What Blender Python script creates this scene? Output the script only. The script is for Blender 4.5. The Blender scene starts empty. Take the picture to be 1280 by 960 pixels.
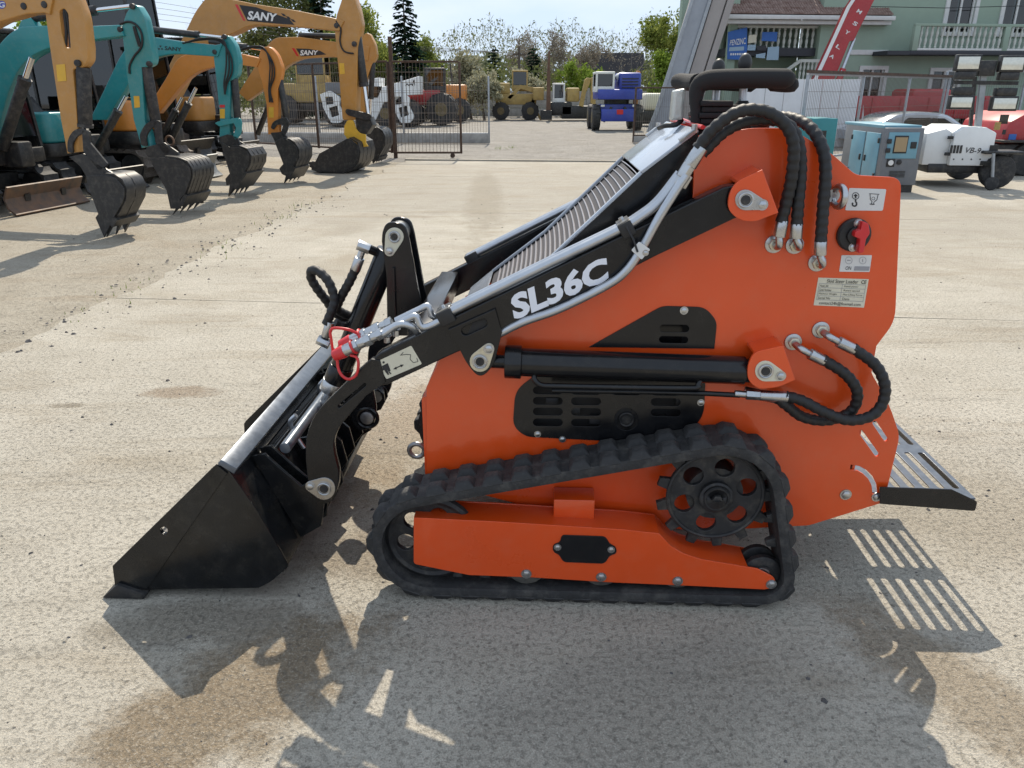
import bpy, bmesh, math, random
from mathutils import Vector, Matrix, noise
random.seed(7)
R = math.radians
S = bpy.context.scene
COL = S.collection

# ------------------------------------------------------------------ camera, sky, sun, exposure
CAM_H, FPX, HOR = 1.55, 960.0, 115.0
TH = math.atan((480 - HOR) / FPX)
cam_d = bpy.data.cameras.new('camera'); cam = bpy.data.objects.new('camera', cam_d); COL.objects.link(cam)
cam.location = (0, 0, CAM_H); cam.rotation_euler = (math.pi / 2 - TH, 0, 0)
cam_d.sensor_fit = 'HORIZONTAL'; cam_d.sensor_width = 36.0; cam_d.lens = 27.0
cam_d.clip_start = 0.05; cam_d.clip_end = 3000
S.camera = cam

SUN_EL, SUN_AZ = R(49.0), R(2.5)          # azimuth clockwise from +Y
world = bpy.data.worlds.new('World'); S.world = world; world.use_nodes = True
wn = world.node_tree.nodes; wn.clear()
w_out = wn.new('ShaderNodeOutputWorld'); w_bg = wn.new('ShaderNodeBackground'); w_sky = wn.new('ShaderNodeTexSky')
w_sky.sky_type = 'NISHITA'; w_sky.sun_disc = False
w_sky.sun_elevation = SUN_EL; w_sky.sun_rotation = SUN_AZ
w_sky.air_density = 1.0; w_sky.dust_density = 0.6; w_sky.ozone_density = 1.0; w_sky.altitude = 300
w_bg.inputs['Strength'].default_value = 0.11
w_mix = wn.new('ShaderNodeMix'); w_mix.data_type = 'RGBA'; w_mix.inputs['Factor'].default_value = 0.93      # thin even veil of haze over the whole sky
w_tc = wn.new('ShaderNodeTexCoord'); w_mp = wn.new('ShaderNodeMapping'); w_mp.inputs['Scale'].default_value = (3, 3, 9); w_nz = wn.new('ShaderNodeTexNoise'); w_nz.inputs['Scale'].default_value = 1.4; w_nz.inputs['Detail'].default_value = 6
w_rp = wn.new('ShaderNodeValToRGB'); w_rp.color_ramp.elements[0].position = .40; w_rp.color_ramp.elements[1].position = .66
w_rp.color_ramp.elements[0].color = (4.6, 5.6, 7.0, 1); w_rp.color_ramp.elements[1].color = (5.7, 6.3, 7.2, 1)      # wisps of thin cloud, everywhere alike
wl = world.node_tree.links; wl.new(w_tc.outputs['Generated'], w_mp.inputs[0]); wl.new(w_mp.outputs[0], w_nz.inputs['Vector']); wl.new(w_nz.outputs['Fac'], w_rp.inputs[0]); wl.new(w_rp.outputs[0], w_mix.inputs['B'])
world.node_tree.links.new(w_sky.outputs[0], w_mix.inputs['A']); world.node_tree.links.new(w_mix.outputs['Result'], w_bg.inputs[0]); world.node_tree.links.new(w_bg.outputs[0], w_out.inputs[0])

sun_d = bpy.data.lights.new('sun', 'SUN'); sun_d.energy = 4.4; sun_d.angle = R(0.5); sun_d.color = (1.0, 0.90, 0.75)
sun = bpy.data.objects.new('sun', sun_d); COL.objects.link(sun)
sv = Vector((math.sin(SUN_AZ) * math.cos(SUN_EL), math.cos(SUN_AZ) * math.cos(SUN_EL), math.sin(SUN_EL)))
sun.rotation_euler = sv.to_track_quat('Z', 'Y').to_euler(); sun.location = (0, 10, 20)

S.view_settings.view_transform = 'Standard'; S.view_settings.look = 'None'
S.view_settings.gamma = 1.0; S.view_settings.use_curve_mapping = False
S.view_settings.exposure = 0.48
S.cycles.max_bounces = 8; S.cycles.transparent_max_bounces = 24; S.cycles.sample_clamp_indirect = 6.0

# ------------------------------------------------------------------ frames: a thing's own upright plane system
class Fr:
    """u along the thing, v away from the viewer's side, z up; psi turns it clockwise"""
    def __init__(s, psi, ox, oy):
        s.ps = R(psi); s.c = math.cos(s.ps); s.s = math.sin(s.ps); s.ox = ox; s.oy = oy
    def at(s, px, py, v):
        a = (px - 640) / FPX; b = (480 - py) / FPX
        d = (a, math.cos(TH) + b * math.sin(TH), -math.sin(TH) + b * math.cos(TH))
        v0 = -s.ox * s.s - s.oy * s.c
        t = (v - v0) / (d[0] * s.s + d[1] * s.c)
        X, Y = d[0] * t - s.ox, d[1] * t - s.oy
        return (X * s.c - Y * s.s, CAM_H + d[2] * t)
    def p3(s, px, py, v):
        u, z = s.at(px, py, v); return (u, v, z)
    def w2l(s, X, Y):
        X -= s.ox; Y -= s.oy
        return (X * s.c - Y * s.s, X * s.s + Y * s.c)
    def empty(s, name):
        o = bpy.data.objects.new(name, None); COL.objects.link(o)
        o.location = (s.ox, s.oy, 0); o.rotation_euler = (0, 0, -s.ps); o.empty_display_size = .2
        return o
def gpx(px, py):
    a = (px - 640) / FPX; b = (480 - py) / FPX
    d = (a, math.cos(TH) + b * math.sin(TH), -math.sin(TH) + b * math.cos(TH))
    t = -CAM_H / d[2]; return (d[0] * t, d[1] * t)
W0 = Fr(0, 0, 0)

def tag(o, label=None, cat=None, group=None, kind=None):
    if label: o['label'] = label
    if cat: o['category'] = cat
    if group: o['group'] = group
    if kind: o['kind'] = kind
    return o

# ------------------------------------------------------------------ materials
MATS = {}
def mat(name, col, rough=.5, metal=0.0, var=0.0, vscale=6.0, bump=0.0, bscale=80.0, coat=0.0, spec=.5, col2=None, dust=0.0, dustcol=(.42, .37, .29)):
    m = bpy.data.materials.new(name); m.use_nodes = True; MATS[name] = m
    nt = m.node_tree; n = nt.nodes; l = nt.links; b = n['Principled BSDF']
    b.inputs['Base Color'].default_value = (*col, 1); b.inputs['Roughness'].default_value = rough
    b.inputs['Metallic'].default_value = metal; b.inputs['Specular IOR Level'].default_value = spec
    b.inputs['Coat Weight'].default_value = coat; b.inputs['Coat Roughness'].default_value = .06
    tc = n.new('ShaderNodeTexCoord')
    out = None
    if var or col2:
        nz = n.new('ShaderNodeTexNoise'); nz.inputs['Scale'].default_value = vscale; nz.inputs['Detail'].default_value = 6
        nz.inputs['Roughness'].default_value = .6
        l.new(tc.outputs['Object'], nz.inputs['Vector'])
        rp = n.new('ShaderNodeValToRGB'); rp.color_ramp.elements[0].position = .32; rp.color_ramp.elements[1].position = .7
        c2 = col2 if col2 else tuple(min(1, c * (1 + var)) for c in col)
        c1 = col if col2 else tuple(c * (1 - var) for c in col)
        rp.color_ramp.elements[0].color = (*c1, 1); rp.color_ramp.elements[1].color = (*c2, 1)
        l.new(nz.outputs['Fac'], rp.inputs[0]); out = rp.outputs[0]
        l.new(out, b.inputs['Base Color'])
        mr = n.new('ShaderNodeMapRange'); mr.inputs['To Min'].default_value = max(0, rough - .08); mr.inputs['To Max'].default_value = min(1, rough + .12)
        l.new(nz.outputs['Fac'], mr.inputs['Value']); l.new(mr.outputs[0], b.inputs['Roughness'])
    if dust:
        nd = n.new('ShaderNodeTexNoise'); nd.inputs['Scale'].default_value = 14; nd.inputs['Detail'].default_value = 8; nd.inputs['Roughness'].default_value = .75
        l.new(tc.outputs['Object'], nd.inputs['Vector'])
        rd = n.new('ShaderNodeMapRange'); rd.inputs['From Min'].default_value = .48; rd.inputs['From Max'].default_value = .8; rd.inputs['To Max'].default_value = dust
        l.new(nd.outputs['Fac'], rd.inputs['Value'])
        mx = n.new('ShaderNodeMix'); mx.data_type = 'RGBA'; mx.inputs['B'].default_value = (*dustcol, 1)
        l.new(rd.outputs[0], mx.inputs['Factor'])
        if out: l.new(out, mx.inputs['A'])
        else: mx.inputs['A'].default_value = (*col, 1)
        l.new(mx.outputs['Result'], b.inputs['Base Color'])
    if bump:
        nb = n.new('ShaderNodeTexNoise'); nb.inputs['Scale'].default_value = bscale; nb.inputs['Detail'].default_value = 4
        l.new(tc.outputs['Object'], nb.inputs['Vector'])
        bp = n.new('ShaderNodeBump'); bp.inputs['Strength'].default_value = bump; bp.inputs['Distance'].default_value = .004
        l.new(nb.outputs['Fac'], bp.inputs['Height']); l.new(bp.outputs[0], b.inputs['Normal'])
    return m
def leafmat(name, c1, c2, tr=.35):
    m = bpy.data.materials.new(name); m.use_nodes = True; MATS[name] = m
    nt = m.node_tree; n = nt.nodes; l = nt.links; n.clear()
    o = n.new('ShaderNodeOutputMaterial'); d = n.new('ShaderNodeBsdfDiffuse'); t = n.new('ShaderNodeBsdfTranslucent'); mx = n.new('ShaderNodeMixShader')
    g = n.new('ShaderNodeNewGeometry'); rp = n.new('ShaderNodeValToRGB')
    rp.color_ramp.elements[0].color = (*c1, 1); rp.color_ramp.elements[1].color = (*c2, 1)
    l.new(g.outputs['Random Per Island'], rp.inputs[0]); l.new(rp.outputs[0], d.inputs[0]); l.new(rp.outputs[0], t.inputs[0])
    mx.inputs[0].default_value = tr; l.new(d.outputs[0], mx.inputs[1]); l.new(t.outputs[0], mx.inputs[2]); l.new(mx.outputs[0], o.inputs[0])
    return m
def glassmat(name, tint=(.75, .85, .85), rough=.02, refl=.18):
    m = bpy.data.materials.new(name); m.use_nodes = True; MATS[name] = m
    nt = m.node_tree; n = nt.nodes; l = nt.links; n.clear()
    o = n.new('ShaderNodeOutputMaterial'); t = n.new('ShaderNodeBsdfTransparent'); g = n.new('ShaderNodeBsdfGlossy'); mx = n.new('ShaderNodeMixShader')
    t.inputs[0].default_value = (*tint, 1); g.inputs['Roughness'].default_value = rough
    mx.inputs[0].default_value = refl; l.new(t.outputs[0], mx.inputs[1]); l.new(g.outputs[0], mx.inputs[2]); l.new(mx.outputs[0], o.inputs[0])
    return m
mat('orange', (.67, .070, .007), .28, coat=.45, var=.05, vscale=3, bump=.02, bscale=120, dust=.09, dustcol=(.45, .30, .20))
mat('black', (.007, .0075, .009), .2, coat=.0, var=.15, vscale=5, bump=.02, bscale=300, dust=.03, spec=.4)
mat('bucket_black', (.006, .007, .0085), .17, coat=.0, spec=.42, var=.4, vscale=9, bump=.06, bscale=60, dust=.05)
mat('skytone_steel', (.10, .118, .145), .3, .35, var=.2, vscale=30, dust=.1)  # blue-grey colour imitates sky reflected in the bucket lip; grey metal elsewhere
mat('foam', (.012, .012, .013), .85, bump=.35, bscale=500)
mat('plastic', (.014, .014, .015), .5)
mat('rubber', (.024, .024, .025), .72, var=.3, vscale=25, bump=.5, bscale=120, dust=.6, dustcol=(.15, .14, .125))
mat('hose', (.010, .010, .011), .55, bump=.2, bscale=400)
mat('zinc', (.46, .47, .48), .27, 1.0, var=.08, vscale=40)
mat('tube', (.46, .48, .51), .3, .9, var=.06, vscale=20)
mat('yzinc', (.56, .53, .42), .36, .75, var=.14, vscale=60)
mat('steel', (.30, .30, .31), .4, .9, var=.2, vscale=40)
mat('darksteel', (.035, .035, .037), .55, .5, var=.3, vscale=20, dust=.25)
mat('sticker', (.62, .62, .61), .45)
mat('cream', (.60, .57, .45), .5, var=.05, vscale=40)
mat('ink', (.02, .02, .022), .6)
mat('greyink', (.28, .28, .30), .6)
mat('white_letter', (.72, .74, .80), .45)
mat('red', (.55, .018, .022), .4, coat=.2)
mat('hoodgrey', (.40, .44, .50), .2, .25, coat=.5, var=.03, vscale=4, dust=.08)
mat('slat', (.42, .41, .43), .35, .4)
mat('grille', (.028, .022, .022), .6)
mat('rollersteel', (.10, .095, .085), .6, .3, var=.3, vscale=30, dust=.4)
mat('inner', (.015, .014, .014), .7)
mat('bag', (.55, .56, .52), .3, bump=1.0, bscale=60, coat=.3)
# ------------------------------------------------------------------ mesh helpers
def link(name, me, m, par=None, smooth=35):
    o = bpy.data.objects.new(name, me); COL.objects.link(o)
    if m is not None and not me.materials: me.materials.append(MATS[m] if isinstance(m, str) else m)
    if par is not None: o.parent = par
    return o
def finish(me, smooth):
    me.validate(verbose=False)
    if smooth:
        me.polygons.foreach_set('use_smooth', [True] * len(me.polygons))
        me.set_sharp_from_angle(angle=R(smooth))
    me.update()
class MB:
    def __init__(s): s.v = []; s.f = []
    def add(s, v, f):
        k = len(s.v); s.v += [tuple(p) for p in v]; s.f += [tuple(i + k for i in q) for q in f]; return s
    def box(s, c, d, rot=None):
        x, y, z = d[0] / 2, d[1] / 2, d[2] / 2
        vs = [Vector((a * x, b * y, e * z)) for a in (-1, 1) for b in (-1, 1) for e in (-1, 1)]
        if rot is not None: vs = [rot @ p for p in vs]
        vs = [p + Vector(c) for p in vs]
        return s.add(vs, [(0, 1, 3, 2), (4, 6, 7, 5), (0, 4, 5, 1), (2, 3, 7, 6), (0, 2, 6, 4), (1, 5, 7, 3)])
    def bar(s, a, b, w, h=None, up=(0, 0, 1)):
        a, b = Vector(a), Vector(b); d = (b - a); L = d.length; h = h or w
        q = d.normalized(); r = q.cross(Vector(up))
        if r.length < 1e-4: r = q.cross(Vector((1, 0, 0)))
        r.normalize(); t = r.cross(q)
        M = Matrix((q, r, t)).transposed()
        return s.box((a + b) / 2, (L, w, h), M)
    def cyl(s, a, b, r0, r1=None, seg=16, cap=True):
        return s.tube([a, b], [r0, r0 if r1 is None else r1], seg, cap)
    def tube(s, pts, r, seg=8, cap=True):
        P = [Vector(p) for p in pts]; n = len(P); rr = r if isinstance(r, (list, tuple)) else [r] * n
        vs = []; fs = []; prev = None
        for i, p in enumerate(P):
            t = (P[min(i + 1, n - 1)] - P[max(i - 1, 0)])
            if t.length < 1e-9: t = Vector((0, 0, 1))
            t.normalize()
            if prev is None:
                a = Vector((0, 0, 1)) if abs(t.z) < .9 else Vector((1, 0, 0))
                x = t.cross(a).normalized()
            else:
                x = prev - t * prev.dot(t)
                x = x.normalized() if x.length > 1e-6 else t.orthogonal().normalized()
            prev = x; y = t.cross(x)
            for k in range(seg):
                an = 2 * math.pi * k / seg
                vs.append(p + (x * math.cos(an) + y * math.sin(an)) * rr[i])
        for i in range(n - 1):
            for k in range(seg):
                k2 = (k + 1) % seg
                fs.append((i * seg + k, i * seg + k2, (i + 1) * seg + k2, (i + 1) * seg + k))
        if cap:
            fs.append(tuple(reversed(range(seg)))); fs.append(tuple((n - 1) * seg + k for k in range(seg)))
        return s.add(vs, fs)
    def ring(s, c, ax, r, t, seg=20, ts=8):
        ax = Vector(ax).normalized(); x = ax.orthogonal().normalized(); y = ax.cross(x); c = Vector(c)
        vs = []; fs = []
        for i in range(seg):
            a = 2 * math.pi * i / seg; d = x * math.cos(a) + y * math.sin(a)
            for k in range(ts):
                b = 2 * math.pi * k / ts
                vs.append(c + d * (r + t * math.cos(b)) + ax * t * math.sin(b))
        for i in range(seg):
            for k in range(ts):
                fs.append((i * ts + k, ((i + 1) % seg) * ts + k, ((i + 1) % seg) * ts + (k + 1) % ts, i * ts + (k + 1) % ts))
        return s.add(vs, fs)
    def ball(s, c, r, seg=12, rings=8, sc=(1, 1, 1)):
        pts = [(c[0], c[1], c[2] + r * sc[2])]; fs = []
        for i in range(1, rings):
            t = math.pi * i / rings
            for k in range(seg):
                a = 2 * math.pi * k / seg
                pts.append((c[0] + r * sc[0] * math.sin(t) * math.cos(a), c[1] + r * sc[1] * math.sin(t) * math.sin(a), c[2] + r * sc[2] * math.cos(t)))
        pts.append((c[0], c[1], c[2] - r * sc[2])); e = len(pts) - 1
        for k in range(seg):
            k2 = (k + 1) % seg
            fs.append((0, 1 + k, 1 + k2)); fs.append((e, 1 + (rings - 2) * seg + k2, 1 + (rings - 2) * seg + k))
            for i in range(rings - 2):
                fs.append((1 + i * seg + k, 1 + (i + 1) * seg + k, 1 + (i + 1) * seg + k2, 1 + i * seg + k2))
        return s.add(pts, fs)
    def prism(s, poly, v0, v1, ax='v'):
        """poly in (u,z) extruded along v; ax 'z': poly in (u,v) extruded along z"""
        n = len(poly)
        if ax == 'v': vs = [(p[0], v0, p[1]) for p in poly] + [(p[0], v1, p[1]) for p in poly]
        else: vs = [(p[0], p[1], v0) for p in poly] + [(p[0], p[1], v1) for p in poly]
        fs = [tuple(range(n)), tuple(reversed(range(n, 2 * n)))]
        fs += [((i + 1) % n, i, n + i, n + (i + 1) % n) for i in range(n)]
        return s.add(vs, fs)
    def sheet(s, path, v0, v1, t):
        """a bent sheet: open profile path in (u,z), thickness t, spanning v"""
        P = [Vector((p[0], p[1])) for p in path]; n = len(P); L = []
        for i in range(n):
            d = (P[min(i + 1, n - 1)] - P[max(i - 1, 0)]).normalized(); L.append(P[i] + Vector((-d.y, d.x)) * t)
        poly = [tuple(p) for p in P] + [tuple(p) for p in reversed(L)]
        k = len(s.v); m = 2 * n
        vs = [(p[0], v0, p[1]) for p in poly] + [(p[0], v1, p[1]) for p in poly]
        fs = [((i + 1) % m, i, m + i, m + (i + 1) % m) for i in range(m)]
        for i in range(n - 1):
            fs.append((i, i + 1, m - 2 - i, m - 1 - i)); fs.append((m + i + 1, m + i, m + m - 1 - i, m + m - 2 - i))
        return s.add(vs, fs)
    def mesh(s, name, smooth=35, bevel=0.0, bseg=2):
        me = bpy.data.meshes.new(name); me.from_pydata(s.v, [], s.f)
        bm = bmesh.new(); bm.from_mesh(me); bmesh.ops.recalc_face_normals(bm, faces=bm.faces)
        if bevel:
            ed = [e for e in bm.edges if len(e.link_faces) == 2 and e.calc_face_angle(0) > R(32)]
            bmesh.ops.bevel(bm, geom=ed, offset=bevel, segments=bseg, affect='EDGES', profile=.5, clamp_overlap=True)
        bm.to_mesh(me); bm.free()
        finish(me, smooth); return me
    def build(s, name, m, par=None, smooth=35, bevel=0.0, bseg=2):
        return link(name, s.mesh(name, smooth, bevel, bseg), m, par)

def rnd(pts, n=5):
    """round polygon corners: points (x,y) or (x,y,r)"""
    out = []; N = len(pts)
    for i, p in enumerate(pts):
        r = p[2] if len(p) > 2 else 0
        P = Vector(p[:2])
        if not r: out.append((P.x, P.y)); continue
        A = Vector(pts[i - 1][:2]); B = Vector(pts[(i + 1) % N][:2])
        a = (A - P); b = (B - P); la, lb = a.length, b.length; a.normalize(); b.normalize()
        d = min(r, la * .48, lb * .48); s0 = P + a * d; s1 = P + b * d
        for k in range(n + 1):
            t = k / n; q = s0 * (1 - t) ** 2 + P * 2 * t * (1 - t) + s1 * t * t; out.append((q.x, q.y))
    return out
def circ(cx, cy, r, n=16, ry=None):
    ry = ry or r
    return [(cx + r * math.cos(2 * math.pi * k / n), cy + ry * math.sin(2 * math.pi * k / n)) for k in range(n)]
def slot(x0, y0, x1, y1, r, n=5):
    a = math.atan2(y1 - y0, x1 - x0); o = []
    for k in range(n + 1):
        t = a + math.pi / 2 + math.pi * k / n; o.append((x0 + r * math.cos(t), y0 + r * math.sin(t)))
    for k in range(n + 1):
        t = a - math.pi / 2 + math.pi * k / n; o.append((x1 + r * math.cos(t), y1 + r * math.sin(t)))
    return o
def curve_mesh(loops, ext, bev):
    cu = bpy.data.curves.new('tmp', 'CURVE'); cu.dimensions = '2D'; cu.fill_mode = 'BOTH'
    cu.extrude = max(ext - bev, 1e-5); cu.bevel_depth = bev; cu.bevel_resolution = 1; cu.offset = -bev
    for lp in loops:
        sp = cu.splines.new('POLY'); sp.points.add(len(lp) - 1); sp.use_cyclic_u = True
        for i, p in enumerate(lp): sp.points[i].co = (p[0], p[1], 0, 1)
    ob = bpy.data.objects.new('tmp', cu); COL.objects.link(ob)
    me = bpy.data.meshes.new_from_object(ob)
    bpy.data.objects.remove(ob); bpy.data.curves.remove(cu)
    return me
def plate_uz(name, outline, v0, th, m, par, holes=(), bev=.0015, smooth=30):
    """flat cut plate: outline and holes in (u,z), near face at v0"""
    me = curve_mesh([outline] + list(holes), th / 2, bev)
    for q in me.vertices:
        x, y, z = q.co; q.co = (x, v0 + th / 2 - z, y)
    me.name = name; me.materials.clear(); finish(me, smooth)
    return link(name, me, m, par)
def plate(name, fr, pts, v0, th, m, par, holes=(), bev=.0015, n=5):
    o = [fr.at(p[0], p[1], v0) for p in rnd(pts, n)]
    hs = [[fr.at(p[0], p[1], v0) for p in h] for h in holes]
    return plate_uz(name, o, v0, th, m, par, hs, bev)
def text_quad(name, body, quad, m, par, bold=0.0, lift=(0, -.0008, 0), shear=0.0, align=None):
    cu = bpy.data.curves.new('t', 'FONT'); cu.body = body; cu.offset = bold; cu.resolution_u = 3; cu.shear = shear
    if align: cu.align_x = align
    ob = bpy.data.objects.new('t', cu); COL.objects.link(ob)
    me = bpy.data.meshes.new_from_object(ob); bpy.data.objects.remove(ob); bpy.data.curves.remove(cu)
    xs = [q.co.x for q in me.vertices]; ys = [q.co.y for q in me.vertices]
    x0, x1, y0, y1 = min(xs), max(xs), min(ys), max(ys)
    TL, TR, BR, BL = [Vector(q) for q in quad]; lf = Vector(lift)
    for q in me.vertices:
        a = (q.co.x - x0) / (x1 - x0); b = (q.co.y - y0) / (y1 - y0)
        q.co = (BL * (1 - a) + BR * a) * (1 - b) + (TL * (1 - a) + TR * a) * b + lf
    me.name = name; me.materials.clear(); me.update()
    return link(name, me, m, par)
def cr(pts, n=6):
    """Catmull-Rom through points"""
    P = [Vector(p) for p in pts]; P = [P[0] * 2 - P[1]] + P + [P[-1] * 2 - P[-2]]; o = []
    for i in range(1, len(P) - 2):
        a, b, c, d = P[i - 1:i + 3]
        for k in range(n):
            t = k / n
            o.append(.5 * ((2 * b) + (c - a) * t + (2 * a - 5 * b + 4 * c - d) * t * t + (3 * b - a - 3 * c + d) * t ** 3))
    o.append(P[-2]); return o
def resamp(P, step):
    L = [0]
    for i in range(1, len(P)): L.append(L[-1] + (P[i] - P[i - 1]).length)
    n = max(2, int(L[-1] / step)); o = []; j = 0
    for k in range(n + 1):
        s = L[-1] * k / n
        while j < len(L) - 2 and L[j + 1] < s: j += 1
        t = (s - L[j]) / max(L[j + 1] - L[j], 1e-9); o.append(P[j].lerp(P[j + 1], t))
    return o
def hose(name, pts, r, par, m='hose', wrap=.024, seg=9):
    P = resamp(cr(pts, 8), wrap / 4)
    rr = [r * (1.06 - .16 * ((i % 4) / 3.0) ** 1.5) for i in range(len(P))]
    return MB().tube(P, rr, seg).build(name, m, par, smooth=60)
def hull(circles, n=48):
    pts = []
    for (c, r) in circles:
        pts += [(c[0] + r * math.cos(2 * math.pi * k / n), c[1] + r * math.sin(2 * math.pi * k / n)) for k in range(n)]
    pts = sorted(set((round(a, 6), round(b, 6)) for a, b in pts))
    def half(p):
        h = []
        for q in p:
            while len(h) > 1 and (h[-1][0] - h[-2][0]) * (q[1] - h[-2][1]) - (h[-1][1] - h[-2][1]) * (q[0] - h[-2][0]) <= 0: h.pop()
            h.append(q)
        return h
    a = half(pts); b = half(pts[::-1]); return a[:-1] + b[:-1]      # counter-clockwise
def loop_resample(P, n):
    P = [Vector(p) for p in P]; P.append(P[0]); L = [0]
    for i in range(1, len(P)): L.append(L[-1] + (P[i] - P[i - 1]).length)
    o = []; j = 0
    for k in range(n):
        s = L[-1] * k / n
        while L[j + 1] < s: j += 1
        t = (s - L[j]) / max(L[j + 1] - L[j], 1e-9); o.append(P[j].lerp(P[j + 1], t))
    return o, L[-1]
def bolt(par, u, v, z, r=.011, m='zinc', h=None):
    h = h or r * .55
    b = MB().cyl((u, v, z), (u, v - h * .35, z), r * 1.25, seg=14)
    b.tube([(u, v - h * .35, z), (u, v - h * .9, z), (u, v - h * 1.2, z)], [r, r * .92, r * .55], 6)
    return b.build('bolt', m, par, smooth=30)
# ------------------------------------------------------------------ the ground
def groundmat(name, base, light, dark, brown, sp=1.0, stain=.5, coarse=1.0, spots=()):
    m = bpy.data.materials.new(name); m.use_nodes = True; MATS[name] = m
    nt = m.node_tree; n = nt.nodes; l = nt.links; b = n['Principled BSDF']
    b.inputs['Roughness'].default_value = .93; b.inputs['Specular IOR Level'].default_value = .25
    g = n.new('ShaderNodeNewGeometry'); light2 = tuple(min(.8, q * 1.28) for q in light)
    def nz(scale, det=6, ro=.6, dist=0):
        t = n.new('ShaderNodeTexNoise'); t.inputs['Scale'].default_value = scale; t.inputs['Detail'].default_value = det
        t.inputs['Roughness'].default_value = ro; t.inputs['Distortion'].default_value = dist
        l.new(g.outputs['Position'], t.inputs['Vector']); return t.outputs['Fac']
    def rng(x, a, c, lo=0, hi=1):
        r = n.new('ShaderNodeMapRange'); r.inputs['From Min'].default_value = a; r.inputs['From Max'].default_value = c
        r.inputs['To Min'].default_value = lo; r.inputs['To Max'].default_value = hi; l.new(x, r.inputs['Value']); return r.outputs[0]
    def mix(f, a, c):
        x = n.new('ShaderNodeMix'); x.data_type = 'RGBA'
        if isinstance(f, (int, float)): x.inputs['Factor'].default_value = f
        else: l.new(f, x.inputs['Factor'])
        for k, q in (('A', a), ('B', c)):
            if isinstance(q, tuple): x.inputs[k].default_value = (*q, 1)
            else: l.new(q, x.inputs[k])
        return x.outputs['Result']
    c = mix(rng(nz(1.3, 10, .7, .5), .36, .66), base, light)
    c = mix(rng(nz(.42, 6, .6, 1.2), .54, .72, 0, stain), c, brown)
    c = mix(rng(nz(2.3, 9, .75, .4), .60, .78, 0, stain * .5), c, dark)
    sx = n.new('ShaderNodeSeparateXYZ'); l.new(g.outputs['Position'], sx.inputs[0])
    def mth(op, a, b_=None):
        k = n.new('ShaderNodeMath'); k.operation = op
        for i, q in enumerate((a, b_)):
            if q is None: continue
            if isinstance(q, (int, float)): k.inputs[i].default_value = q
            else: l.new(q, k.inputs[i])
        return k.outputs[0]
    for (cx, cy, rx, ry, an, st_, colr) in spots:
        dx = mth('SUBTRACT', sx.outputs[0], cx); dy = mth('SUBTRACT', sx.outputs[1], cy); ca, sa = math.cos(an), math.sin(an)
        ex = mth('DIVIDE', mth('ADD', mth('MULTIPLY', dx, ca), mth('MULTIPLY', dy, sa)), rx); ey = mth('DIVIDE', mth('SUBTRACT', mth('MULTIPLY', dy, ca), mth('MULTIPLY', dx, sa)), ry)
        d2 = mth('ADD', mth('MULTIPLY', ex, ex), mth('MULTIPLY', ey, ey))
        d3 = mth('ADD', d2, mth('MULTIPLY', mth('SUBTRACT', nz(1.6 / max(rx, .12), 8, .75), .5), 3.6))
        c = mix(rng(d3, 1.25, .35, 0, st_), c, colr)
    mpg = n.new('ShaderNodeMapping'); mpg.inputs['Scale'].default_value = (.55, 3.2, 1); mpg.inputs['Rotation'].default_value = (0, 0, -.12); l.new(g.outputs['Position'], mpg.inputs[0])
    def snz(sc, det):
        t = n.new('ShaderNodeTexNoise'); t.inputs['Scale'].default_value = sc; t.inputs['Detail'].default_value = det; t.inputs['Roughness'].default_value = .7; t.inputs['Distortion'].default_value = .5
        l.new(mpg.outputs[0], t.inputs['Vector']); return t.outputs['Fac']
    c = mix(rng(snz(.8, 9), .52, .72, 0, .75), c, brown)        # streaks of soil dragged across by tracks
    c = mix(rng(snz(2.6, 8), .56, .72, 0, .5), c, dark)
    # exposed aggregate: fine light and dark grains, pits
    ruf = rng(nz(.9, 5, .6, .8), .38, .62, .45, 1.0)
    def amt(x): return mth('MULTIPLY', x, ruf)
    g1 = nz(120 * coarse, 3, .7); g2 = nz(52 * coarse, 5, .8); g3 = nz(210 * coarse, 2, .6)
    c = mix(amt(rng(g1, .52, .64, 0, .5 * sp)), c, light2)
    c = mix(amt(rng(g2, .54, .64, 0, .62 * sp)), c, dark)
    c = mix(amt(rng(g3, .40, .54, .5 * sp, 0)), c, dark)
    vo = n.new('ShaderNodeTexVoronoi'); vo.inputs['Scale'].default_value = 60 * coarse; l.new(g.outputs['Position'], vo.inputs['Vector'])
    cs = n.new('ShaderNodeSeparateColor'); l.new(vo.outputs['Color'], cs.inputs[0])
    pb_ = n.new('ShaderNodeMath'); pb_.operation = 'MULTIPLY'; l.new(rng(cs.outputs[0], .86, .9), pb_.inputs[0]); l.new(rng(vo.outputs['Distance'], .38, .30), pb_.inputs[1])
    pf_ = n.new('ShaderNodeMath'); pf_.operation = 'MULTIPLY'; l.new(pb_.outputs[0], pf_.inputs[0]); pf_.inputs[1].default_value = .55 * sp
    c = mix(pf_.outputs[0], c, dark)
    pit = rng(g2, .52, .64)
    l.new(c, b.inputs['Base Color'])
    h = n.new('ShaderNodeMath'); h.operation = 'SUBTRACT'
    l.new(rng(nz(120 * coarse, 4, .75), .3, .7), h.inputs[0]); l.new(pit, h.inputs[1])
    bp = n.new('ShaderNodeBump'); bp.inputs['Strength'].default_value = .8; bp.inputs['Distance'].default_value = .006
    l.new(h.outputs[0], bp.inputs['Height']); l.new(bp.outputs[0], b.inputs['Normal'])
    return m
def spot(px, py, rx, ry, an, st, col): x, y = gpx(px, py); return (x, y, rx, ry, an, st, col)
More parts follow.
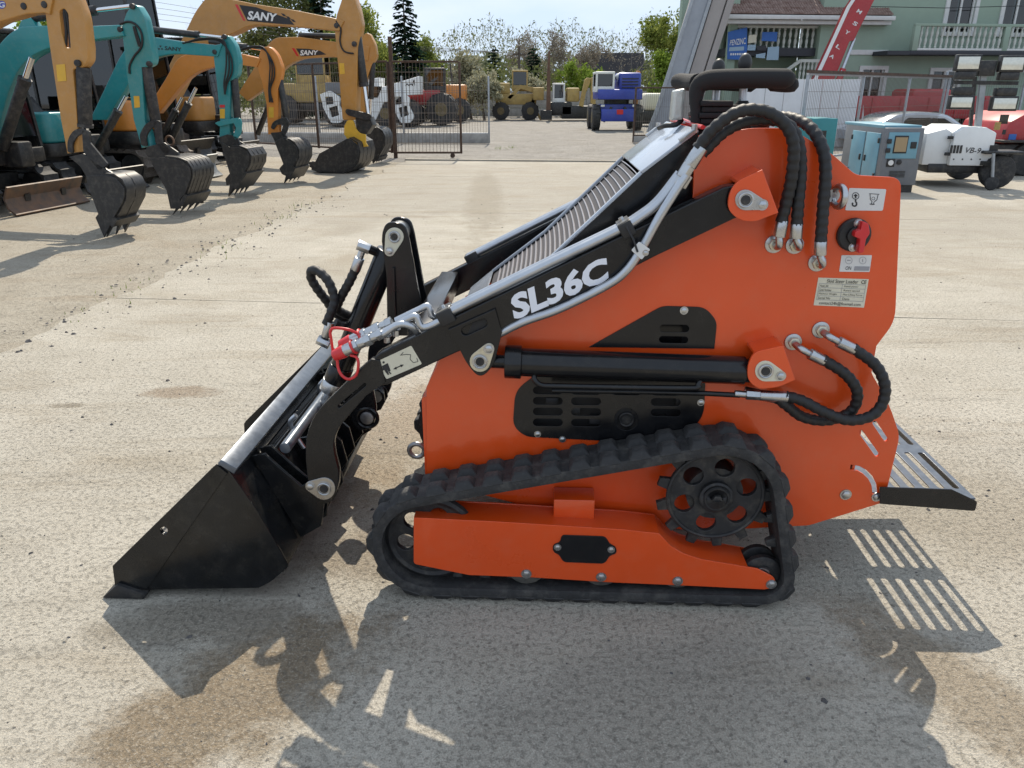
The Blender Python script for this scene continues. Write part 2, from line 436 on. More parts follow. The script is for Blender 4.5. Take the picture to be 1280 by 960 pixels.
SPOTS = [(0.5, 14.5, 9.0, 5.5, 0, .5, (.27, .245, .205)), (5.5, 9.5, 3.0, 2.0, .2, .35, (.28, .25, .20)), spot(606, 245, .30, 4.2, .03, .6, (.26, .225, .17)), spot(290, 872, .22, .50, -.75, .85, (.20, .145, .085)), spot(225, 490, .22, .10, 0, .7, (.24, .165, .10)), spot(495, 540, .22, .75, -.1, .6, (.27, .19, .11)),
         spot(1190, 855, .16, .45, .45, .7, (.24, .185, .12)), spot(470, 690, .3, .18, 0, .5, (.2, .15, .1)), spot(250, 780, .35, .12, 0, .6, (.17, .14, .10)), spot(85, 507, .10, .04, 0, .8, (.2, .17, .13)), spot(820, 880, .6, .25, .3, .4, (.22, .2, .17)), spot(1230, 640, .5, .5, .3, .4, (.27, .22, .15))]
groundmat('concrete', (.425, .388, .320), (.525, .488, .415), (.18, .163, .135), (.30, .245, .17), 1.0, .55, 1.0, SPOTS)
groundmat('dirt', (.315, .280, .222), (.385, .35, .287), (.17, .148, .115), (.27, .215, .15), .9, .7, .8)
groundmat('gravel_ground', (.215, .20, .178), (.30, .283, .255), (.10, .09, .08), (.20, .175, .13), 1.2, .4, .45)

def sheet_obj(name, pts, z, m, par=None, th=0):
    b = MB()
    if th: b.prism(pts, z - th, z, 'z')
    else: b.add([(p[0], p[1], z) for p in pts], [tuple(range(len(pts)))])
    return b.build(name, m, par, smooth=0)
tag(sheet_obj('ground', [(-900, -60), (900, -60), (900, 1500), (-900, 1500)], -.02, 'gravel_ground'), kind='structure')
dirt_edge = [(-60, -8), (-2.0, -8), (-2.0, 18.6), (-8, 21.5), (-60, 40)]
tag(sheet_obj('dirt_strip', dirt_edge, -.012, 'dirt'), kind='structure')

# the concrete apron: slabs with open joints, ragged towards the dirt
yard = bpy.data.objects.new('concrete_yard', None); COL.objects.link(yard); tag(yard, kind='structure')
def ragged(pts, amp, step=.12, seed=0):
    o = []
    for i, (a, b) in enumerate(zip(pts, pts[1:])):
        a, b = Vector(a), Vector(b); L = (b - a).length; k = max(1, int(L / step)); nrm = Vector((-(b - a).y, (b - a).x)).normalized()
        for j in range(k):
            p = a.lerp(b, j / k); q = noise.noise((p.x * 1.3 + seed, p.y * 1.3, .5)) * amp + noise.noise((p.x * 6 + seed, p.y * 6, 3)) * amp * .35
            o.append(tuple(p + nrm * q))
    o.append(tuple(pts[-1])); return o
def jy(k, x):       # transverse joints, turned a little
    return k - .095 * x
def jx(k, y): return k + .045 * y
JY = [-3.5, 1.3, 5.72, 10.6, 15.4, 19.0]; JX = [-3.45, 14.0]
for r in range(5):
    for c in range(1):
        g = .004
        def corner(i, j, du, dv):
            y = JY[j]; x = JX[i] + .045 * y; y2 = JY[j] - .095 * x; return (x + du, y2 + dv)
        if r == 4 and c == 0: pass
        bl, br, tr, tl = corner(c, r, g, g), corner(c + 1, r, -g, g), corner(c + 1, r + 1, -g, -g), corner(c, r + 1, g, -g)
        left = ragged([tl, bl], .16 if c == 0 else .006, .09, c * 7 + r)
        bot = ragged([bl, br], .008, .1, 3 + r); rig = ragged([br, tr], .006, .1, c * 7 + 7 + r); top = ragged([tr, tl], .008, .1, 4 + r)
        poly = left[:-1] + bot[:-1] + rig[:-1] + top[:-1]
        sheet_obj('slab', poly, 0.0, 'concrete', yard, .011)
# a raised pale edging strip where the apron ends
kb = MB(); a0 = Vector((-2.6, 19.45, 0)); b0 = Vector((12.0, 17.95, 0)); kb.bar(a0 + Vector((0, 0, .005)), b0 + Vector((0, 0, .005)), .16, .05)
tag(kb.build('kerb', 'concrete', None, 0, .008), kind='structure')

# loose stones and crumbs
def stone_mesh(n, fn, name):
    b = MB(); rg = random.Random(11)
    for _ in range(n):
        x, y, r = fn(rg)
        a = rg.random() * 6.28; f = rg.uniform(.6, 1); h = rg.uniform(.45, .8)
        ca, sa = math.cos(a), math.sin(a)
        vs = []
        for (px, py, pz) in ((1, 0, 0), (.3, .9, .1), (-.8, .6, 0), (-.9, -.5, .1), (.1, -1, 0), (.4, .2, 1), (-.4, -.1, .9)):
            px *= r * rg.uniform(.7, 1.1); py *= r * f * rg.uniform(.7, 1.1); pz = pz * r * h
            vs.append((x + px * ca - py * sa, y + px * sa + py * ca, pz))
        b.add(vs, [(0, 1, 5), (1, 2, 6, 5), (2, 3, 6), (3, 4, 6), (4, 0, 5, 6)])
    return b
def sc_near(rg):
    return (rg.uniform(-2.6, 2.6), rg.uniform(1.0, 4.6), rg.choice([.002, .003, .003, .004, .005, .007]) * rg.uniform(.7, 1.2))
def sc_wide(rg):
    return (rg.uniform(-5.5, 6.5), rg.uniform(3.2, 13), rg.choice([.005, .006, .008, .012]) * rg.uniform(.7, 1.3))
def sc_edge(rg):
    y = rg.uniform(3.0, 12.5); x = -3.45 + .045 * y + rg.gauss(0, .22); return (x, y, rg.choice([.006, .009, .012, .02]) * rg.uniform(.7, 1.3))
def sc_nearbig(rg):
    return (rg.uniform(-2.4, 2.4), rg.uniform(1.05, 4.2), rg.choice([.004, .005, .006, .008, .011]) * rg.uniform(.7, 1.2))
def sc_far(rg):
    return (rg.uniform(-4, 9), rg.uniform(19.5, 34), rg.uniform(.006, .016))
mat('stone_dark', (.085, .08, .078), .85, var=.5, vscale=40)
mat('stone_mid', (.22, .195, .16), .9, var=.4, vscale=40)
tag(stone_mesh(1500, sc_near, 'crumbs').build('stone_crumbs', 'stone_mid', None, 0), 'small stone crumbs scattered on the concrete', 'gravel', kind='stuff')
tag(stone_mesh(170, sc_nearbig, 'p').build('near_pebbles', 'stone_dark', None, 0), 'dark pebbles lying on the concrete around the loader', 'pebbles', kind='stuff')
tag(stone_mesh(380, sc_wide, 'crumbs').build('dark_pebbles', 'stone_dark', None, 0), 'dark pebbles scattered over the concrete yard', 'pebbles', kind='stuff')
tag(stone_mesh(330, sc_edge, 'rubble').build('edge_rubble', 'stone_dark', None, 0), 'broken rubble along the ragged concrete edge', 'rubble', kind='stuff')
tag(stone_mesh(2600, sc_far, 'gravel').build('gravel', 'stone_mid', None, 0), 'grey gravel beyond the open gateway', 'gravel', kind='stuff')
for i, (px, py, r) in enumerate([(165, 597 - 270 + 270, .016), (166, 887, .022), (33, 889, .014), (55, 924, .014), (294, 939, .012), (120, 548, .012), (215, 537, .011), (309, 461, .018)]):
    pass
leafmat('weed', (.10, .16, .03), (.22, .28, .07), .4)
wb = MB(); rg = random.Random(3)
for (px, py, k, sc) in ((172, 357, 60, .05), (273, 312, 50, .07), (345, 275, 60, .09), (380, 258, 50, .09), (118, 385, 40, .04), (300, 300, 30, .05), (640, 185, 90, .12), (625, 186, 90, .12)):
    gx, gy = gpx(px, py)
    for _ in range(k // 3):
        x = gx + rg.gauss(0, .12); y = gy + rg.gauss(0, .25); a = rg.random() * 6.28; h = sc * rg.uniform(.3, 1)
        wb.add([(x - .004 * math.cos(a), y - .004 * math.sin(a), 0), (x + .004 * math.cos(a), y + .004 * math.sin(a), 0), (x + rg.gauss(0, .4) * h, y + rg.gauss(0, .4) * h, h)], [(0, 1, 2)])
tag(wb.build('weeds', 'weed', None, 0), 'small green weeds growing along the concrete edge', 'weeds', kind='stuff')
# ------------------------------------------------------------------ the compact track loader
LO = Fr(2.5, 0, 0)
def lo_origin(u, v): return (u * LO.c + v * LO.s, -u * LO.s + v * LO.c)
LO = Fr(2.5, *lo_origin(.15, 2.073))
loader = LO.empty('track_loader')
tag(loader, 'orange and black compact walk-behind track loader with front bucket on the concrete', 'loader')
VP, VQ = .165, .935                    # outer faces of the near and far body plates
P = LO.p3
def uzl(pts, v): return [LO.at(p[0], p[1], v) for p in pts]

# --- body side plates
lower_win = rnd([(650, 527, 14), (652, 492, 14), (672, 478, 6), (874, 482, 4), (872, 517, 12), (856, 535, 10), (772, 543), (662, 539, 10)])
upper_win = rnd([(752, 432), (831, 390, 5), (877, 391, 8), (889, 403, 5), (886, 434, 3)])
def arc_slot():
    C = [(1063, 584), (1073, 585.5), (1081, 590), (1088, 597), (1092.5, 606), (1094, 618)]
    o = []; w = 3.0
    for s in (1, -1):
        seq = C if s == 1 else C[::-1]
        for i, p in enumerate(seq):
            j = i if s == 1 else len(C) - 1 - i
            d = Vector(C[min(j + 1, 5)]) - Vector(C[max(j - 1, 0)]); d.normalize(); o.append((p[0] - d.y * w * s, p[1] + d.x * w * s))
    return o
body_px = [(533, 600), (533, 484), (551, 447), (620, 412, 6), (700, 368), (866, 252), (868, 195, 8), (890, 172, 10), (930, 160, 20), (988, 160, 12), (1040, 192, 14), (1070, 219, 8),
           (1127, 222, 14), (1119, 402, 16), (1090, 440, 20), (1087, 462, 14), (1112, 506, 16), (1125, 545, 10), (1105, 628, 8), (1011, 657, 6), (870, 664), (700, 644)]
pl_holes = [arc_slot(), slot(1076, 540, 1096, 568, 2.7), slot(1093.5, 529, 1107, 549, 2.7), lower_win, upper_win]
near_plate = plate('side_plate', LO, body_px, VP, .008, 'orange', loader, pl_holes)
far_o = uzl(rnd(body_px), VP); far_h = [uzl(h, VP) for h in pl_holes[:3]]
far_plate = plate_uz('side_plate', far_o, VQ - .008, .008, 'orange', loader, far_h)
# --- inner body, closed box between the plates
m = MB()
inner = [(-.52, .36), (-.52, .62), (-.38, .70), (-.10, .86), (.12, 1.08), (.30, 1.28), (.42, 1.33), (.52, 1.33), (.66, 1.22), (.84, 1.20), (.84, .62), (.80, .42), (.60, .34), (-.2, .34)]
m.prism(inner, VP + .055, VQ - .03); m.build('engine_housing', 'inner', loader, bevel=.004)
MB().box((-.05, .55, .30), (1.0, .50, .12)).build('chassis', 'orange', loader, bevel=.006)
MB().prism([(-.535, .34), (-.535, .64), (-.50, .66), (-.50, .34)], VP + .009, VQ - .009).build('front_panel', 'orange', loader)
MB().box((.42, .55, 1.375), (.26, .74, .012)).build('top_cover', 'orange', loader, bevel=.002)
# muffler and engine lumps behind the window
mb = MB(); c = P(783, 524, VP + .03); mb.cyl(c, (c[0], VP + .056, c[2]), .045, seg=20); mb.ring((c[0], VP + .028, c[2]), (0, 1, 0), .022, .006)
mb.build('exhaust', 'darksteel', loader)
for k in range(7): q = P(690 + k * 27, 500 + (k % 3) * 12, VP + .04); MB().box(q, (.04, .03, .025)).build('engine_lug', 'darksteel', loader, bevel=.003)
# --- black perforated guards over the openings
gslots = []
for i, cx in enumerate((470, 650, 840, 1025)):
    for j, cy in enumerate((482, 531, 581, 632)):
        if i > 1 and j == 3: continue
        if i == 2 and j > 0: continue
        x = 560 + cx * .2656; y = 360 + cy * .2656 + i * .5; gslots.append(slot(x - 14, y, x + 14, y + .4, 4.6))
gslots.append(circ(783, 524, 15, 20, 14))
guard = plate('engine_guard', LO, [(641, 532, 16), (644, 488, 14), (668, 470, 6), (882, 474, 4), (880, 520, 14), (860, 542, 14), (772, 552), (656, 546, 14)], VP - .004, .004, 'black', loader, gslots, .0008)
for (x, y) in ((672, 542.5), (703, 549), (876, 503)): q = P(x, y, VP - .004); bolt(guard, q[0], VP - .004, q[2], .009)
guard2 = plate('upper_guard', LO, [(736, 434), (828, 382.5, 8), (882, 384, 14), (896.5, 402, 8), (893, 436)], VP - .004, .004, 'black', loader, [slot(829, 410.5, 857, 410.8, 4.6), slot(828, 424.5, 856, 425, 4.2)], .0008)
q = P(855, 388, VP - .004); bolt(guard2, q[0], VP - .004, q[2], .010)

# --- hood with louvred grille
HN, HF = .215, .80
hb = MB(); hb.sheet([(.275, 1.447), (.125, 1.330)], HN, HF, -.010); hood = hb.build('hood', 'hoodgrey', loader, bevel=.002)
for (v, w_) in ((HN, .018), (HF - .010, .010)): MB().sheet([(.1249, 1.3299), (-.15, 1.062), (-.345, .912)], v, v + w_, -.010).build('hood_rail', 'hoodgrey', hood, bevel=.0015)
for v in (HN + .001, HF - .007): MB().prism([(.275, 1.4455), (.125, 1.3285), (-.15, 1.0605), (-.345, .9105), (-.345, .62), (.275, .80)], v, v + .006).build('hood_side', 'black', loader)
MB().box((.272, (HN + HF) / 2, 1.38), (.006, HF - HN - .02, .11)).build('hood_back', 'black', loader)
gm = MB(); gm.sheet([(.12, 1.313), (-.15, 1.0505), (-.34, .905)], HN + .02, HF - .010, -.004); gm.build('grille_back', 'grille', hood)
gp = resamp([Vector((p[0], p[1])) for p in ((.118, 1.320), (-.15, 1.060), (-.335, .917))], 0.0205)
lou = None; GW0, GW1 = HN + .019, HF - .011
for i, p in enumerate(gp[:-1]):
    d = (gp[min(i + 1, len(gp) - 1)] - gp[max(i - 1, 0)]).normalized(); ang = math.atan2(d.y, d.x)
    if lou is None:
        b = MB(); n = 10; vs = []; fs = []
        for k in range(n + 1):
            t = k / n; v = (t - .5) * (GW1 - GW0); sag = .004 * (1 - (2 * t - 1) ** 2)
            for (a_, h) in ((-.0022, -.006), (.0022, -.006), (.0012, .002), (-.0012, .002)): vs.append((a_ + sag, v, h))
        for k in range(n):
            for e in range(4): fs.append((k * 4 + e, k * 4 + (e + 1) % 4, k * 4 + 4 + (e + 1) % 4, k * 4 + 4 + e))
        b.add(vs, fs); lou = b.mesh('louvre_slat', 40)
    o = link('louvre_slat', lou, 'slat', hood); o.location = (p.x, (GW0 + GW1) / 2, p.y); o.rotation_euler = (0, -(ang + math.pi), 0)
hz = lambda u: 1.455 + (u - .275) * (1.447 - 1.330) / .15
def hoodpt(px, py):      # a point of the sloped hood top seen at that place
    best = None
    for k in range(0, 101):
        v = HN + (HF - HN) * k / 100; u, z = LO.at(px, py, v); e = abs(z - hz(u))
        if best is None or e < best[0]: best = (e, u, v)
    return (best[1], best[2], hz(best[1]) + .0015)
text_quad('hood_lettering', 'SL36C', [hoodpt(814, 176), hoodpt(839, 177.5), hoodpt(822, 196), hoodpt(798, 193.5)], 'white_letter', hood, .02, (0, 0, 0))
for (x, y) in ((815, 164), (858, 174)):
    c = hoodpt(x, y); o = MB().box((c[0], c[1], c[2] + .006), (.05, .022, .010), Matrix.Rotation(-.65, 3, 'Y')).build('latch', 'zinc', hood, bevel=.002); MB().cyl((c[0] + .02, c[1], c[2] + .012), (c[0] + .02, c[1], c[2] + .035), .009).build('latch_knob', 'zinc', hood)
rs = MB(); rs.tube([(.285, HN, 1.458), (.285, HF, 1.458)], .006); rs.tube([(.31, HN + .01, 1.45), (.31, HF - .1, 1.462)], .005); rs.build('red_edge_strip', 'red', hood)
lb = [(-.345, HN + .08, .905), (-.345, HF - .05, .905), (-.40, HF - .05, .855), (-.40, HN + .08, .855)]
MB().sheet([(-.346, .915), (-.43, .845)], HN, HF, -.006).build('hood_nose', 'hoodgrey', hood)
b = MB(); b.sheet([(-.354, .9115), (-.416, .8595)], HN + .05, HF - .10, .0015); b.build('nose_label', 'sticker', hood)

# --- lift arms, near and far (mirrored about the centre line)
VC = .55
AV0, AV1 = .092, .150
arm_px = [(935, 228, 18), (905, 234), (760, 303), (645, 359), (570, 395), (470, 444, 6), (464, 455), (476, 482), (484, 481), (570, 441), (632, 417), (687, 392), (760, 351), (820, 320), (919, 273), (950, 262, 14)]
leg_px = [(464, 449), (448, 463), (395, 515, 20), (382, 545, 20), (382, 575), (384, 596, 8), (388, 622, 18), (410, 630, 16), (423, 612, 12), (423, 588), (418, 570, 10), (416, 552, 12), (424, 533, 10), (458, 494), (482, 478), (475, 450)]
gus_px = [(560, 412), (619, 386), (627.5, 416), (617, 458, 14), (600, 474, 18), (584, 456, 12), (570, 428)]
arm_o = uzl(rnd(arm_px), AV0); leg_o = uzl(rnd(leg_px), AV0 - .004); gus_o = uzl(rnd(gus_px), AV0 - .01); gus_h = uzl(slot(582, 414, 604, 404, 5.5), AV0 - .01)
leg_h = uzl(slot(424, 508, 456, 481, 1.8), AV0 - .004)
def mirv(v, th): return 2 * VC - v - th
for far in (False, True):
    V = (lambda v, th: mirv(v, th)) if far else (lambda v, th: v)
    arm = plate_uz('lift_arm', arm_o, V(AV0, AV1 - AV0), AV1 - AV0, 'black', loader, (), .004)
    plate_uz('arm_leg', leg_o, V(AV0 - .004, .03), .03, 'black', arm, [leg_h], .002)
    plate_uz('gusset', gus_o, V(AV0 - .01, .0095), .0095, 'black', arm, [gus_h], .002)
    if not far: near_arm = arm
    else: far_arm = arm
MB().prism(uzl([(418, 516), (460, 474), (464, 480), (424, 519)], AV0), AV0 + .014, AV0 + .016).build('slot_back', 'inner', near_arm)
MB().prism(uzl([(590, 404), (612, 396), (600, 418), (583, 422)], AV0), AV0 - .0006, AV0 - .0001).build('slot_back', 'inner', near_arm)
# cross member between the arms and lugs
a = LO.at(520, 432, AV0); MB().box((a[0], VC, a[1]), (.07, mirv(AV1, 0) - AV1 - .004, .07)).build('cross_tube', 'black', loader, bevel=.006)
# pear-shaped retainer plates with pin and bolt
def retainer(par, c, r, c2, r2, v, m='yzinc', k=1.0):
    cx, cy = c; a = math.atan2(c2[1] - cy, c2[0] - cx); pts = []
    D = math.hypot(c2[0] - cx, c2[1] - cy); be = math.acos(max(-1, min(1, (r - r2) / D)))
    for i in range(13): t = a + be + (2 * math.pi - 2 * be) * i / 12; pts.append((cx + r * math.cos(t), cy + r * math.sin(t)))
    for i in range(7): t = a - be + 2 * be * i / 6; pts.append((c2[0] + r2 * math.cos(t), c2[1] + r2 * math.sin(t)))
    p = plate('pin_plate', LO, pts, v - .004, .004, m, par, (), .001)
    q = P(cx, cy, v - .004); rr = r * .55 / 385
    b = MB(); b.cyl((q[0], v - .0055, q[2]), (q[0], v, q[2]), r * .72 / 385, seg=20); b.ring((q[0], v - .0065, q[2]), (0, 1, 0), rr, .0032); b.build('pin_ring', 'zinc', p)
    b = MB(); b.cyl((q[0], v - .0068, q[2]), (q[0], v - .003, q[2]), rr * .72, seg=14); b.build('pin_core', 'darksteel', p)
    q = P(c2[0], c2[1], v - .004); bolt(p, q[0], v - .004, q[2], r2 * .72 / 385)
retainer(near_arm, (600, 452), 13, (611, 436), 7, AV0 - .010)
retainer(near_arm, (405, 611), 14, (388, 608), 6.5, AV0 - .004, 'zinc')
# pivot brackets welded to the plate
BV = .072
for (px, nm) in (([(912, 240, 10), (922, 226, 10), (953, 212), (973, 266), (944, 277, 4), (925, 276, 12), (909, 262, 12)], 'u'), ([(935, 455, 12), (943, 440, 10), (979, 432), (994, 475), (973, 484, 6), (948, 487, 14), (934, 475, 12)], 'l')):
    br = plate('pivot_bracket', LO, px, BV, .010, 'orange', loader, (), .0015)
    e1 = [q for q in px][2]; e2 = px[3]
    f = MB(); a0 = P(e1[0], e1[1], BV + .011); a1 = P(e2[0], e2[1], BV + .011)
    f.add([(a0[0], BV + .0105, a0[2]), (a1[0], BV + .0105, a1[2]), (a1[0], VP + .001, a1[2]), (a0[0], VP + .001, a0[2]),
           (a0[0] - .008, BV + .0105, a0[2]), (a1[0] - .008, BV + .0105, a1[2]), (a1[0] - .008, VP + .001, a1[2]), (a0[0] - .008, VP + .001, a0[2])],
          [(0, 1, 2, 3), (7, 6, 5, 4), (0, 4, 5, 1), (1, 5, 6, 2), (2, 6, 7, 3), (3, 7, 4, 0)])
    e0 = px[1]; b0 = P(e0[0], e0[1], BV + .011)
    f.add([(b0[0], BV + .0105, b0[2]), (a0[0] - .0085, BV + .0105, a0[2]), (a0[0] - .0085, VP + .001, a0[2] + .004), (b0[0], VP + .001, b0[2] + .004),
           (b0[0], BV + .0105, b0[2] - .008), (a0[0] - .0085, BV + .0105, a0[2] - .008), (a0[0] - .0085, VP + .001, a0[2] - .006), (b0[0], VP + .001, b0[2] - .006)],
          [(0, 1, 2, 3), (7, 6, 5, 4), (0, 4, 5, 1), (1, 5, 6, 2), (2, 6, 7, 3), (3, 7, 4, 0)])
    f.build('bracket_web', 'orange', br)
    if nm == 'u': retainer(br, (932, 250), 13, (953, 256), 6.5, BV, 'zinc')
    else: retainer(br, (957, 464), 13, (976, 470), 6.5, BV, 'cream')
# --- lift cylinder
CV = .118
c0, c1 = P(602, 451, CV), P(957, 464, CV)
def along(a, b, t): return tuple(a[i] + (b[i] - a[i]) * t for i in range(3))
cy = MB(); cy.cyl(along(c0, c1, .125), along(c0, c1, .925), .0425, seg=24); lc = cy.build('lift_cylinder', 'black', loader, bevel=.002)
MB().cyl(along(c0, c1, .083), along(c0, c1, .142), .0505, seg=24).build('cylinder_gland', 'black', lc, bevel=.003)
MB().cyl(along(c0, c1, .015), along(c0, c1, .085), .021, seg=16).build('piston_rod', 'black', lc)
MB().cyl(along(c0, c1, .92), along(c0, c1, .985), .036, seg=16).build('cylinder_eye', 'black', lc)
pp = [P(668, 466, .10), P(668, 474, .085), P(676, 481, .082), P(700, 482.5, .082), P(860, 485, .082), P(872, 482, .085), P(876, 470, .10)]
MB().tube(resamp(cr(pp, 5), .01), .0085, 10).build('oil_pipe', 'black', lc, smooth=60)
pp = [P(690, 488, .11), P(760, 489, .11), P(860, 491, .10), P(925, 494, .09)]
MB().tube(resamp(cr(pp, 5), .02), .008, 10).build('oil_pipe', 'black', lc, smooth=60)

# --- steel hydraulic tubes on the arms
def pipe(name, pts, r, par, m='tube', seg=12): return MB().tube(resamp(cr(pts, 6), .008), r, seg).build(name, m, par, smooth=60)
T = .0135
for far in (False, True):
    par = far_arm if far else near_arm
    F = (lambda p: (p[0], 2 * VC - p[1], p[2])) if far else (lambda p: p)
    for k, dv in enumerate((.100, .131)):
        base = [P(548, 397, .10), P(600, 371.5, .10), P(690, 327.5, .10), P(774, 287, .10), P(800, 272, .10), P(824, 253, .10), P(852, 218, .10)]
        pipe('oil_tube', [F((p[0], dv, p[2])) for p in base], T, par)
pipe('oil_tube', [P(858, 219, .075), P(845, 238, .072), P(822, 275, .07), P(800, 314, .07), P(783, 338, .07), P(760, 356, .075), P(700, 386, .082), P(655, 402, .09), P(622, 418, .10)], .0125, near_arm)
for (a, b, r) in (((852, 222), (862, 206), .019), ((862, 208), (877, 184), .0185)):
    MB().cyl(P(*a, .085), P(*b, .085), r, seg=6 if r > .0187 else 18).build('hose_ferrule', 'zinc', near_arm, 30, .002)
MB().cyl(P(849, 232, .098), P(858, 217, .096), .022, seg=6).build('tube_nut', 'zinc', near_arm, 30, .002)
MB().cyl(P(858, 212, .118), P(872, 190, .118), .0175, seg=18).build('hose_ferrule', 'zinc', near_arm, 30, .002)
def clamp(par, a, b, v0, v1, hgt):
    p, q = P(*a, v0), P(*b, v0); d = Vector((q[0] - p[0], 0, q[2] - p[2])); L = d.length; an = math.atan2(d.z, d.x)
    c = ((p[0] + q[0]) / 2, (v0 + v1) / 2, (p[2] + q[2]) / 2)
    o = MB().box(c, (L, abs(v1 - v0), hgt), Matrix.Rotation(-an, 3, 'Y')).build('tube_clamp', 'plastic', par, bevel=.004)
    MB().box((c[0] - math.sin(an) * (hgt / 2 + .002), c[1], c[2] + math.cos(an) * (hgt / 2 + .002)), (L * .9, abs(v1 - v0) * .8, .003), Matrix.Rotation(-an, 3, 'Y')).build('clamp_plate', 'zinc', o)
    bb = MB().cyl((c[0] - math.sin(an) * hgt / 2, c[1], c[2] + math.cos(an) * hgt / 2), (c[0] - math.sin(an) * (hgt / 2 + .012), c[1], c[2] + math.cos(an) * (hgt / 2 + .012)), .008, seg=6); bb.build('bolt', 'zinc', o)
clamp(near_arm, (548, 402), (566, 393), .080, .148, .044)
clamp(near_arm, (776, 292), (792, 283), .080, .148, .044)
fa, fb = LO.at(548, 402, .10), LO.at(566, 393, .10)
an = math.atan2(fb[1] - fa[1], fb[0] - fa[0])
MB().box(((fa[0] + fb[0]) / 2, 2 * VC - .114, (fa[1] + fb[1]) / 2), (.055, .066, .044), Matrix.Rotation(-an, 3, 'Y')).build('tube_clamp', 'plastic', far_arm, bevel=.004)
wc = MB(); a, b = P(792, 305, .055), P(809, 320, .055)
plate('tube_saddle', LO, [(789, 313, 2), (799, 302, 2), (813, 312, 2), (802, 325, 2)], .052, .004, 'sticker', near_arm)
q = P(807, 316, .052); bolt(near_arm, q[0], .052, q[2], .007)
MB().tube([P(783, 283, .07), P(792, 300, .052), P(797, 315, .050)], .003, 6).build('cable_tie', 'plastic', near_arm)

# --- quick couplers at the arm end
pipe('oil_tube', [P(552, 400, .10), P(538, 407, .095), P(528, 409, .09), P(523, 402, .09), P(521, 396, .09), P(515, 396, .09), P(485, 412, .095), P(478, 416, .095)], .0105, near_arm)
pipe('oil_tube', [P(523, 417, .115), P(516, 409, .09), P(505, 405, .082), P(495, 407, .08), P(483, 415, .08), P(474, 420, .08)], .0105, near_arm)
pipe('oil_tube', [P(551, 392, .14), P(541, 396, .13), P(537, 386, .13), P(534, 382, .13), P(526, 386, .13), P(495, 401, .13)], .0105, near_arm)
for j, (a, b, v) in enumerate((((478, 416), (428, 440), .082), ((490, 402), (437, 427), .13))):
    A, B = P(*a, v), P(*b, v)
    seq = ((0, .14, .018, 6), (.12, .30, .0135, 12), (.28, .44, .020, 6), (.42, .62, .016, 14), (.60, .74, .021, 6), (.73, .98, .0185, 16))
    cp = MB()
    for (t0, t1, r, sg) in seq: cp.cyl(along(A, B, t0), along(A, B, t1), r, seg=sg)
    co = cp.build('quick_coupler', 'zinc', near_arm, 30, .0015)
    MB().cyl(along(A, B, .94), along(A, B, 1.22), .021, .017, 16).build('dust_cap', 'red', co, bevel=.003)
    MB().ring(along(A, B, .72), (B[0] - A[0], 0, B[2] - A[2]), .021, .004, 14, 6).build('cap_ring', 'red', co)
MB().tube(resamp(cr([P(421, 447, .075), P(423, 461, .07), P(428, 470, .065), P(436, 474, .065), P(445, 469, .065), P(448, 456, .065), P(446, 447, .07), P(438, 444, .075)], 6), .006), .0045, 7).build('cap_cord', 'red', near_arm, 60)
MB().tube(resamp(cr([P(416, 439, .10), P(414, 424, .10), P(413, 414, .10), P(418, 410, .10), P(436, 412, .10), P(447, 417, .11)], 6), .006), .0045, 7).build('cap_cord', 'red', near_arm, 60)
bl = MB(); 
for (x, y, v) in ((484, 428, .12), (495, 420, .12)): q = P(x, y, v); bl.cyl(q, (q[0], q[1], q[2] + .02), .010, seg=6); bl.ring((q[0], q[1], q[2] + .022), (0, 0, 1), .012, .004, 10, 6)
bl.build('coupler_bracket_bolt', 'zinc', near_arm)
# decals
dq = [(471, 452), (514, 432), (527.5, 455), (483, 474)]
dec = plate('warning_label', LO, [(*p, 2) for p in dq], AV0 - .0012, .001, 'cream', near_arm, (), .0002)
dv = AV0 - .0022
def ink(par, polys, m='ink', v=dv):
    b = MB()
    for pl in polys: b.add([P(x, y, v) for (x, y) in pl], [tuple(range(len(pl)))])
    return b.build('label_print', m, par, 0)
def seg2(x0, y0, x1, y1, w):
    d = math.hypot(x1 - x0, y1 - y0); nx, ny = -(y1 - y0) / d * w, (x1 - x0) / d * w
    return [(x0 + nx, y0 + ny), (x1 + nx, y1 + ny), (x1 - nx, y1 - ny), (x0 - nx, y0 - ny)]
Zp = lambda x, y: (380 + x / 6, 380 + y / 6)
ink(dec, [circ(*Zp(597, 438), 1.5, 8), [Zp(585, 465), Zp(628, 443), Zp(650, 500), Zp(640, 505), Zp(656, 522), Zp(646, 527), Zp(622, 490), Zp(640, 530), Zp(628, 532), Zp(600, 495), Zp(592, 500)],
          seg2(*Zp(690, 480), *Zp(728, 463), .6), [Zp(668, 490), Zp(690, 470), Zp(698, 490)], [Zp(748, 455), Zp(720, 455), Zp(730, 475)],
          seg2(*Zp(720, 385), *Zp(765, 378), .35), seg2(*Zp(765, 378), *Zp(800, 380), .35), seg2(*Zp(800, 380), *Zp(795, 415), .35), seg2(*Zp(795, 415), *Zp(820, 440), .35), seg2(*Zp(820, 440), *Zp(855, 432), .35), seg2(*Zp(855, 432), *Zp(845, 405), .35), seg2(*Zp(725, 385), *Zp(745, 362), .35)])
text_quad('model_lettering', 'SL36C', [P(637, 369, AV0 - .001), P(758, 319, AV0 - .001), P(761, 350, AV0 - .001), P(643, 401, AV0 - .001)], 'white_letter', near_arm, .045, (0, -.001, 0))

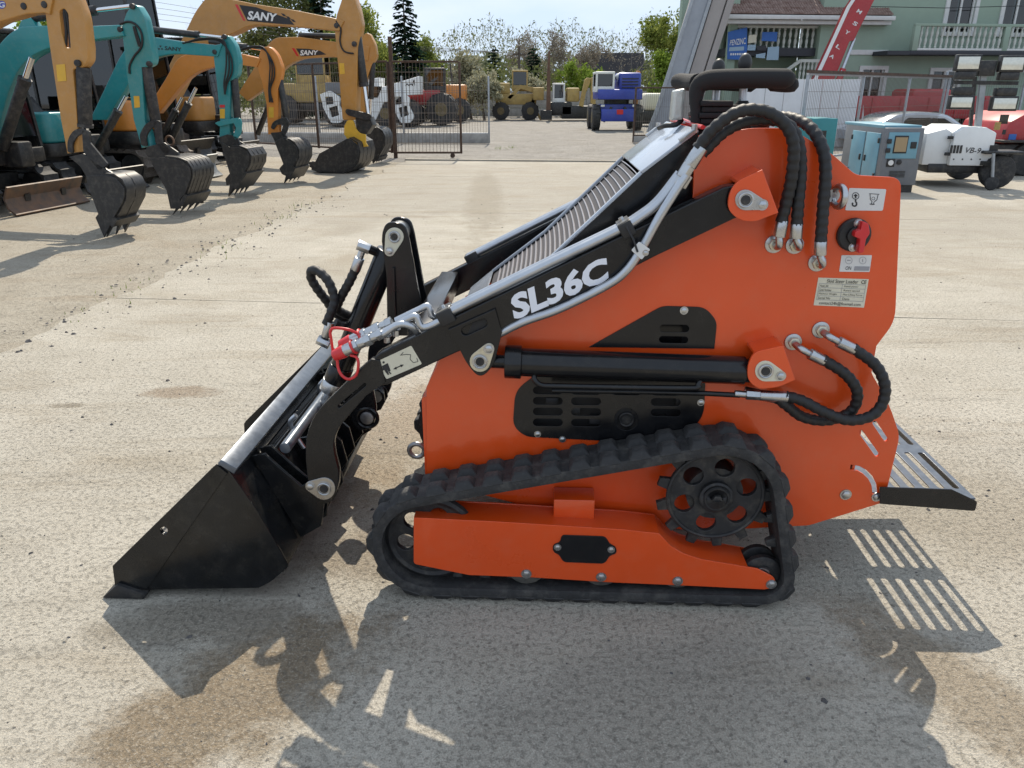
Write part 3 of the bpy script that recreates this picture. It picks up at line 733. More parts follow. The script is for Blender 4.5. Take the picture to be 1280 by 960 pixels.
# --- tilt tower, tilt cylinder
TV = (.49, .60)
tw_px = [(477, 302), (477.5, 291, 9), (482, 279, 9), (493, 277, 9), (506, 281, 9), (511, 296, 6), (529, 392), (520, 420), (484, 420), (483, 345, 6)]
tw = uzl(rnd(tw_px), TV[0])
tower = plate_uz('tilt_tower', tw, TV[0], .014, 'black', loader, (), .003)
plate_uz('tower_cheek', tw, TV[1], .014, 'black', tower, (), .003)
q = P(493, 295, TV[0]); MB().cyl((q[0], TV[0] + .012, q[2]), (q[0], TV[1] + .002, q[2]), .036, seg=20).build('pin_bush', 'zinc', tower)
plate_uz('tower_rib', uzl([(491, 334), (494, 334), (496, 410), (492, 410)], TV[0]), TV[0] - .012, .012, 'black', tower)
retainer(tower, (493, 296), 11.5, (487, 314), 6.5, TV[0], 'cream')
TC = .555
t0, t1 = P(493, 296, TC), P(402, 520, TC)
tcyl = MB().cyl(along(t0, t1, .07), along(t0, t1, .72), .041, seg=22).build('tilt_cylinder', 'black', loader, bevel=.003)
MB().cyl(along(t0, t1, .70), along(t0, t1, .80), .045, seg=22).build('cylinder_gland', 'black', tcyl, bevel=.003)
MB().cyl(along(t0, t1, .79), along(t0, t1, .85), .047, seg=22).build('gland_ring', 'zinc', tcyl, bevel=.002)
MB().cyl(along(t0, t1, .84), along(t0, t1, 1.0), .026, seg=16).build('piston_rod', 'zinc', tcyl)
MB().cyl(P(478, 318, TC), P(456, 309, TC - .03), .016, seg=14).build('port', 'black', tcyl)
MB().cyl(P(462, 312, TC - .03), P(447, 306, TC - .035), .019, seg=8).build('elbow_fitting', 'zinc', tcyl, 30, .002)
MB().cyl(P(453, 313, TC - .03), P(449, 325, TC - .03), .012, seg=10).build('hose_stem', 'zinc', tcyl)
MB().cyl(P(450, 322, TC - .03), P(444, 338, TC - .03), .0175, seg=16).build('hose_ferrule', 'zinc', tcyl, 30, .002)
hose('tilt_hose', [P(444, 337, TC - .03), P(436, 354, TC - .03), P(427, 370, TC - .02), P(421, 385, TC), P(428, 391, TC + .02), P(440, 396, TC + .06)], .0165, tcyl)
hose('tilt_hose', [P(408, 405, TC - .05), P(413, 392, TC - .05), P(418, 375, TC - .04), P(411, 353, TC - .03), P(399, 340, TC - .02), P(390, 338, TC - .01), P(389, 347, TC), P(396, 360, TC + .01), P(409, 377, TC + .03), P(420, 392, TC + .05), P(440, 406, TC + .08)], .0165, tcyl)
MB().cyl(P(413, 402, TC - .05), P(407, 421, TC - .05), .0165, seg=16).build('hose_ferrule', 'zinc', tcyl, 30, .002)
MB().cyl(P(397, 424, TC - .05), P(412, 431, TC - .05), .019, seg=8).build('elbow_fitting', 'zinc', tcyl, 30, .002)
hose('tilt_hose', [P(419, 403, TC - .02), P(430, 407, TC), P(445, 403, TC + .05)], .015, tcyl)
# --- bucket
B0, B1 = -.015, 1.145
bucket = LO.empty('bucket'); bucket.location = (0, 0, 0); bucket.rotation_euler = (0, 0, 0); bucket.parent = loader
side_px = [(144, 735), (141, 708), (268, 582, 6), (280, 581, 5), (286, 588), (322, 640), (361, 708, 3), (338, 728, 8), (323, 735), (185, 737)]
bs = uzl(rnd(side_px), B0)
hole = uzl(circ(206, 662, 4.6, 14), B0)
for v in (B0, B1 - .010): plate_uz('bucket_side', bs, v, .010, 'bucket_black', bucket, [hole], .0012)
st = uzl([(144, 735.5), (140.5, 707.5), (270, 580.5), (284, 592), (184, 736)], B0 - .006)
plate_uz('side_cutter', st, B0 - .0062, .006, 'bucket_black', bucket, [uzl(circ(206, 662, 4.6, 14), B0)], .0012)
plate_uz('side_cutter', st, B1, .006, 'bucket_black', bucket, [uzl(circ(206, 662, 4.6, 14), B0)], .0012)
prof_b = uzl([(146, 734), (323, 733.5), (338, 727), (359, 708), (322, 641), (287, 590)], B0)
MB().sheet(prof_b, B0 + .0105, B1 - .0105, .008).build('bucket_shell', 'bucket_black', bucket, 25)
ce = uzl([(127, 745), (146, 732), (180, 732.5), (178, 743)], B0 - .02)
MB().prism([(ce[0][0], .004), (ce[1][0], ce[1][1] + .002), (ce[2][0], .020), (ce[3][0], .003)], B0 - .020, B1 + .014).build('cutting_edge', 'darksteel', bucket, bevel=.002)
tp = uzl([(276, 576), (287, 590)], B0); tq = LO.at(296, 588, B0)
MB().prism([LO.at(272, 579, B0), LO.at(277, 574, B0), LO.at(297, 585, B0), LO.at(293, 592, B0)], B0 - .004, B1 + .004).build('bucket_lip', 'skytone_steel', bucket, bevel=.003)
def bk(t, off): # point on the bucket's back, t from top (0) to bottom (1), off outwards
    a, c = Vector(LO.at(290, 592, B0)), Vector(LO.at(360, 706, B0)); d = (c - a); n = Vector((-d.y, d.x)).normalized()
    if n.x < 0: n = -n
    p = a + d * t + n * off; return (p.x, p.y)
# stiffener, coupler bar, hinge ears, carrier plate on the back of the bucket
MB().prism([bk(.10, .002), bk(.10, .05), bk(.17, .05), bk(.17, .002)], .20, .92).build('back_stiffener', 'bucket_black', bucket, bevel=.003)
c = bk(.12, .095); MB().cyl((c[0], .17, c[1]), (c[0], .93, c[1]), .019, seg=20).build('coupler_bar', 'skytone_steel', bucket, bevel=.003)
ear = [bk(.02, .003), bk(.05, .06), bk(.26, .10), bk(.50, .125), bk(.56, .21), bk(.70, .235), bk(.80, .19), bk(.88, .10), bk(.97, .003)]
ear = [bk(.04, .003), bk(.06, .045), bk(.30, .075), bk(.48, .10)] + [LO.at(405 + 18 * math.cos(R(a)), 611 + 19 * math.sin(R(a)), .13) for a in (-70, -30, 10, 50, 90)] + [bk(.93, .09), bk(.97, .003)]
for v in (.128, .19, .905, .965): plate_uz('hinge_ear', ear, v, .012, 'bucket_black', bucket, (), .002)
q = LO.at(405, 611, .10)
for (v0, v1) in ((AV0, .21), (.90, 1.01)): MB().cyl((q[0], v0 + .001, q[1]), (q[0], v1, q[1]), .026, seg=18).build('hinge_pin', 'zinc', bucket)
MB().prism([bk(.22, .012), bk(.22, .024), bk(.95, .024), bk(.95, .012)], .21, .90).build('carrier_plate', 'bucket_black', bucket, bevel=.003)
for v in (.36, .50, .62, .76): plate_uz('carrier_rib', [bk(.2, .022), bk(.26, .09), bk(.55, .13), bk(.80, .11), bk(.93, .022)], v, .012, 'bucket_black', bucket, (), .002)
MB().prism([bk(.94, .012), bk(.93, .05), bk(.99, .05), bk(1.0, .012)], .22, .95).build('lower_hook', 'bucket_black', bucket, bevel=.003)
for (pts, v) in (([(370, 519), (363, 527), (366, 538), (380, 560)], .33), ([(404, 476), (399, 483), (402, 494), (410, 505)], .72)):
    MB().tube(resamp(cr([P(x, y, v) for x, y in pts], 6), .006), .0085, 10).build('latch_handle', 'tube', bucket, 60)
# tilt linkage lug low behind the leg
lg = uzl(rnd([(455, 488), (466, 486), (471, 512, 10), (466, 535, 14), (447, 540, 12), (436, 520, 10)]), .62)
lug = plate_uz('linkage_lug', lg, .62, .02, 'black', loader, (), .003)
q = P(459, 522, .62); MB().cyl((q[0], .612, q[2]), (q[0], .64, q[2]), .026, seg=18).build('pin_end', 'steel', lug, bevel=.002)
MB().ring((q[0], .619, q[2]), (0, 1, 0), .04, .008).build('pin_boss', 'black', lug)

# --- track units
TW = .160
circles = [((-.505, .20), .150), ((.389, .379), .165), ((.556, .112), .062)]
NP = 34
pathP, PL = loop_resample(hull(circles), NP * 4)
def track(v0, name):
    n = len(pathP); t = .033; vs = []; fs = []
    for i in range(n):
        d = (pathP[(i + 1) % n] - pathP[i - 1]).normalized(); nr = Vector((d.y, -d.x)); a = pathP[i]; b = a + nr * t; mth = a + nr * t * .5
        vs += [(a.x, v0 + .004, a.y), (a.x, v0 + TW - .004, a.y), (mth.x, v0 + TW, mth.y), (b.x, v0 + TW - .004, b.y), (b.x, v0 + .004, b.y), (mth.x, v0, mth.y)]
    for i in range(n):
        for e in range(6): fs.append((i * 6 + e, i * 6 + (e + 1) % 6, ((i + 1) % n) * 6 + (e + 1) % 6, ((i + 1) % n) * 6 + e))
    return MB().add(vs, fs).build(name, 'rubber', loader, 50)
def lugmesh(w, rows):
    b = MB(); L0, L1, H = .036, .019, .022
    vs = []
    for (l, h, wi) in ((L0, -.004, 0), (L0 * .85, .005, .004), (L1, H, .016)):
        vs += [(-l, wi, h), (l, wi, h), (l, w - wi, h), (-l, w - wi, h)]
    b.add(vs, [(3, 2, 1, 0), (8, 9, 10, 11)] + [(k * 4 + e, k * 4 + (e + 1) % 4, k * 4 + 4 + (e + 1) % 4, k * 4 + 4 + e) for k in range(2) for e in range(4)])
    return b.mesh('tread_lug', 30, .003, 1)
lug_me = lugmesh(.070, 1)
gb = MB(); gb.add([(-.018, 0, .002), (.018, 0, .002), (.018, .03, .002), (-.018, .03, .002), (-.010, .003, -.03), (.010, .003, -.03), (.010, .027, -.03), (-.010, .027, -.03)], [(0, 1, 2, 3), (7, 6, 5, 4), (0, 4, 5, 1), (1, 5, 6, 2), (2, 6, 7, 3), (3, 7, 4, 0)])
guide_me = gb.mesh('drive_lug', 0, .003, 1)
def dress(belt, v0):
    n = len(pathP)
    for k in range(NP):
        i = k * 4; d = (pathP[(i + 1) % n] - pathP[i - 1]).normalized(); nr = Vector((d.y, -d.x))
        p = pathP[i] + nr * .031; a = math.atan2(d.y, d.x)
        for (dv, du) in ((0.0, 0), (.086, .010)):
            o = link('tread_lug', lug_me, 'rubber', belt); o.location = (p.x, v0 + dv, p.y); o.rotation_euler = (math.pi, -a, 0)
            o.rotation_euler = Matrix(((-d.x, 0, nr.x), (0, 1, 0), (-d.y, 0, nr.y))).to_euler()
        i2 = i + 2; p = pathP[i2 % n]; d = (pathP[(i2 + 1) % n] - pathP[(i2 - 1) % n]).normalized(); nr = Vector((d.y, -d.x))
        o = link('drive_lug', guide_me, 'rubber', belt); o.location = (p.x, v0 + .064, p.y); o.rotation_euler = Matrix(((-d.x, 0, nr.x), (0, 1, 0), (-d.y, 0, nr.y))).to_euler()
frame_px = [(517, 647, 3), (620, 652), (780, 662), (824, 667), (838, 682), (852, 691, 6), (876, 699), (947, 711), (969, 722, 8), (970, 735, 8), (955, 737), (874, 733), (760, 728), (665, 722), (586, 719), (517, 705, 4)]
FV = .018
fo = uzl(rnd(frame_px), FV)
cover_px = rnd([(702, 668, 10), (757, 670, 10), (762, 679, 3), (770, 683, 5), (771, 691, 5), (762, 694, 3), (756, 704, 10), (704, 702, 10), (699, 693, 3), (691, 689, 5), (691, 680, 5), (700, 677, 3)])
sprocket_holes = 6
def track_unit(v0, far):
    belt = track(v0, 'track_belt'); dress(belt, v0)
    fv = v0 + FV if not far else v0 + TW - FV - .006
    w = .115
    a = v0 + FV; 
    outer = plate_uz('track_frame', fo, fv, .006, 'orange', loader, (), .0015)
    top = [fo[0], fo[1]]
    # top plate and inner cheek of the roller frame
    tpl = uzl([(517, 647.3), (780, 662.3), (824, 667.3), (838, 682.3), (852, 691.3), (876, 699.3), (935, 709)], FV)
    MB().sheet(tpl, min(fv, fv + (w if not far else -w)) + .0065, max(fv, fv + (w if not far else -w)) - .0005, -.006).build('frame_top', 'orange', outer, 25)
    iv = fv + w if not far else fv - w
    plate_uz('frame_cheek', fo, iv, .006, 'orange', outer, (), .0015)
    c = LO.at(717, 652, FV + .06)
    MB().box((c[0], v0 + .118, c[1] + .03), (.13, .085, .10)).build('frame_mount', 'orange', outer, bevel=.004)
    if not far:
        cv = fv - .004
        cov = plate_uz('access_cover', uzl(cover_px, fv), cv, .004, 'black', outer, (), .001)
        for (x, y) in ((697, 684), (764, 687)): q = LO.at(x, y, cv); bolt(cov, q[0], cv, q[1], .0095)
        for (x, y) in ((658, 717), (751.5, 721), (847, 726), (964, 730)): q = LO.at(x, y, fv); bolt(outer, q[0], fv, q[1], .0135)
    # front idler with round holes
    c = circles[0][0]; idl = plate_uz('front_idler', circ(c[0], c[1], .145, 40), v0 + .06, .022, 'darksteel', loader, [circ(c[0] + .085 * math.cos(R(k * 60 + 12)), c[1] + .085 * math.sin(R(k * 60 + 12)), .030, 16) for k in range(6)], .003)
    MB().cyl((c[0], v0 + .03, c[1]), (c[0], v0 + .11, c[1]), .045, seg=20).build('idler_hub', 'darksteel', idl, bevel=.003)
    MB().ring((c[0], v0 + .071, c[1]), (0, 1, 0), .138, .016, 40, 8).build('idler_rim', 'darksteel', idl)
    # drive sprocket
    c = circles[1][0]; tooth = []
    for k in range(13):
        a = 2 * math.pi * k / 13
        for (da, r) in ((-.13, .150), (-.075, .183), (.075, .183), (.13, .150)): tooth.append((c[0] + r * math.cos(a + da), c[1] + r * math.sin(a + da)))
    spr = plate_uz('drive_sprocket', tooth, v0 + .058, .018, 'darksteel', loader, [circ(c[0] + .098 * math.cos(R(k * 60 + 18)), c[1] + .098 * math.sin(R(k * 60 + 18)), .031, 18) for k in range(6)], .002)
    s = -1 if not far else 1; vv = v0 + .058 if not far else v0 + .076
    MB().ring((c[0], vv, c[1]), (0, 1, 0), .146, .007, 40, 8).build('sprocket_rim', 'darksteel', spr)
    MB().tube([(c[0], vv + .01 * -s, c[1]), (c[0], vv + .016 * s, c[1]), (c[0], vv + .020 * s, c[1]), (c[0], vv + .020 * s, c[1])], [.052, .052, .046, .02], 28).build('sprocket_hub', 'darksteel', spr)
    MB().ring((c[0], vv + .021 * s, c[1]), (0, 1, 0), .036, .005, 26, 6).build('hub_ring', 'darksteel', spr)
    MB().cyl((c[0], vv + .020 * s, c[1]), (c[0], vv + .034 * s, c[1]), .017, seg=6).build('hub_nut', 'darksteel', spr, bevel=.002)
    MB().cyl((c[0], v0 + .07, c[1]), (c[0], (VP if not far else VQ), c[1]), .088, seg=24).build('drive_motor', 'darksteel', spr)
    c = circles[2][0]; ro = MB()
    for dv in (.035, .095): ro.tube([(c[0], v0 + dv, c[1]), (c[0], v0 + dv + .004, c[1]), (c[0], v0 + dv + .022, c[1]), (c[0], v0 + dv + .026, c[1])], [.05, .06, .06, .05], 26)
    ro.cyl((c[0], v0 + .03, c[1]), (c[0], v0 + .13, c[1]), .032, seg=18); r_ = ro.build('rear_idler', 'darksteel', loader)
    MB().ring((c[0], v0 + .0335, c[1]), (0, 1, 0), .022, .005, 20, 6).build('bearing_ring', 'zinc', r_)
    for x in (658, 751, 846):
        u, z = LO.at(x, 722, v0 + .05 if not far else .05)
        rr = MB()
        for dv in (.034, .092): rr.cyl((u, v0 + dv, .116), (u, v0 + dv + .03, .116), .064, seg=24)
        rr.cyl((u, v0 + .03, .116), (u, v0 + .125, .116), .03, seg=14); rr.build('track_roller', 'rollersteel', loader, bevel=.003)
track_unit(0.0, False)
track_unit(2 * VC - TW, True)

# --- hoses on the side plate
HV = .105
def elbow(par, c, top, v):
    q = P(*c, VP); b = MB(); b.cyl((q[0], VP + .001, q[2]), (q[0], VP - .006, q[2]), .026, seg=20); fl = b.build('port_flange', 'zinc', par, bevel=.002)
    MB().cyl((q[0], VP - .006, q[2]), (q[0], VP - .020, q[2]), .018, seg=6).build('port_nut', 'yzinc', fl, 30, .0015)
    t = P(*top, v); MB().tube(resamp(cr([(q[0], VP - .015, q[2]), (q[0], VP - .040, q[2]), (q[0] + (t[0] - q[0]) * .3, v, q[2] + (t[2] - q[2]) * .3), t], 6), .004), .0105, 12).build('elbow_stem', 'zinc', fl, 60)
    return fl
def pressure_hose(name, c, stem, fer, pts, vs, r=.0165):
    fl = elbow(loader, c, stem, HV)
    h = hose(name, [P(x, y, v) for (x, y), v in zip(pts, vs)], r, loader)
    a, b = P(*stem, HV), P(*fer, HV); MB().cyl(a, b, .0170, seg=18).build('hose_ferrule', 'zinc', h, 30, .002)
    return h
h1 = [(977, 277), (983, 252), (990, 219), (992, 180), (980, 154), (955, 139), (923, 140), (892, 161), (872, 186)]
pressure_hose('arm_hose', (967, 305), (974, 296), (978, 275), h1, [.105, .10, .085, .075, .075, .075, .075, .08, .085])
h2 = [(996, 281), (998, 252), (1001, 212), (998, 178), (985, 156), (962, 149), (935, 151), (905, 165), (878, 192)]
pressure_hose('arm_hose', (993, 306), (995, 298), (996, 279), h2, [.105, .105, .11, .115, .12, .12, .12, .12, .118])
h3 = [(1026, 302), (1029, 258), (1032, 214), (1027, 182), (1010, 157), (985, 147), (962, 150), (944, 160)]
pressure_hose('arm_hose', (1021, 328), (1025, 319), (1026, 301), h3, [.105, .11, .12, .14, .19, .26, .33, .38])
h4 = [(1028, 449), (1056, 467), (1071, 488), (1068, 509), (1052, 521), (1028, 526), (1003, 521), (985, 508), (972, 498)]
pressure_hose('lift_hose', (991, 427), (1012, 442), (1030, 451), h4, [.105, .10, .10, .11, .115, .115, .11, .10, .095])
h5 = [(1066, 435), (1094, 456), (1106, 482), (1102, 506), (1086, 521), (1059, 525), (1030, 515), (1003, 501), (982, 495)]
pressure_hose('lift_hose', (1025.5, 412), (1048, 427), (1068, 437), h5, [.105, .095, .085, .08, .075, .07, .07, .08, .09])
for (a, b, y) in ((945, 984, 494), ):
    f = MB(); f.cyl(P(918, 492, .09), P(934, 493, .09), .0105, seg=12); f.cyl(P(932, 493, .09), P(950, 494, .09), .016, seg=6); f.cyl(P(949, 494, .09), P(984, 496, .09), .0165, seg=18)
    f.build('hose_fitting', 'zinc', loader, 30, .0015)
    f = MB(); f.cyl(P(930, 489, .12), P(975, 499, .10), .016, seg=16); f.build('hose_fitting', 'zinc', loader, 30, .0015)
# lifting eye, eye bolt
q = P(1044, 244, VP); eb = MB(); eb.cyl((q[0] - .01, VP, q[2]), (q[0] - .01, VP - .014, q[2]), .018, seg=16); eb.ring((q[0], VP - .030, q[2]), (.97, .25, 0), .027, .0095, 26, 10); eb.build('lifting_eye', 'zinc', loader, 60)
q = P(521, 563, .30); eb = MB(); eb.ring((q[0], .30, q[2]), (0, 1, .1), .026, .0085, 24, 10); eb.cyl((q[0] + .025, .30, q[2]), (q[0] + .075, .30, q[2]), .009, seg=10); eb.build('tie_down_eye', 'steel', loader, 60)
# bolts on the rear of the plate
for (x, y, r) in ((1057, 618, .015), (1095.5, 621, .013)): q = P(x, y, VP); bolt(near_plate, q[0], VP, q[2], r)
# stickers, key switch
SV = VP - .0012
st1 = plate('lifting_label', LO, [(1061.5, 235, 2), (1108, 236.5, 2), (1103.5, 263.5, 2), (1056.5, 263, 2)], SV, .001, 'sticker', near_plate, (), .0002)
z14 = lambda x, y: (1010 + x * .1875, 220 + y * .1875)
def ringpoly(cx, cy, r, w, n=14): return [[(cx + r * math.cos(2 * math.pi * k / n), cy + r * math.sin(2 * math.pi * k / n)), (cx + r * math.cos(2 * math.pi * (k + 1) / n), cy + r * math.sin(2 * math.pi * (k + 1) / n)),
          (cx + (r - w) * math.cos(2 * math.pi * (k + 1) / n), cy + (r - w) * math.sin(2 * math.pi * (k + 1) / n)), (cx + (r - w) * math.cos(2 * math.pi * k / n), cy + (r - w) * math.sin(2 * math.pi * k / n))] for k in range(n)]
def strokes(pts, w): return [seg2(*a, *b, w) for a, b in zip(pts, pts[1:])]
pr = ringpoly(*z14(318, 133), 4.6, .8)
pr += strokes([z14(*p) for p in ((318, 158), (318, 172), (326, 182), (322, 198), (306, 202), (294, 190), (300, 178))], .95)
pr += [[z14(318, 118), z14(334, 134), z14(302, 134)], seg2(*z14(318, 130), *z14(318, 148), 1.0)]
pr += strokes([z14(*p) for p in ((408, 118), (476, 122))], .35) + strokes([z14(*p) for p in ((414, 120), (416, 156), (428, 172), (422, 188))], .4) + strokes([z14(*p) for p in ((468, 122), (460, 158), (440, 174), (438, 188))], .4)
pr += strokes([z14(*p) for p in ((412, 187), (444, 189))], .6) + ringpoly(*z14(436, 150), 2.2, .5, 10)
ink(st1, pr, 'ink', SV - .001)
st2 = plate('key_label', LO, [(1052, 319, 1), (1090, 319, 1), (1087, 340, 1), (1049, 339.6, 1)], SV, .001, 'sticker', near_plate, (), .0002)
ink(st2, ringpoly(*z14(272, 563), 4.6, .5) + ringpoly(*z14(365, 563), 4.6, .5) + strokes([z14(365, 553), z14(365, 573)], .5) + strokes([z14(260, 562), z14(284, 563)], .5) + [[z14(312, 602), z14(412, 604), z14(405, 632), z14(305, 630)]], 'greyink', SV - .001)
text_quad('label_text', 'ON', [P(*z14(*p), SV - .0005) for p in ((252, 601), (289, 602), (285, 626), (247, 625))], 'ink', st2, .0, (0, -.0012, 0))
st3 = plate('data_plate', LO, [(1023, 347), (1086, 349), (1080, 384.6), (1017, 381.6)], SV, .001, 'cream', near_plate, (), .0002)
def tq(s, x0, y0, x1, y1, par, m='ink', bold=0): # text on the data plate, in plate fractions
    def pt(a, b):
        t = Vector((1023, 347)).lerp(Vector((1086, 349)), a); q = Vector((1017, 381.6)).lerp(Vector((1080, 384.6)), a); r = t.lerp(q, b); return P(r.x, r.y, SV - .0005)
    return text_quad('label_text', s, [pt(x0, y0), pt(x1, y0), pt(x1, y1), pt(x0, y1)], m, par, bold, (0, -.0012, 0))
tq('Skid Steer Loader', .18, .04, .80, .17, st3); tq('CE', .86, .04, .96, .17, st3, bold=.01); tq('contact24h@foxmail.com', .10, .84, .92, .98, st3)
for j, (a, b) in enumerate((('Model: 360', 'Rated power'), ('Serial Number', 'Rated speed'), ('Machine Weight', 'Max Lifting Force'), ('Serial No', 'Date'))):
    tq(a, .06, .245 + j * .145, (.22, .30, .42, .30)[j], .325 + j * .145, st3, 'ink'); tq(b, .54, .245 + j * .145, (.82, .86, .92, .68)[j], .325 + j * .145, st3, 'ink')
def ptd(a, b):
    t = Vector((1023, 347)).lerp(Vector((1086, 349)), a); q = Vector((1017, 381.6)).lerp(Vector((1080, 384.6)), a); return tuple(t.lerp(q, b))
ink(st3, [seg2(*ptd(.04, y), *ptd(.96, y), .22) for y in (.21, .355, .50, .645, .79)] + [seg2(*ptd(x, .21), *ptd(x, .79), .22) for x in (.04, .5, .96)], 'greyink', SV - .001)
q = P(1066, 293, VP); ks = MB(); ks.tube([(q[0], VP + .001, q[2]), (q[0], VP - .012, q[2]), (q[0], VP - .016, q[2])], [.047, .047, .042], 28); sw = ks.build('isolator_switch', 'plastic', loader)
MB().cyl((q[0], VP - .016, q[2]), (q[0], VP - .026, q[2]), .024, seg=18).build('switch_collar', 'plastic', sw, bevel=.003)
kv = VP - .05
plate('switch_key', LO, [(1078, 277, 2), (1086, 279, 3), (1088, 292, 3), (1083, 299), (1080, 316, 2), (1073, 317, 2), (1075, 299), (1068, 296, 2), (1069, 290, 2), (1076, 287)], kv, .028, 'red', sw, (), .003)
for (x, y) in ((1072.5, 279), (1066, 309)): q2 = P(x, y, VP - .016); bolt(sw, q2[0], VP - .016, q2[2], .010)
# --- operator controls: padded handle, levers, boots
def HP(px, py, v): return P(px, py, v)
hv = .40
rr = .028
hp = resamp(cr([HP(870, 162, .42), HP(870, 140, .42), HP(870, 122, .42), HP(873, 108, .42), HP(883, 101, .41), HP(900, 99, hv), HP(950, 98, hv), HP(993, 98.5, hv)], 6), .012)
hb_ = MB(); hb_.tube(hp, [rr * (.60 + .40 * min(1, max(0, (i - 5) / 7))) for i in range(len(hp) - 2)] + [rr * .85, rr * .45], 14); hd = hb_.build('handle_bar', 'foam', loader, 60)
hp2 = resamp(cr([HP(880, 103, .52), HP(910, 104, .54), HP(945, 106, .55)], 5), .012); MB().tube(hp2, [rr * .8] * (len(hp2) - 1) + [rr * .45], 12).build('handle_pad', 'foam', hd, 60)
hp3 = resamp(cr([HP(960, 104, .42), HP(985, 106, .42), HP(997, 104, .42)], 5), .01); MB().tube(hp3, [rr * .5] + [rr * .78] * (len(hp3) - 2) + [rr * .45], 12).build('handle_pad', 'foam', hd, 60)
hp4 = resamp(cr([HP(872, 103, .44), HP(862, 103, .55), HP(851, 102, .62), HP(845, 102, .66)], 5), .012); MB().tube(hp4, [rr * .9] * (len(hp4) - 2) + [rr * .85, rr * .4], 12).build('handle_pad', 'foam', hd, 60)
for (x, y0, y1, v, kn) in ((928, 131, 82, .46, 81), (894, 131, 88, .60, 84)):
    a, b = HP(x, y0, v), HP(x + (3 if x > 900 else 4), y1, v)
    lv = MB().cyl(a, b, .0125, seg=12).build('control_lever', 'tube', loader)
    MB().ball((b[0], b[1], b[2] + .006), .021, 14, 10, (1, 1, 1.4)).build('lever_knob', 'plastic', lv, 60)
    bt = MB(); bt.tube([(a[0], a[1], a[2] - .05), (a[0], a[1], a[2] - .03), (a[0], a[1], a[2] - .026), (a[0], a[1], a[2] - .01), (a[0], a[1], a[2] + .012)], [.05, .045, .032, .028, .016], 16); bt.build('lever_boot', 'foam', lv)
    MB().ball((a[0] - .01, a[1], a[2] - .03), .075, 16, 8, (1, .9, .25)).build('lever_base', 'sticker', lv, 60)
bo = MB()
c = HP(886, 150, .50)
for k in range(6): bo.box((c[0], c[1], c[2] - .035 + k * .017), (.085 + .012 * (k % 2), .20 + .012 * (k % 2), .0155))
bo.build('control_bellows', 'foam', loader, bevel=.004)
bo = MB(); c = HP(925, 150, .50)
for k in range(5): bo.box((c[0], c[1], c[2] - .03 + k * .017), (.12 + .012 * (k % 2), .20 + .012 * (k % 2), .0155))
bo.build('control_bellows', 'foam', loader, bevel=.004)
bx = [HP(843, 113, .50), HP(857, 108, .50), HP(855, 150, .50), HP(838, 151, .50)]
plate('wrapped_control_box', LO, [(843, 113, 3), (857, 110, 3), (854, 150, 3), (839, 151, 3)], .48, .06, 'bag', loader, (), .008)
MB().tube(resamp(cr([HP(852, 150, .50), HP(845, 156, .48), HP(832, 157, .50), HP(824, 160, .55)], 5), .01), .008, 8).build('control_cable', 'plastic', loader, 60)
# --- operator platform with slots
BU0, BU1, BZ = .862, 1.235, .335
sl = []
ncol = 6
for r_, (a, b) in enumerate(((.225, .475), (.56, .79))):
    for k in range(ncol):
        u = .970 + k * .0475
        
        if r_ == 1 and k == 0: continue
        sl.append([(p[0], p[1]) for p in slot(u, a, u, b, .0105)])
me = curve_mesh([[(BU0, .178), (.930, .178), (.930, .152), (BU1, .152), (BU1, .845), (BU0, .845)]] + sl, .0025, .0008)
for q in me.vertices: q.co = (q.co.x, q.co.y, BZ + q.co.z)
me.materials.clear(); finish(me, 30); board = link('operator_platform', me, 'steel2' if 'steel2' in MATS else 'skytone_steel', loader)
plate('platform_flange', LO, [(1100, 609), (1190, 612), (1222, 627, 3), (1219, 639, 3), (1100, 630)], .146, .005, 'black', board, (), .001)
fo_ = uzl([(1100, 609), (1190, 612), (1222, 627), (1219, 639), (1100, 630)], .146)
plate_uz('platform_flange', fo_, .846, .005, 'black', board)
MB().box((BU1 - .003, .50, BZ - .018), (.006, .68, .030)).build('platform_lip', 'black', board)
# underside of arms: hydraulic valve block near nose
MB().box((-.43, .55, .74), (.06, .30, .10)).build('valve_block', 'darksteel', loader, bevel=.004)

MB().box((.846, .55, .78), (.008, VQ - VP - .02, .84)).build('rear_panel', 'orange', loader)
# ------------------------------------------------------------------ the row of excavators on the left
mat('teal', (.02, .22, .235), .35, coat=.25, var=.08, vscale=3, dust=.15)
mat('ochre', (.42, .205, .045), .4, coat=.15, var=.1, vscale=3, dust=.2)
mat('amber', (.56, .20, .03), .36, coat=.2, var=.08, vscale=3, dust=.12)
mat('yellow', (.62, .36, .03), .45, var=.1, dust=.1)
mat('old_yellow', (.36, .245, .075), .6, var=.2, vscale=4, dust=.35)
mat('exblack', (.014, .014, .015), .42, var=.3, vscale=6, dust=.18)
mat('blade_brown', (.16, .085, .045), .6, var=.4, vscale=8, col2=(.07, .055, .045))
mat('blade_grey', (.20, .21, .21), .4, .5, var=.3, vscale=8)
mat('steeltrack', (.11, .09, .075), .7, .3, var=.4, vscale=30, dust=.4)
mat('blue', (.025, .05, .33), .4, coat=.2, var=.1, vscale=3, dust=.1)
mat('white', (.70, .71, .70), .45, var=.05, vscale=3, dust=.12)
mat('seat', (.03, .03, .032), .8)
mat('chrome', (.7, .7, .71), .15, 1.0)
glassmat('glass', (.62, .72, .72), .03, .14)
glassmat('darkglass', (.10, .13, .135), .03, .09)

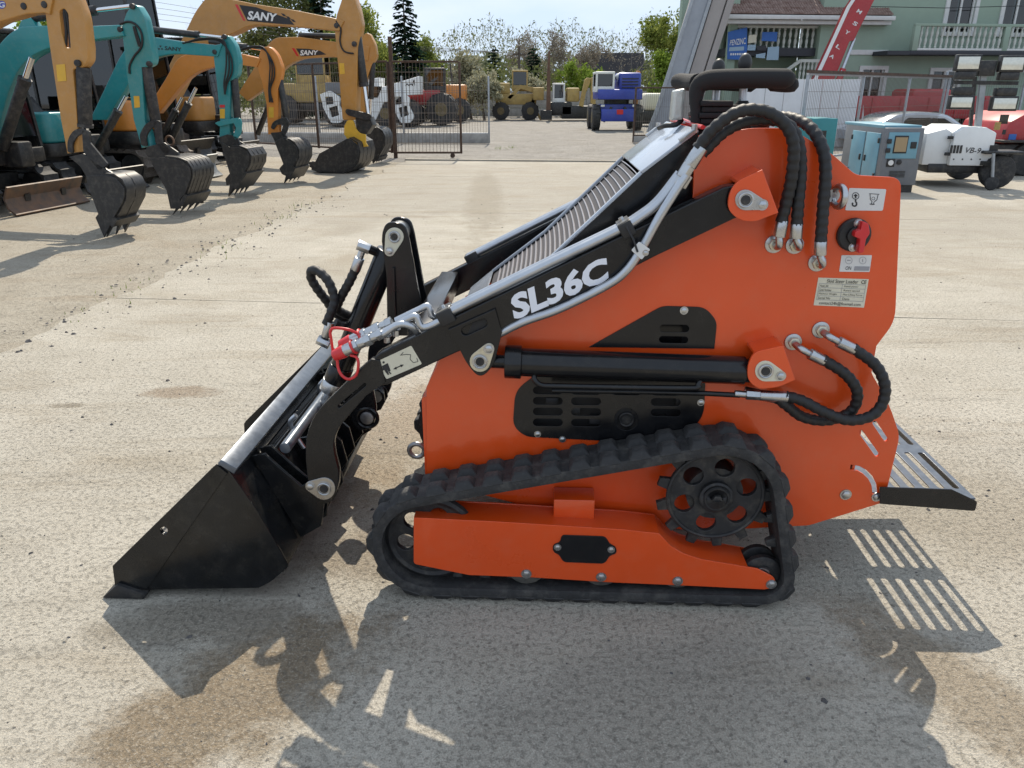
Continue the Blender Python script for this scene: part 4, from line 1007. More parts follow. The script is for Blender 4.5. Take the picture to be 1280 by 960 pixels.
def belt_mesh(fr, par, circles_, v0, w, s, m, t=.03, lug=.035, n=34, name='track_belt'):
    Pp, L = loop_resample(hull(circles_, 32), n * 3); b = MB(); N = len(Pp); vs = []; fs = []
    for i in range(N):
        d = (Pp[(i + 1) % N] - Pp[i - 1]).normalized(); nr = Vector((d.y, -d.x)); a = Pp[i]; q = a + nr * (t * s + (lug * s if i % 3 == 0 else 0))
        vs += [(a.x, v0, a.y), (a.x, v0 + w, a.y), (q.x, v0 + w, q.y), (q.x, v0, q.y)]
    for i in range(N):
        for e in range(4): fs.append((i * 4 + e, i * 4 + (e + 1) % 4, ((i + 1) % N) * 4 + (e + 1) % 4, ((i + 1) % N) * 4 + e))
    o = b.add(vs, fs).build(name, m, par, 25)
    f = MB(); c0, c1 = circles_[0][0], circles_[1][0]
    f.box(((c0[0] + c1[0]) / 2, v0 + w / 2, c0[1]), (abs(c0[0] - c1[0]), w * .7, .16 * s)); f.build('track_frame', 'exblack', o, bevel=.01)
    for (c, r) in circles_:
        MB().cyl((c[0], v0 + w * .12, c[1]), (c[0], v0 + w * .88, c[1]), r * .92, seg=20).build('track_wheel', 'exblack', o, bevel=.01)
    return o
def cab(par, u0, u1, v0, v1, z0, z1, m='exblack', glass='glass', rake=.12):
    """framed cab: posts, roof, sill panels, panes, seat. u0 front, u1 rear (u0>u1)"""
    c = MB(); zr = z0 + (z1 - z0) * .36; d = .05
    ft = u0 - rake
    root = MB().box(((ft + u1) / 2, (v0 + v1) / 2, z1), (ft - u1 + .1, v1 - v0 + .06, .07)).build('cab_roof', m, par, bevel=.02)
    for v in (v0 + d / 2, v1 - d / 2):
        MB().bar((u0, v, z0), (ft, v, z1), d).build('cab_post', m, root); MB().bar((u1, v, z0), (u1, v, z1), d).build('cab_post', m, root); um = (u0 + u1) / 2 - .05
        MB().bar((um, v, z0), (um, v, z1), d * .8).build('cab_post', m, root)
        MB().box(((u0 + u1) / 2, v, (z0 + zr) / 2 - .1), (u0 - u1 - d * 2, d * .5, zr - z0 - .2)).build('cab_door', m, root, bevel=.01)
        MB().box(((ft + um) / 2 + .02, v, (zr + z1) / 2 - .06), (ft - um - d, .008, z1 - zr)).build('window_pane', glass, root)
        MB().box(((u1 + um) / 2, v, (zr + z1) / 2 - .06), (um - u1 - d, .008, z1 - zr)).build('window_pane', glass, root)
        MB().bar((u0 - .03, v, zr - .1), (u1, v, zr - .1), d * .7).build('window_rail', m, root)
    for (uu, ut, vv) in ((u0, ft, 1), (u1, u1, 0)):
        g = MB(); a = .012
        g.add([(uu, v0 + d, z0 + .15), (uu, v1 - d, z0 + .15), (ut, v1 - d, z1 - .04), (ut, v0 + d, z1 - .04), (uu - .008, v0 + d, z0 + .15), (uu - .008, v1 - d, z0 + .15), (ut - .008, v1 - d, z1 - .04), (ut - .008, v0 + d, z1 - .04)],
              [(0, 1, 2, 3), (7, 6, 5, 4), (0, 4, 5, 1), (1, 5, 6, 2), (2, 6, 7, 3), (3, 7, 4, 0)]); g.build('window_pane', glass, root)
    vm = (v0 + v1) / 2; st = MB(); st.box((u1 + .35, vm, z0 + .45), (.45, .42, .12)); st.box((u1 + .16, vm, z0 + .8), (.12, .42, .6)); st.build('seat', 'seat', root, bevel=.03)
    return root
def exbody(par, u0, vc, s, body, blade='exblack', glass='darkglass', trackm='rubber', blade_u=.28, cabin=True, top=None):
    r = .215 * s
    cs = [((u0 - .28 * s, .26 * s), r), ((u0 - 1.75 * s, .26 * s), r)]
    for sgn in (-1, 1): belt_mesh(None, par, cs, vc + sgn * .58 * s - .15 * s, .30 * s, s, trackm)
    MB().box((u0 - 1.0 * s, vc, .36 * s), (1.1 * s, .84 * s, .22 * s)).build('undercarriage', 'exblack', par, bevel=.02)
    MB().cyl((u0 - 1.0 * s, vc, .46 * s), (u0 - 1.0 * s, vc, .60 * s), .42 * s, seg=24).build('slew_ring', 'exblack', par)
    hw = .74 * s; uf, ur = u0 - .12 * s, u0 - 2.0 * s
    deck = rnd([(uf, vc - hw, .2 * s), (uf, vc + hw, .2 * s), (ur, vc + hw, .5 * s), (ur, vc - hw, .5 * s)])
    MB().prism(deck, .60 * s, .80 * s, 'z').build('deck', 'exblack', par, bevel=.015)
    hood = rnd([(uf - .02 * s, vc - hw, .25 * s), (uf - .02 * s, vc - .06 * s, .06), (u0 - 1.42 * s, vc - .02 * s), (u0 - 1.42 * s, vc + hw), (ur, vc + hw, .5 * s), (ur, vc - hw, .5 * s)])
    h = MB().prism(hood, .802 * s, 1.26 * s, 'z').build('engine_hood', body, par, bevel=.05 * s, bseg=3)
    MB().box(((uf + ur) / 2, vc - hw - .004, .93 * s), (.9 * s, .006, .10 * s)).build('side_vent', 'exblack', h)
    MB().prism([(uf - .9 * s, .0), (uf - .3 * s, .0), (uf - .45 * s, .22 * s), (uf - .9 * s, .22 * s)], vc - hw + .05, vc - hw + .35 * s).build('tank_cover', 'exblack', h)
    for q in h.children:
        if q.name.startswith('tank_cover'): q.location = (0, 0, 1.262 * s)
    if cabin: cab(par, u0 - .22 * s, u0 - 1.38 * s, vc + .03 * s, vc + .72 * s, .80 * s, 2.35 * s if not top else top, 'exblack', glass)
    # dozer blade
    bl = MB(); bu = u0 + blade_u * s
    bl.sheet([(bu + .10 * s, .02), (bu, .10 * s), (bu - .03 * s, .22 * s), (bu + .05 * s, .37 * s)], vc - .73 * s, vc + .73 * s, .025)
    bo = bl.build('dozer_blade', blade, par, 40)
    for sgn in (-1, 1): MB().bar((bu, vc + sgn * .35 * s, .2 * s), (u0 - .5 * s, vc + sgn * .3 * s, .3 * s), .09 * s).build('blade_arm', 'exblack', bo)
    # boom foot
    MB().box((uf + .08 * s, vc, .74 * s), (.34 * s, .26 * s, .34 * s)).build('boom_foot', 'exblack', par, bevel=.03)
def xbucket(fr, par, side, back, tip, w, nt, ribs=4, m='exblack'):
    root = plate('bucket', fr, side, 0, .02, m, par, (), .004)
    plate('bucket_cheek', fr, side, 0, .02, m, root, (), .004).location = (0, w - .02, 0)
    bp = [fr.at(x, y, 0) for x, y in back]
    MB().sheet(bp, .021, w - .021, .022).build('bucket_shell', m, root, 40)
    P3 = resamp([Vector((a, b)) for a, b in bp], .06)
    cen = sum((Vector(q) for q in bp), Vector((0, 0))) / len(bp)
    sc = MB().sheet([fr.at(x, y, 0) for x, y in back[-2:]], -.012, w + .012, .05).build('cutting_lip', m, root, 20)
    for k in range(ribs):
        v = w * (k + 1) / (ribs + 1)
        off = []
        for i, q in enumerate(P3):
            d = (P3[min(i + 1, len(P3) - 1)] - P3[max(i - 1, 0)]).normalized(); n = Vector((-d.y, d.x)); n = n if n.dot(q - cen) > 0 else -n
            off.append(q + n * .006)
        MB().sheet([tuple(q) for q in off], v - .018, v + .018, .02).build('wear_strip', m, root, 40)
    lip = Vector(bp[-1]); tp = Vector(fr.at(*tip, 0)); d = (lip - tp); n = Vector((-d.y, d.x)).normalized() * .035
    back_ = lip + d.normalized() * .12
    for k in range(nt):
        v = .04 + (w - .08) * k / max(1, nt - 1)
        b = MB(); hw = .035
        pts = [(back_ + n), (back_ - n)]
        b.add([(pts[0].x, v - hw, pts[0].y), (pts[1].x, v - hw, pts[1].y), (pts[1].x, v + hw, pts[1].y), (pts[0].x, v + hw, pts[0].y), (tp.x, v - hw * .35, tp.y), (tp.x, v + hw * .35, tp.y)],
              [(0, 1, 2, 3), (0, 4, 1), (3, 2, 5), (0, 3, 5, 4), (1, 4, 5, 2)]); b.build('tooth', m, root, 0)
    return root
def ecyl(fr, par, a, b, r, v, split=.6, m='exblack', rod='chrome'):
    A, B = fr.p3(*a, v), fr.p3(*b, v)
    o = MB().cyl(A, along(A, B, split), r, seg=16).build('cylinder', m, par, bevel=.005)
    MB().cyl(along(A, B, split - .02), along(A, B, split + .03), r * 1.12, seg=16).build('cylinder_gland', m, o)
    MB().cyl(along(A, B, split), B, r * .5, seg=12).build('piston_rod', rod, o)
    return o
def ehose(fr, par, pts, v, r=.014): return MB().tube(resamp(cr([fr.p3(x, y, v) for x, y in pts], 6), .03), r, 7).build('oil_hose', 'hose', par, 60)
def esticker(fr, par, pts, v, m='yellow'):
    o = plate('warning_label', fr, pts, v - .004, .003, m, par, (), .0005)
    cx = sum(p[0] for p in pts) / 4; cy = sum(p[1] for p in pts) / 4
    b = MB(); b.add([fr.p3(cx, cy - 4.5, v - .006), fr.p3(cx + 2, cy - 1, v - .006), fr.p3(cx - 2, cy - 1, v - .006)], [(0, 1, 2)]); b.add([fr.p3(x, y, v - .006) for x, y in ((cx - 1.5, cy + 2), (cx + 1.5, cy + 2), (cx + 1.5, cy + 3.5), (cx - 1.5, cy + 3.5))], [(0, 1, 2, 3)])
    return o
def epin(fr, par, pts, v, r=.04, m='darksteel'):
    for (x, y) in pts:
        q = fr.p3(x, y, v); MB().cyl((q[0], v - .03, q[2]), (q[0], v + .02, q[2]), r, seg=14).build('pin', m, par, bevel=.005)

PSX = 9.5
# A: ochre machine nearest, mostly out of frame
fr = Fr(PSX, *gpx(130, 297)); A = fr.empty('excavator'); w = .40; vc = w / 2
tag(A, 'ochre excavator at the left edge, nearest of the row, boom cut off by the frame', 'excavator', 'excavators parked in a row')
xbucket(fr, A, [(107, 220), (125, 219), (143, 220, 10), (156, 236, 10), (155, 250, 8), (142, 273), (130, 297), (119, 272), (122.5, 267.5), (110, 233)], [(125, 219), (141, 220), (150, 226), (155, 236), (154, 249), (143, 271), (137, 280)], (131, 297), w, 3, 1)
bm_ = plate('boom', fr, [(62, 18), (55, 16), (33, 17.5), (0, 27), (-80, 70, 40), (-190, 190), (-215, 170), (-120, 20, 40), (-40, -28, 30), (40, -30), (66, -4)], vc - .09, .18, 'ochre', A, (), .01)
ov = plate('round_emblem', fr, circ(2, 6, 5, 16), vc - .093, .003, 'blue', bm_, (), .0005)
text_quad('emblem_letter', 'G', [fr.p3(-1.5, 2.5, vc - .094), fr.p3(6, 2.5, vc - .094), fr.p3(6, 9.5, vc - .094), fr.p3(-1.5, 9.5, vc - .094)], 'sticker', bm_, .02)
stk = plate('stick', fr, [(56, 13), (70, -18, 8), (84, -34, 8), (94, -10, 10), (105, 20, 10), (110, 60), (110, 76, 4), (102, 86, 5), (91, 86, 4), (94, 118), (97, 160), (99, 190), (84, 192), (76, 150), (63, 65)], vc - .065, .13, 'ochre', A, [rnd([(74, 14, 2), (80, 10, 3), (85, 17, 3), (88, 60, 2), (82, 60, 2), (77, 40)])], .008)
for k in range(2): ehose(fr, stk, [(80 + k * 2, 5), (81 + k * 3, 20), (83 + k * 4, 40), (82 + k * 7, 65), (84 + k * 5, 78)], vc - .04, .016)
epin(fr, stk, [(57, 6), (31.5, 8), (98, 79)], vc - .07, .035)
ecyl(fr, A, (104, 84), (107, 168), .075, vc, .86, 'darksteel')
esticker(fr, stk, [(70, 81), (81, 80), (83, 101), (72, 102)], vc - .065)
plate('link_arm', fr, [(84, 190, 3), (84, 174, 8), (92, 162, 8), (104, 160, 3), (106, 166, 3), (96, 170, 8), (90, 180, 6), (91, 192, 3)], vc - .10, .03, 'darksteel', A, (), .004)
plate('link_arm', fr, [(102, 162, 3), (112, 164, 3), (112, 178), (135, 206, 3), (124, 214, 4), (104, 190)], vc - .10, .03, 'darksteel', A, (), .004)
plate('bucket_ear', fr, [(86, 196), (104, 192), (122, 205), (140, 216), (138, 221), (108, 221), (100, 208)], vc - .10, .04, 'exblack', A, (), .004)
plate('bucket_ear', fr, [(86, 196), (104, 192), (122, 205), (140, 216), (138, 221), (108, 221), (100, 208)], vc + .10, .04, 'exblack', A, (), .004)
exbody(A, -2.55, vc, .95, 'ochre', 'blade_grey', blade_u=.32)

# B: teal machine
fr = Fr(PSX, *gpx(213, 269)); B = fr.empty('excavator'); w = .58; vc = w / 2
tag(B, 'plain teal excavator with brown dozer blade and ribbed five-strip bucket', 'excavator', 'excavators parked in a row')
xbucket(fr, B, [(186, 198), (205, 197), (223, 199, 8), (237, 208, 6), (239, 220, 6), (232, 241), (225, 249), (226, 261), (213, 261), (208, 238)], [(205, 197), (222, 199), (232, 203), (238, 212), (238, 221), (231, 242), (224, 255)], (214, 269), w, 4, 5)
boomB = plate('boom', fr, [(155, 45), (107, 51), (60, 60, 10), (38, 70, 10), (22, 88, 10), (10, 117), (-2, 160), (-10, 196), (-32, 190), (-20, 110, 20), (-4, 58, 12), (12, 41, 10), (27, 33), (55, 32), (107, 33), (149, 31)], vc - .10, .20, 'teal', B, (), .012)
plate('boom_lug', fr, [(22, 36), (28, 22, 4), (38, 21, 4), (46, 34)], vc - .06, .12, 'teal', boomB, (), .008)
stB = plate('stick', fr, [(153, 44, 4), (152, 34, 4), (158, 16), (166, 5, 4), (172, 7, 3), (181, 22, 5), (191, 72), (190, 80, 3), (184, 84, 3), (177, 84), (179, 119), (181, 150), (188, 183), (177, 185), (167, 150), (159, 97)], vc - .07, .14, 'teal', B, (), .008)
for k in range(3): ehose(fr, stB, [(150, 30), (160, 27), (170, 31), (177, 42), (177, 58), (168, 70), (162, 82), (162, 92)] if k == 0 else [(166 + k, 33), (168 + k * 2, 45), (172 + k * 2, 58)], vc - .08, .014)
epin(fr, stB, [(151, 37), (166, 8), (187, 80)], vc - .075, .035)
esticker(fr, stB, [(167, 120), (174, 120), (175, 134), (168, 135)], vc - .07)
ecyl(fr, B, (42, 22), (163, 8), .055, vc - .0, .62, 'darksteel')
ecyl(fr, B, (3, 186), (40, 72), .075, vc - .17, .75, 'darksteel')
ecyl(fr, B, (183, 84), (196, 160), .07, vc, .9, 'darksteel')
for dv in (-.11, .09):
    plate('link_arm', fr, [(176, 182, 3), (174, 168, 5), (182, 154, 5), (193, 150, 3), (197, 155, 3), (187, 162, 5), (182, 172, 4), (184, 183, 3)], vc + dv, .03, 'darksteel', B, (), .004)
    plate('link_arm', fr, [(192, 150, 3), (200, 151, 3), (203, 178), (214, 188, 3), (207, 195, 3), (194, 178)], vc + dv, .03, 'darksteel', B, (), .004)
    plate('bucket_ear', fr, [(183, 196, 4), (182, 184, 4), (205, 178), (222, 190), (226, 199), (200, 199)], vc + dv, .035, 'exblack', B, (), .004)
MB().ring(fr.p3(212, 176, vc), (0, 1, 0), .06, .014).build('lifting_ring', 'blade_brown', B)
exbody(B, -2.35, vc, 1.0, 'teal', 'blade_brown', blade_u=.30)
ar = MB(); q0 = -2.9; ar.add([(q0, vc - .735, .30), (q0 + .42, vc - .735, .30), (q0 + .42, vc - .735, .33), (q0 + .58, vc - .735, .275), (q0 + .42, vc - .735, .22), (q0 + .42, vc - .735, .25), (q0, vc - .735, .25)], [(0, 1, 2, 3, 4, 5, 6)])
mat('limeprint', (.35, .40, .05), .5); ar.build('arrow_decal', 'limeprint', B, 0)

# C: teal machine with lettering
fr = Fr(PSX, *gpx(285, 246)); Cx = fr.empty('excavator'); w = .56; vc = w / 2
tag(Cx, 'teal excavator with dark lettering along its level boom, third in the row', 'excavator', 'excavators parked in a row')
xbucket(fr, Cx, [(275, 177), (287, 184), (300, 184, 5), (311, 191, 5), (312, 203, 5), (307, 213), (293, 233), (285, 246), (287, 231), (283, 232), (281.5, 223.5), (287, 217)], [(287, 184), (299, 184), (307, 187), (312, 195), (311, 205), (306, 214), (292, 234)], (285, 246), w, 4, 3)
boomC = plate('boom', fr, [(272, 71), (217, 67, 8), (191, 72, 10), (175, 82, 8), (133, 150), (112, 150), (150, 70, 12), (165, 50, 10), (189, 46), (228, 52), (269, 56), (278, 55)], vc - .085, .17, 'teal', Cx, (), .01)
text_quad('boom_lettering', 'SANY', [fr.p3(206, 57.5, vc - .087), fr.p3(227, 59.5, vc - .087), fr.p3(227, 64.5, vc - .087), fr.p3(206, 62.5, vc - .087)], 'ink', boomC, .02, (0, -.004, 0))
q = MB(); 
for k in range(3):
    a = R(90 + 120 * k); q.add([fr.p3(200.5 + 3.4 * math.cos(a + s_), 60 - 3.4 * math.sin(a + s_), vc - .091) if r_ else fr.p3(200.5 + .6 * math.cos(a), 60 - .6 * math.sin(a), vc - .091) for (s_, r_) in ((0, 0), (-.45, 1), (.45, 1))], [(0, 1, 2)])
q.build('boom_emblem', 'ink', boomC, 0)
stC = plate('stick', fr, [(267, 72), (272, 60), (280, 45, 3), (285, 44, 3), (294, 56, 6), (299, 76, 6), (297, 94, 4), (291, 100, 3), (287, 101), (287.5, 112), (287, 176), (274, 176), (275, 150), (271, 105)], vc - .065, .13, 'teal', Cx, (), .008)
for k in range(3): ehose(fr, stC, [(228 + 4 * k, 54 - k), (250, 50 - k), (270, 50 - k), (281, 57 - k * 2), (289 - k * 3, 72), (290 - k * 4, 90), (284 - k * 2, 104), (281, 118)], vc - .09 - .01 * k, .012)
epin(fr, stC, [(269, 65), (281, 46)], vc - .07, .035)
ecyl(fr, Cx, (187, 37), (277, 47), .05, vc, .66)
ecyl(fr, Cx, (293, 98), (299, 172), .055, vc, .9)
ecyl(fr, Cx, (122, 186), (158, 120), .06, vc - .2, .7)
esticker(fr, stC, [(274.5, 136), (281, 136), (281, 148), (275, 148)], vc - .065)
plate('red_label', fr, [(274.5, 131), (281, 131), (281, 134.5), (274.5, 134.5)], vc - .069, .003, 'red', stC, (), .0005)
for dv in (-.10, .08):
    plate('link_arm', fr, [(268, 154, 3), (272, 152), (290, 148), (300, 147, 4), (302, 154), (301, 168, 5), (294, 176, 3), (291, 170, 3), (295, 160), (292, 154), (274, 158)], vc + dv, .03, 'teal', Cx, (), .004)
    plate('bucket_ear', fr, [(272, 172), (284, 168), (296, 171), (302, 184), (288, 186), (275, 180)], vc + dv, .035, 'exblack', Cx, (), .004)
exbody(Cx, -2.45, vc, 1.0, 'teal', 'exblack', blade_u=.34)

# D: amber machine
fr = Fr(PSX, *gpx(354, 229.5)); D = fr.empty('excavator'); w = .62; vc = w / 2
tag(D, 'bright amber excavator with slim bent boom, between the teal and ochre ones', 'excavator', 'excavators parked in a row')
xbucket(fr, D, [(343, 177), (352, 173), (361, 175, 4), (371, 184, 4), (373, 196, 5), (367, 208), (359, 222), (354.5, 229.5), (357, 220), (352, 217.5), (349, 210.6), (354, 205)], [(352, 174), (361, 175), (367, 179), (372, 187), (372, 197), (367, 208), (359, 222)], (354.5, 229.5), w, 4, 3)
boomD = plate('boom', fr, [(321, 84), (299, 81), (270, 82, 10), (240, 92, 14), (222, 112), (198, 142), (186, 132), (206, 100), (222, 72, 8), (238, 66), (299, 67), (326, 73)], vc - .085, .17, 'amber', D, (), .01)
stD = plate('stick', fr, [(321, 82), (324, 68), (327, 59, 3), (337, 58, 4), (346, 67, 6), (353, 86, 5), (350, 103, 4), (347, 112), (348, 168), (335, 168), (333, 130), (327.5, 103)], vc - .065, .13, 'amber', D, (), .008)
for k in range(3): ehose(fr, stD, [(298, 64 - k), (315, 60 - k), (330, 62 - k), (341 - k * 2, 78), (343 - k * 3, 95), (338 - k, 112), (341 - k * 2, 128)], vc - .09 - .01 * k, .012)
ecyl(fr, D, (262, 52), (330, 62), .05, vc, .66)
ecyl(fr, D, (350, 100), (360, 160), .055, vc, .85)
ecyl(fr, D, (212, 178), (245, 110), .06, vc - .2, .7)
ecyl(fr, D, (198, 178), (228, 122), .055, vc - .24, .7)
esticker(fr, stD, [(336, 134), (342, 134), (342, 147), (336, 147)], vc - .065)
for dv in (-.10, .08):
    plate('link_arm', fr, [(338, 160, 3), (341, 152, 4), (350, 148, 4), (357, 146, 3), (361, 152, 3), (360, 162, 4), (354, 172, 3), (351, 166), (354, 156), (346, 156), (342, 162)], vc + dv, .03, 'exblack', D, (), .004)
    plate('bucket_ear', fr, [(338, 166), (350, 165), (358, 170), (362, 176), (344, 178)], vc + dv, .035, 'exblack', D, (), .004)
exbody(D, -2.3, vc, 1.12, 'amber', 'blade_grey', trackm='steeltrack', blade_u=.36)

# E: the big ochre machine with a lettered boom
def panel(fr, par, pan, txt, v, nm='boom_panel'):
    p = plate(nm, fr, pan, v - .006, .004, 'ink', par, (), .0005)
    text_quad('boom_lettering', 'SANY', [fr.p3(*q, v - .0075) for q in txt], 'white', p, .035, (0, -.004, 0))
    a, b, c, d = pan[0], pan[-1], pan[1], pan[2]
    plate('red_stripe', fr, [(pan[0][0] - 5.5, pan[0][1] - .5), (pan[0][0] - 2, pan[0][1] - .2), (pan[-1][0] - 2.5, pan[-1][1] - .2), (pan[-1][0] - 5, pan[-1][1] - .4)], v - .006, .004, 'red', p, (), .0005)
    return p
fr = Fr(PSX, *gpx(429, 216.5)); Ex = fr.empty('excavator'); w = .95; vc = w / 2
tag(Ex, 'large ochre excavator with white lettered black panel on boom, bucket curled flat on ground', 'excavator', 'excavators parked in a row')
xbucket(fr, Ex, [(377, 203), (394, 202), (399, 192), (425, 178), (436, 172, 4), (448, 182, 5), (449, 198, 6), (441, 210, 5), (427, 216.5, 4), (401, 214)], [(436, 173), (446, 179), (449, 190), (447, 202), (440, 211), (428, 216), (402, 214), (390, 209)], (377, 203), w, 5, 3)
boomE = plate('boom', fr, [(424, 39), (395, 36), (365, 33, 20), (312, 31, 14), (290, 43, 10), (268, 48, 10), (240, 78, 10), (214, 130), (190, 124), (222, 60, 16), (245, 12, 14), (262, -8, 14), (285, -2), (318, 5), (370, 13), (415, 22), (430, 26)], vc - .16, .32, 'ochre', Ex, (), .015)
panel(fr, boomE, [(299, 6), (320, 9), (343, 17), (362, 24), (368, 31), (346, 29.5), (309, 26)], [(311, 13.5), (347, 17), (345, 27), (309, 24.5)], vc - .16)
for k in range(3):
    plate('panel_check', fr, [(351 + k * 6, 16.5 + k * 3.6), (355 + k * 6, 17.2 + k * 3.6), (358 + k * 6, 20.6 + k * 3.6), (354 + k * 6, 20 + k * 3.6)], vc - .165, .004, 'ink', boomE, (), .0005)
stE = plate('stick', fr, [(418, 34), (421, 18), (427, 0), (432, -12, 4), (440, -12, 4), (448, 14, 5), (451, 31, 4), (447, 60), (446, 110), (445, 150, 3), (428, 150, 3), (424, 100)], vc - .13, .26, 'ochre', Ex, (), .012)
epin(fr, stE, [(421, 32), (443, 55)], vc - .14, .05)
ecyl(fr, Ex, (446, 42), (460, 143), .085, vc - .02, .62)
esticker(fr, stE, [(424, 79), (430, 79), (431, 92), (425, 93)], vc - .13)
ehose(fr, stE, [(420, 26), (426, 36), (425, 52), (430, 64), (442, 67)], vc - .15, .016)
for dv in (-.18, .14):
    plate('link_arm', fr, [(431, 139, 3), (433, 136, 3), (462, 142, 3), (465, 147, 3), (460, 151, 3), (434, 144, 3)], vc + dv, .05, 'exblack', Ex, (), .006)
    plate('coupler', fr, [(430, 158, 3), (434, 150, 3), (441, 150, 3), (445, 162, 5), (450, 167, 3), (457, 168, 2), (457, 178), (460, 183), (446, 185, 3), (437, 178), (430, 168)], vc + dv - .02, .05, 'yellow', Ex, (), .006)
plate('coupler_hood', fr, [(444, 146), (462, 146), (466, 156), (458, 168), (446, 166)], vc - .13, .26, 'exblack', Ex, (), .01)
exbody(Ex, -4.2, vc, 1.55, 'ochre', 'exblack', trackm='steeltrack', blade_u=.3, cabin=True)

# F: the second ochre machine behind
fr = Fr(PSX, *gpx(465, 204.5)); Fx = fr.empty('excavator'); w = .62; vc = w / 2
tag(Fx, 'smaller ochre excavator with lettered boom behind the large one, next to the gate', 'excavator', 'excavators parked in a row')
xbucket(fr, Fx, [(458, 166), (464, 159), (470, 159, 4), (480, 169, 4), (481, 180, 5), (472, 195), (466, 204.5), (464, 198), (461, 185)], [(464, 160), (471, 160), (477, 164), (480, 171), (480, 181), (472, 195), (469, 200)], (466, 204.5), w, 4, 2)
boomF = plate('boom', fr, [(460, 76), (415, 71, 8), (377, 73, 12), (359, 81, 14), (337, 106), (309, 126), (298, 116), (318, 84), (333, 58, 8), (343, 47, 8), (374, 46), (418, 52), (462, 58)], vc - .10, .20, 'ochre', Fx, (), .012)
panel(fr, boomF, [(370, 60.5), (385, 61), (400, 63.5), (408, 68), (390, 69.5), (376, 70.5)], [(376, 62.5), (398, 63), (397, 68.5), (375, 69.5)], vc - .10)
stF = plate('stick', fr, [(448, 70), (452, 50), (456, 41, 3), (462, 42, 3), (469, 56, 4), (471, 72, 4), (465, 80), (458, 100), (457, 160, 3), (446, 160, 3), (448, 110)], vc - .075, .15, 'ochre', Fx, (), .008)
ecyl(fr, Fx, (466, 78), (462, 150), .06, vc, .6)
ecyl(fr, Fx, (374, 44), (458, 46), .055, vc, .7)
ecyl(fr, Fx, (322, 168), (350, 95), .06, vc - .2, .7)
plate('bucket_ear', fr, [(448, 156), (462, 150), (474, 160), (460, 168)], vc - .08, .16, 'exblack', Fx, (), .004)
exbody(Fx, -3.7, vc, 1.15, 'ochre', 'exblack', blade_u=.3)
# ------------------------------------------------------------------ gates and fences
mat('rust', (.085, .055, .04), .75, .3, var=.4, vscale=12)
mat('galv', (.33, .35, .37), .5, .6, var=.15, vscale=10)
mat('wire', (.17, .145, .125), .6, .5)
mat('concrete_wall', (.30, .29, .27), .9, var=.2, vscale=5, bump=.3, bscale=40)
mat('whitesheet', (.62, .63, .64), .6, var=.06, vscale=3)
mat('redpaint', (.36, .025, .03), .45, coat=.1, var=.12, vscale=3, dust=.12)
def world_empty(name, x, y, ang=0):
    o = bpy.data.objects.new(name, None); COL.objects.link(o); o.location = (x, y, 0); o.rotation_euler = (0, 0, ang); return o
def mesh_fence(name, a, b, z0, z1, label, frame='rust', posts=(), step=.10, hsteps=(.35, .7, 1.0), rod=.0045, base=None, toprail=True, foot=None, proud=0.0, pr=.035, cat='fence', group=None):
    a, b = Vector(a), Vector(b); L = (b - a).length; ang = math.atan2(b.y - a.y, b.x - a.x); root = world_empty(name, a.x, a.y, ang)
    tag(root, label, cat, group)
    for t in ([0, 1] + list(posts)): MB().box((t * L, 0, (z1 + (foot if foot is not None else z0)) / 2), (pr * 1.6, pr * 1.6, z1 - (foot if foot is not None else z0))).build('post', frame, root, bevel=.006)
    rails = [z0] + ([z1] if toprail else [])
    for z in rails: MB().box((L / 2, 0, z), (L - pr * 1.6, pr * 1.35, pr * 1.35)).build('rail', frame, root, bevel=.005)
    w = MB(); k = int(L / step)
    for i in range(1, k): w.cyl((L * i / k, .0, z0), (L * i / k, .0, z1 + proud), rod, seg=4, cap=False)
    for h in hsteps: w.cyl((0, .006, z0 + (z1 - z0) * h), (L, .006, z0 + (z1 - z0) * h), rod, seg=4, cap=False)
    tag(w.build('wire_mesh', 'wire', root, 0), kind='stuff')
    if base: MB().box((L / 2, .02, base / 2), (L, .18, base)).build('base_wall', 'concrete_wall', root, bevel=.01)
    return root
zt = lambda px, py, Y: W0.at(px, py, Y)[1]
xt = lambda px, py, Y: W0.at(px, py, Y)[0]
g1 = mesh_fence('sliding_gate', (-2.95, 20.2), (-1.28, 20.2), .12, zt(577, 77, 20.2), 'rusty framed mesh gate leaf standing at the open gateway', 'rust', (), .085, [.28] + [i / 9 for i in range(1, 9)], .005, foot=.10, cat='gate')
MB().cyl((1.45, -.03, .05), (1.45, .03, .05), .06, seg=16).build('gate_wheel', 'rust', g1)
MB().box((0.0, .08, 1.35), (.09, .09, 2.9)).build('gate_post', 'rust', g1)
g2 = mesh_fence('sliding_gate', (-7.6, 23.9), (-3.05, 20.35), .14, 2.25, 'long rusty mesh gate section behind the excavator buckets', 'rust', (.5,), .085, [.28] + [i / 9 for i in range(1, 9)], .005, foot=.10, cat='gate')
mesh_fence('mesh_fence', (-14.5, 26.6), (-.74, 26.0), .30, 2.02, 'grey mesh fence on concrete base left of the open gateway', 'galv', (.2, .4, .6, .8), .09, [.25, .5, .75], .004, base=.30, toprail=False, foot=0)
mesh_fence('mesh_fence', (3.98, 26.4), (9.4, 27.4), .22, 1.68, 'low dark mesh fence right of the open gateway behind the loader handle', 'rust', (.5,), .07, [.3, .6], .004, base=.2, foot=0)
mesh_fence('mesh_fence', (6.3, 17.6), (12.3, 23.2), .15, zt(1005, 93, 18.0), 'tall mesh fence with rust-brown top rail behind the generators', 'galv', (.33, .66), .075, [.2, .4, .6, .8], .0042, foot=0, proud=.06)
MB_ = MB().bar((6.25, 17.50, zt(1005, 93, 18.0) + .05), (12.3, 23.1, zt(1005, 93, 18.0) + .05), .06).build('top_tube', 'rust', None)
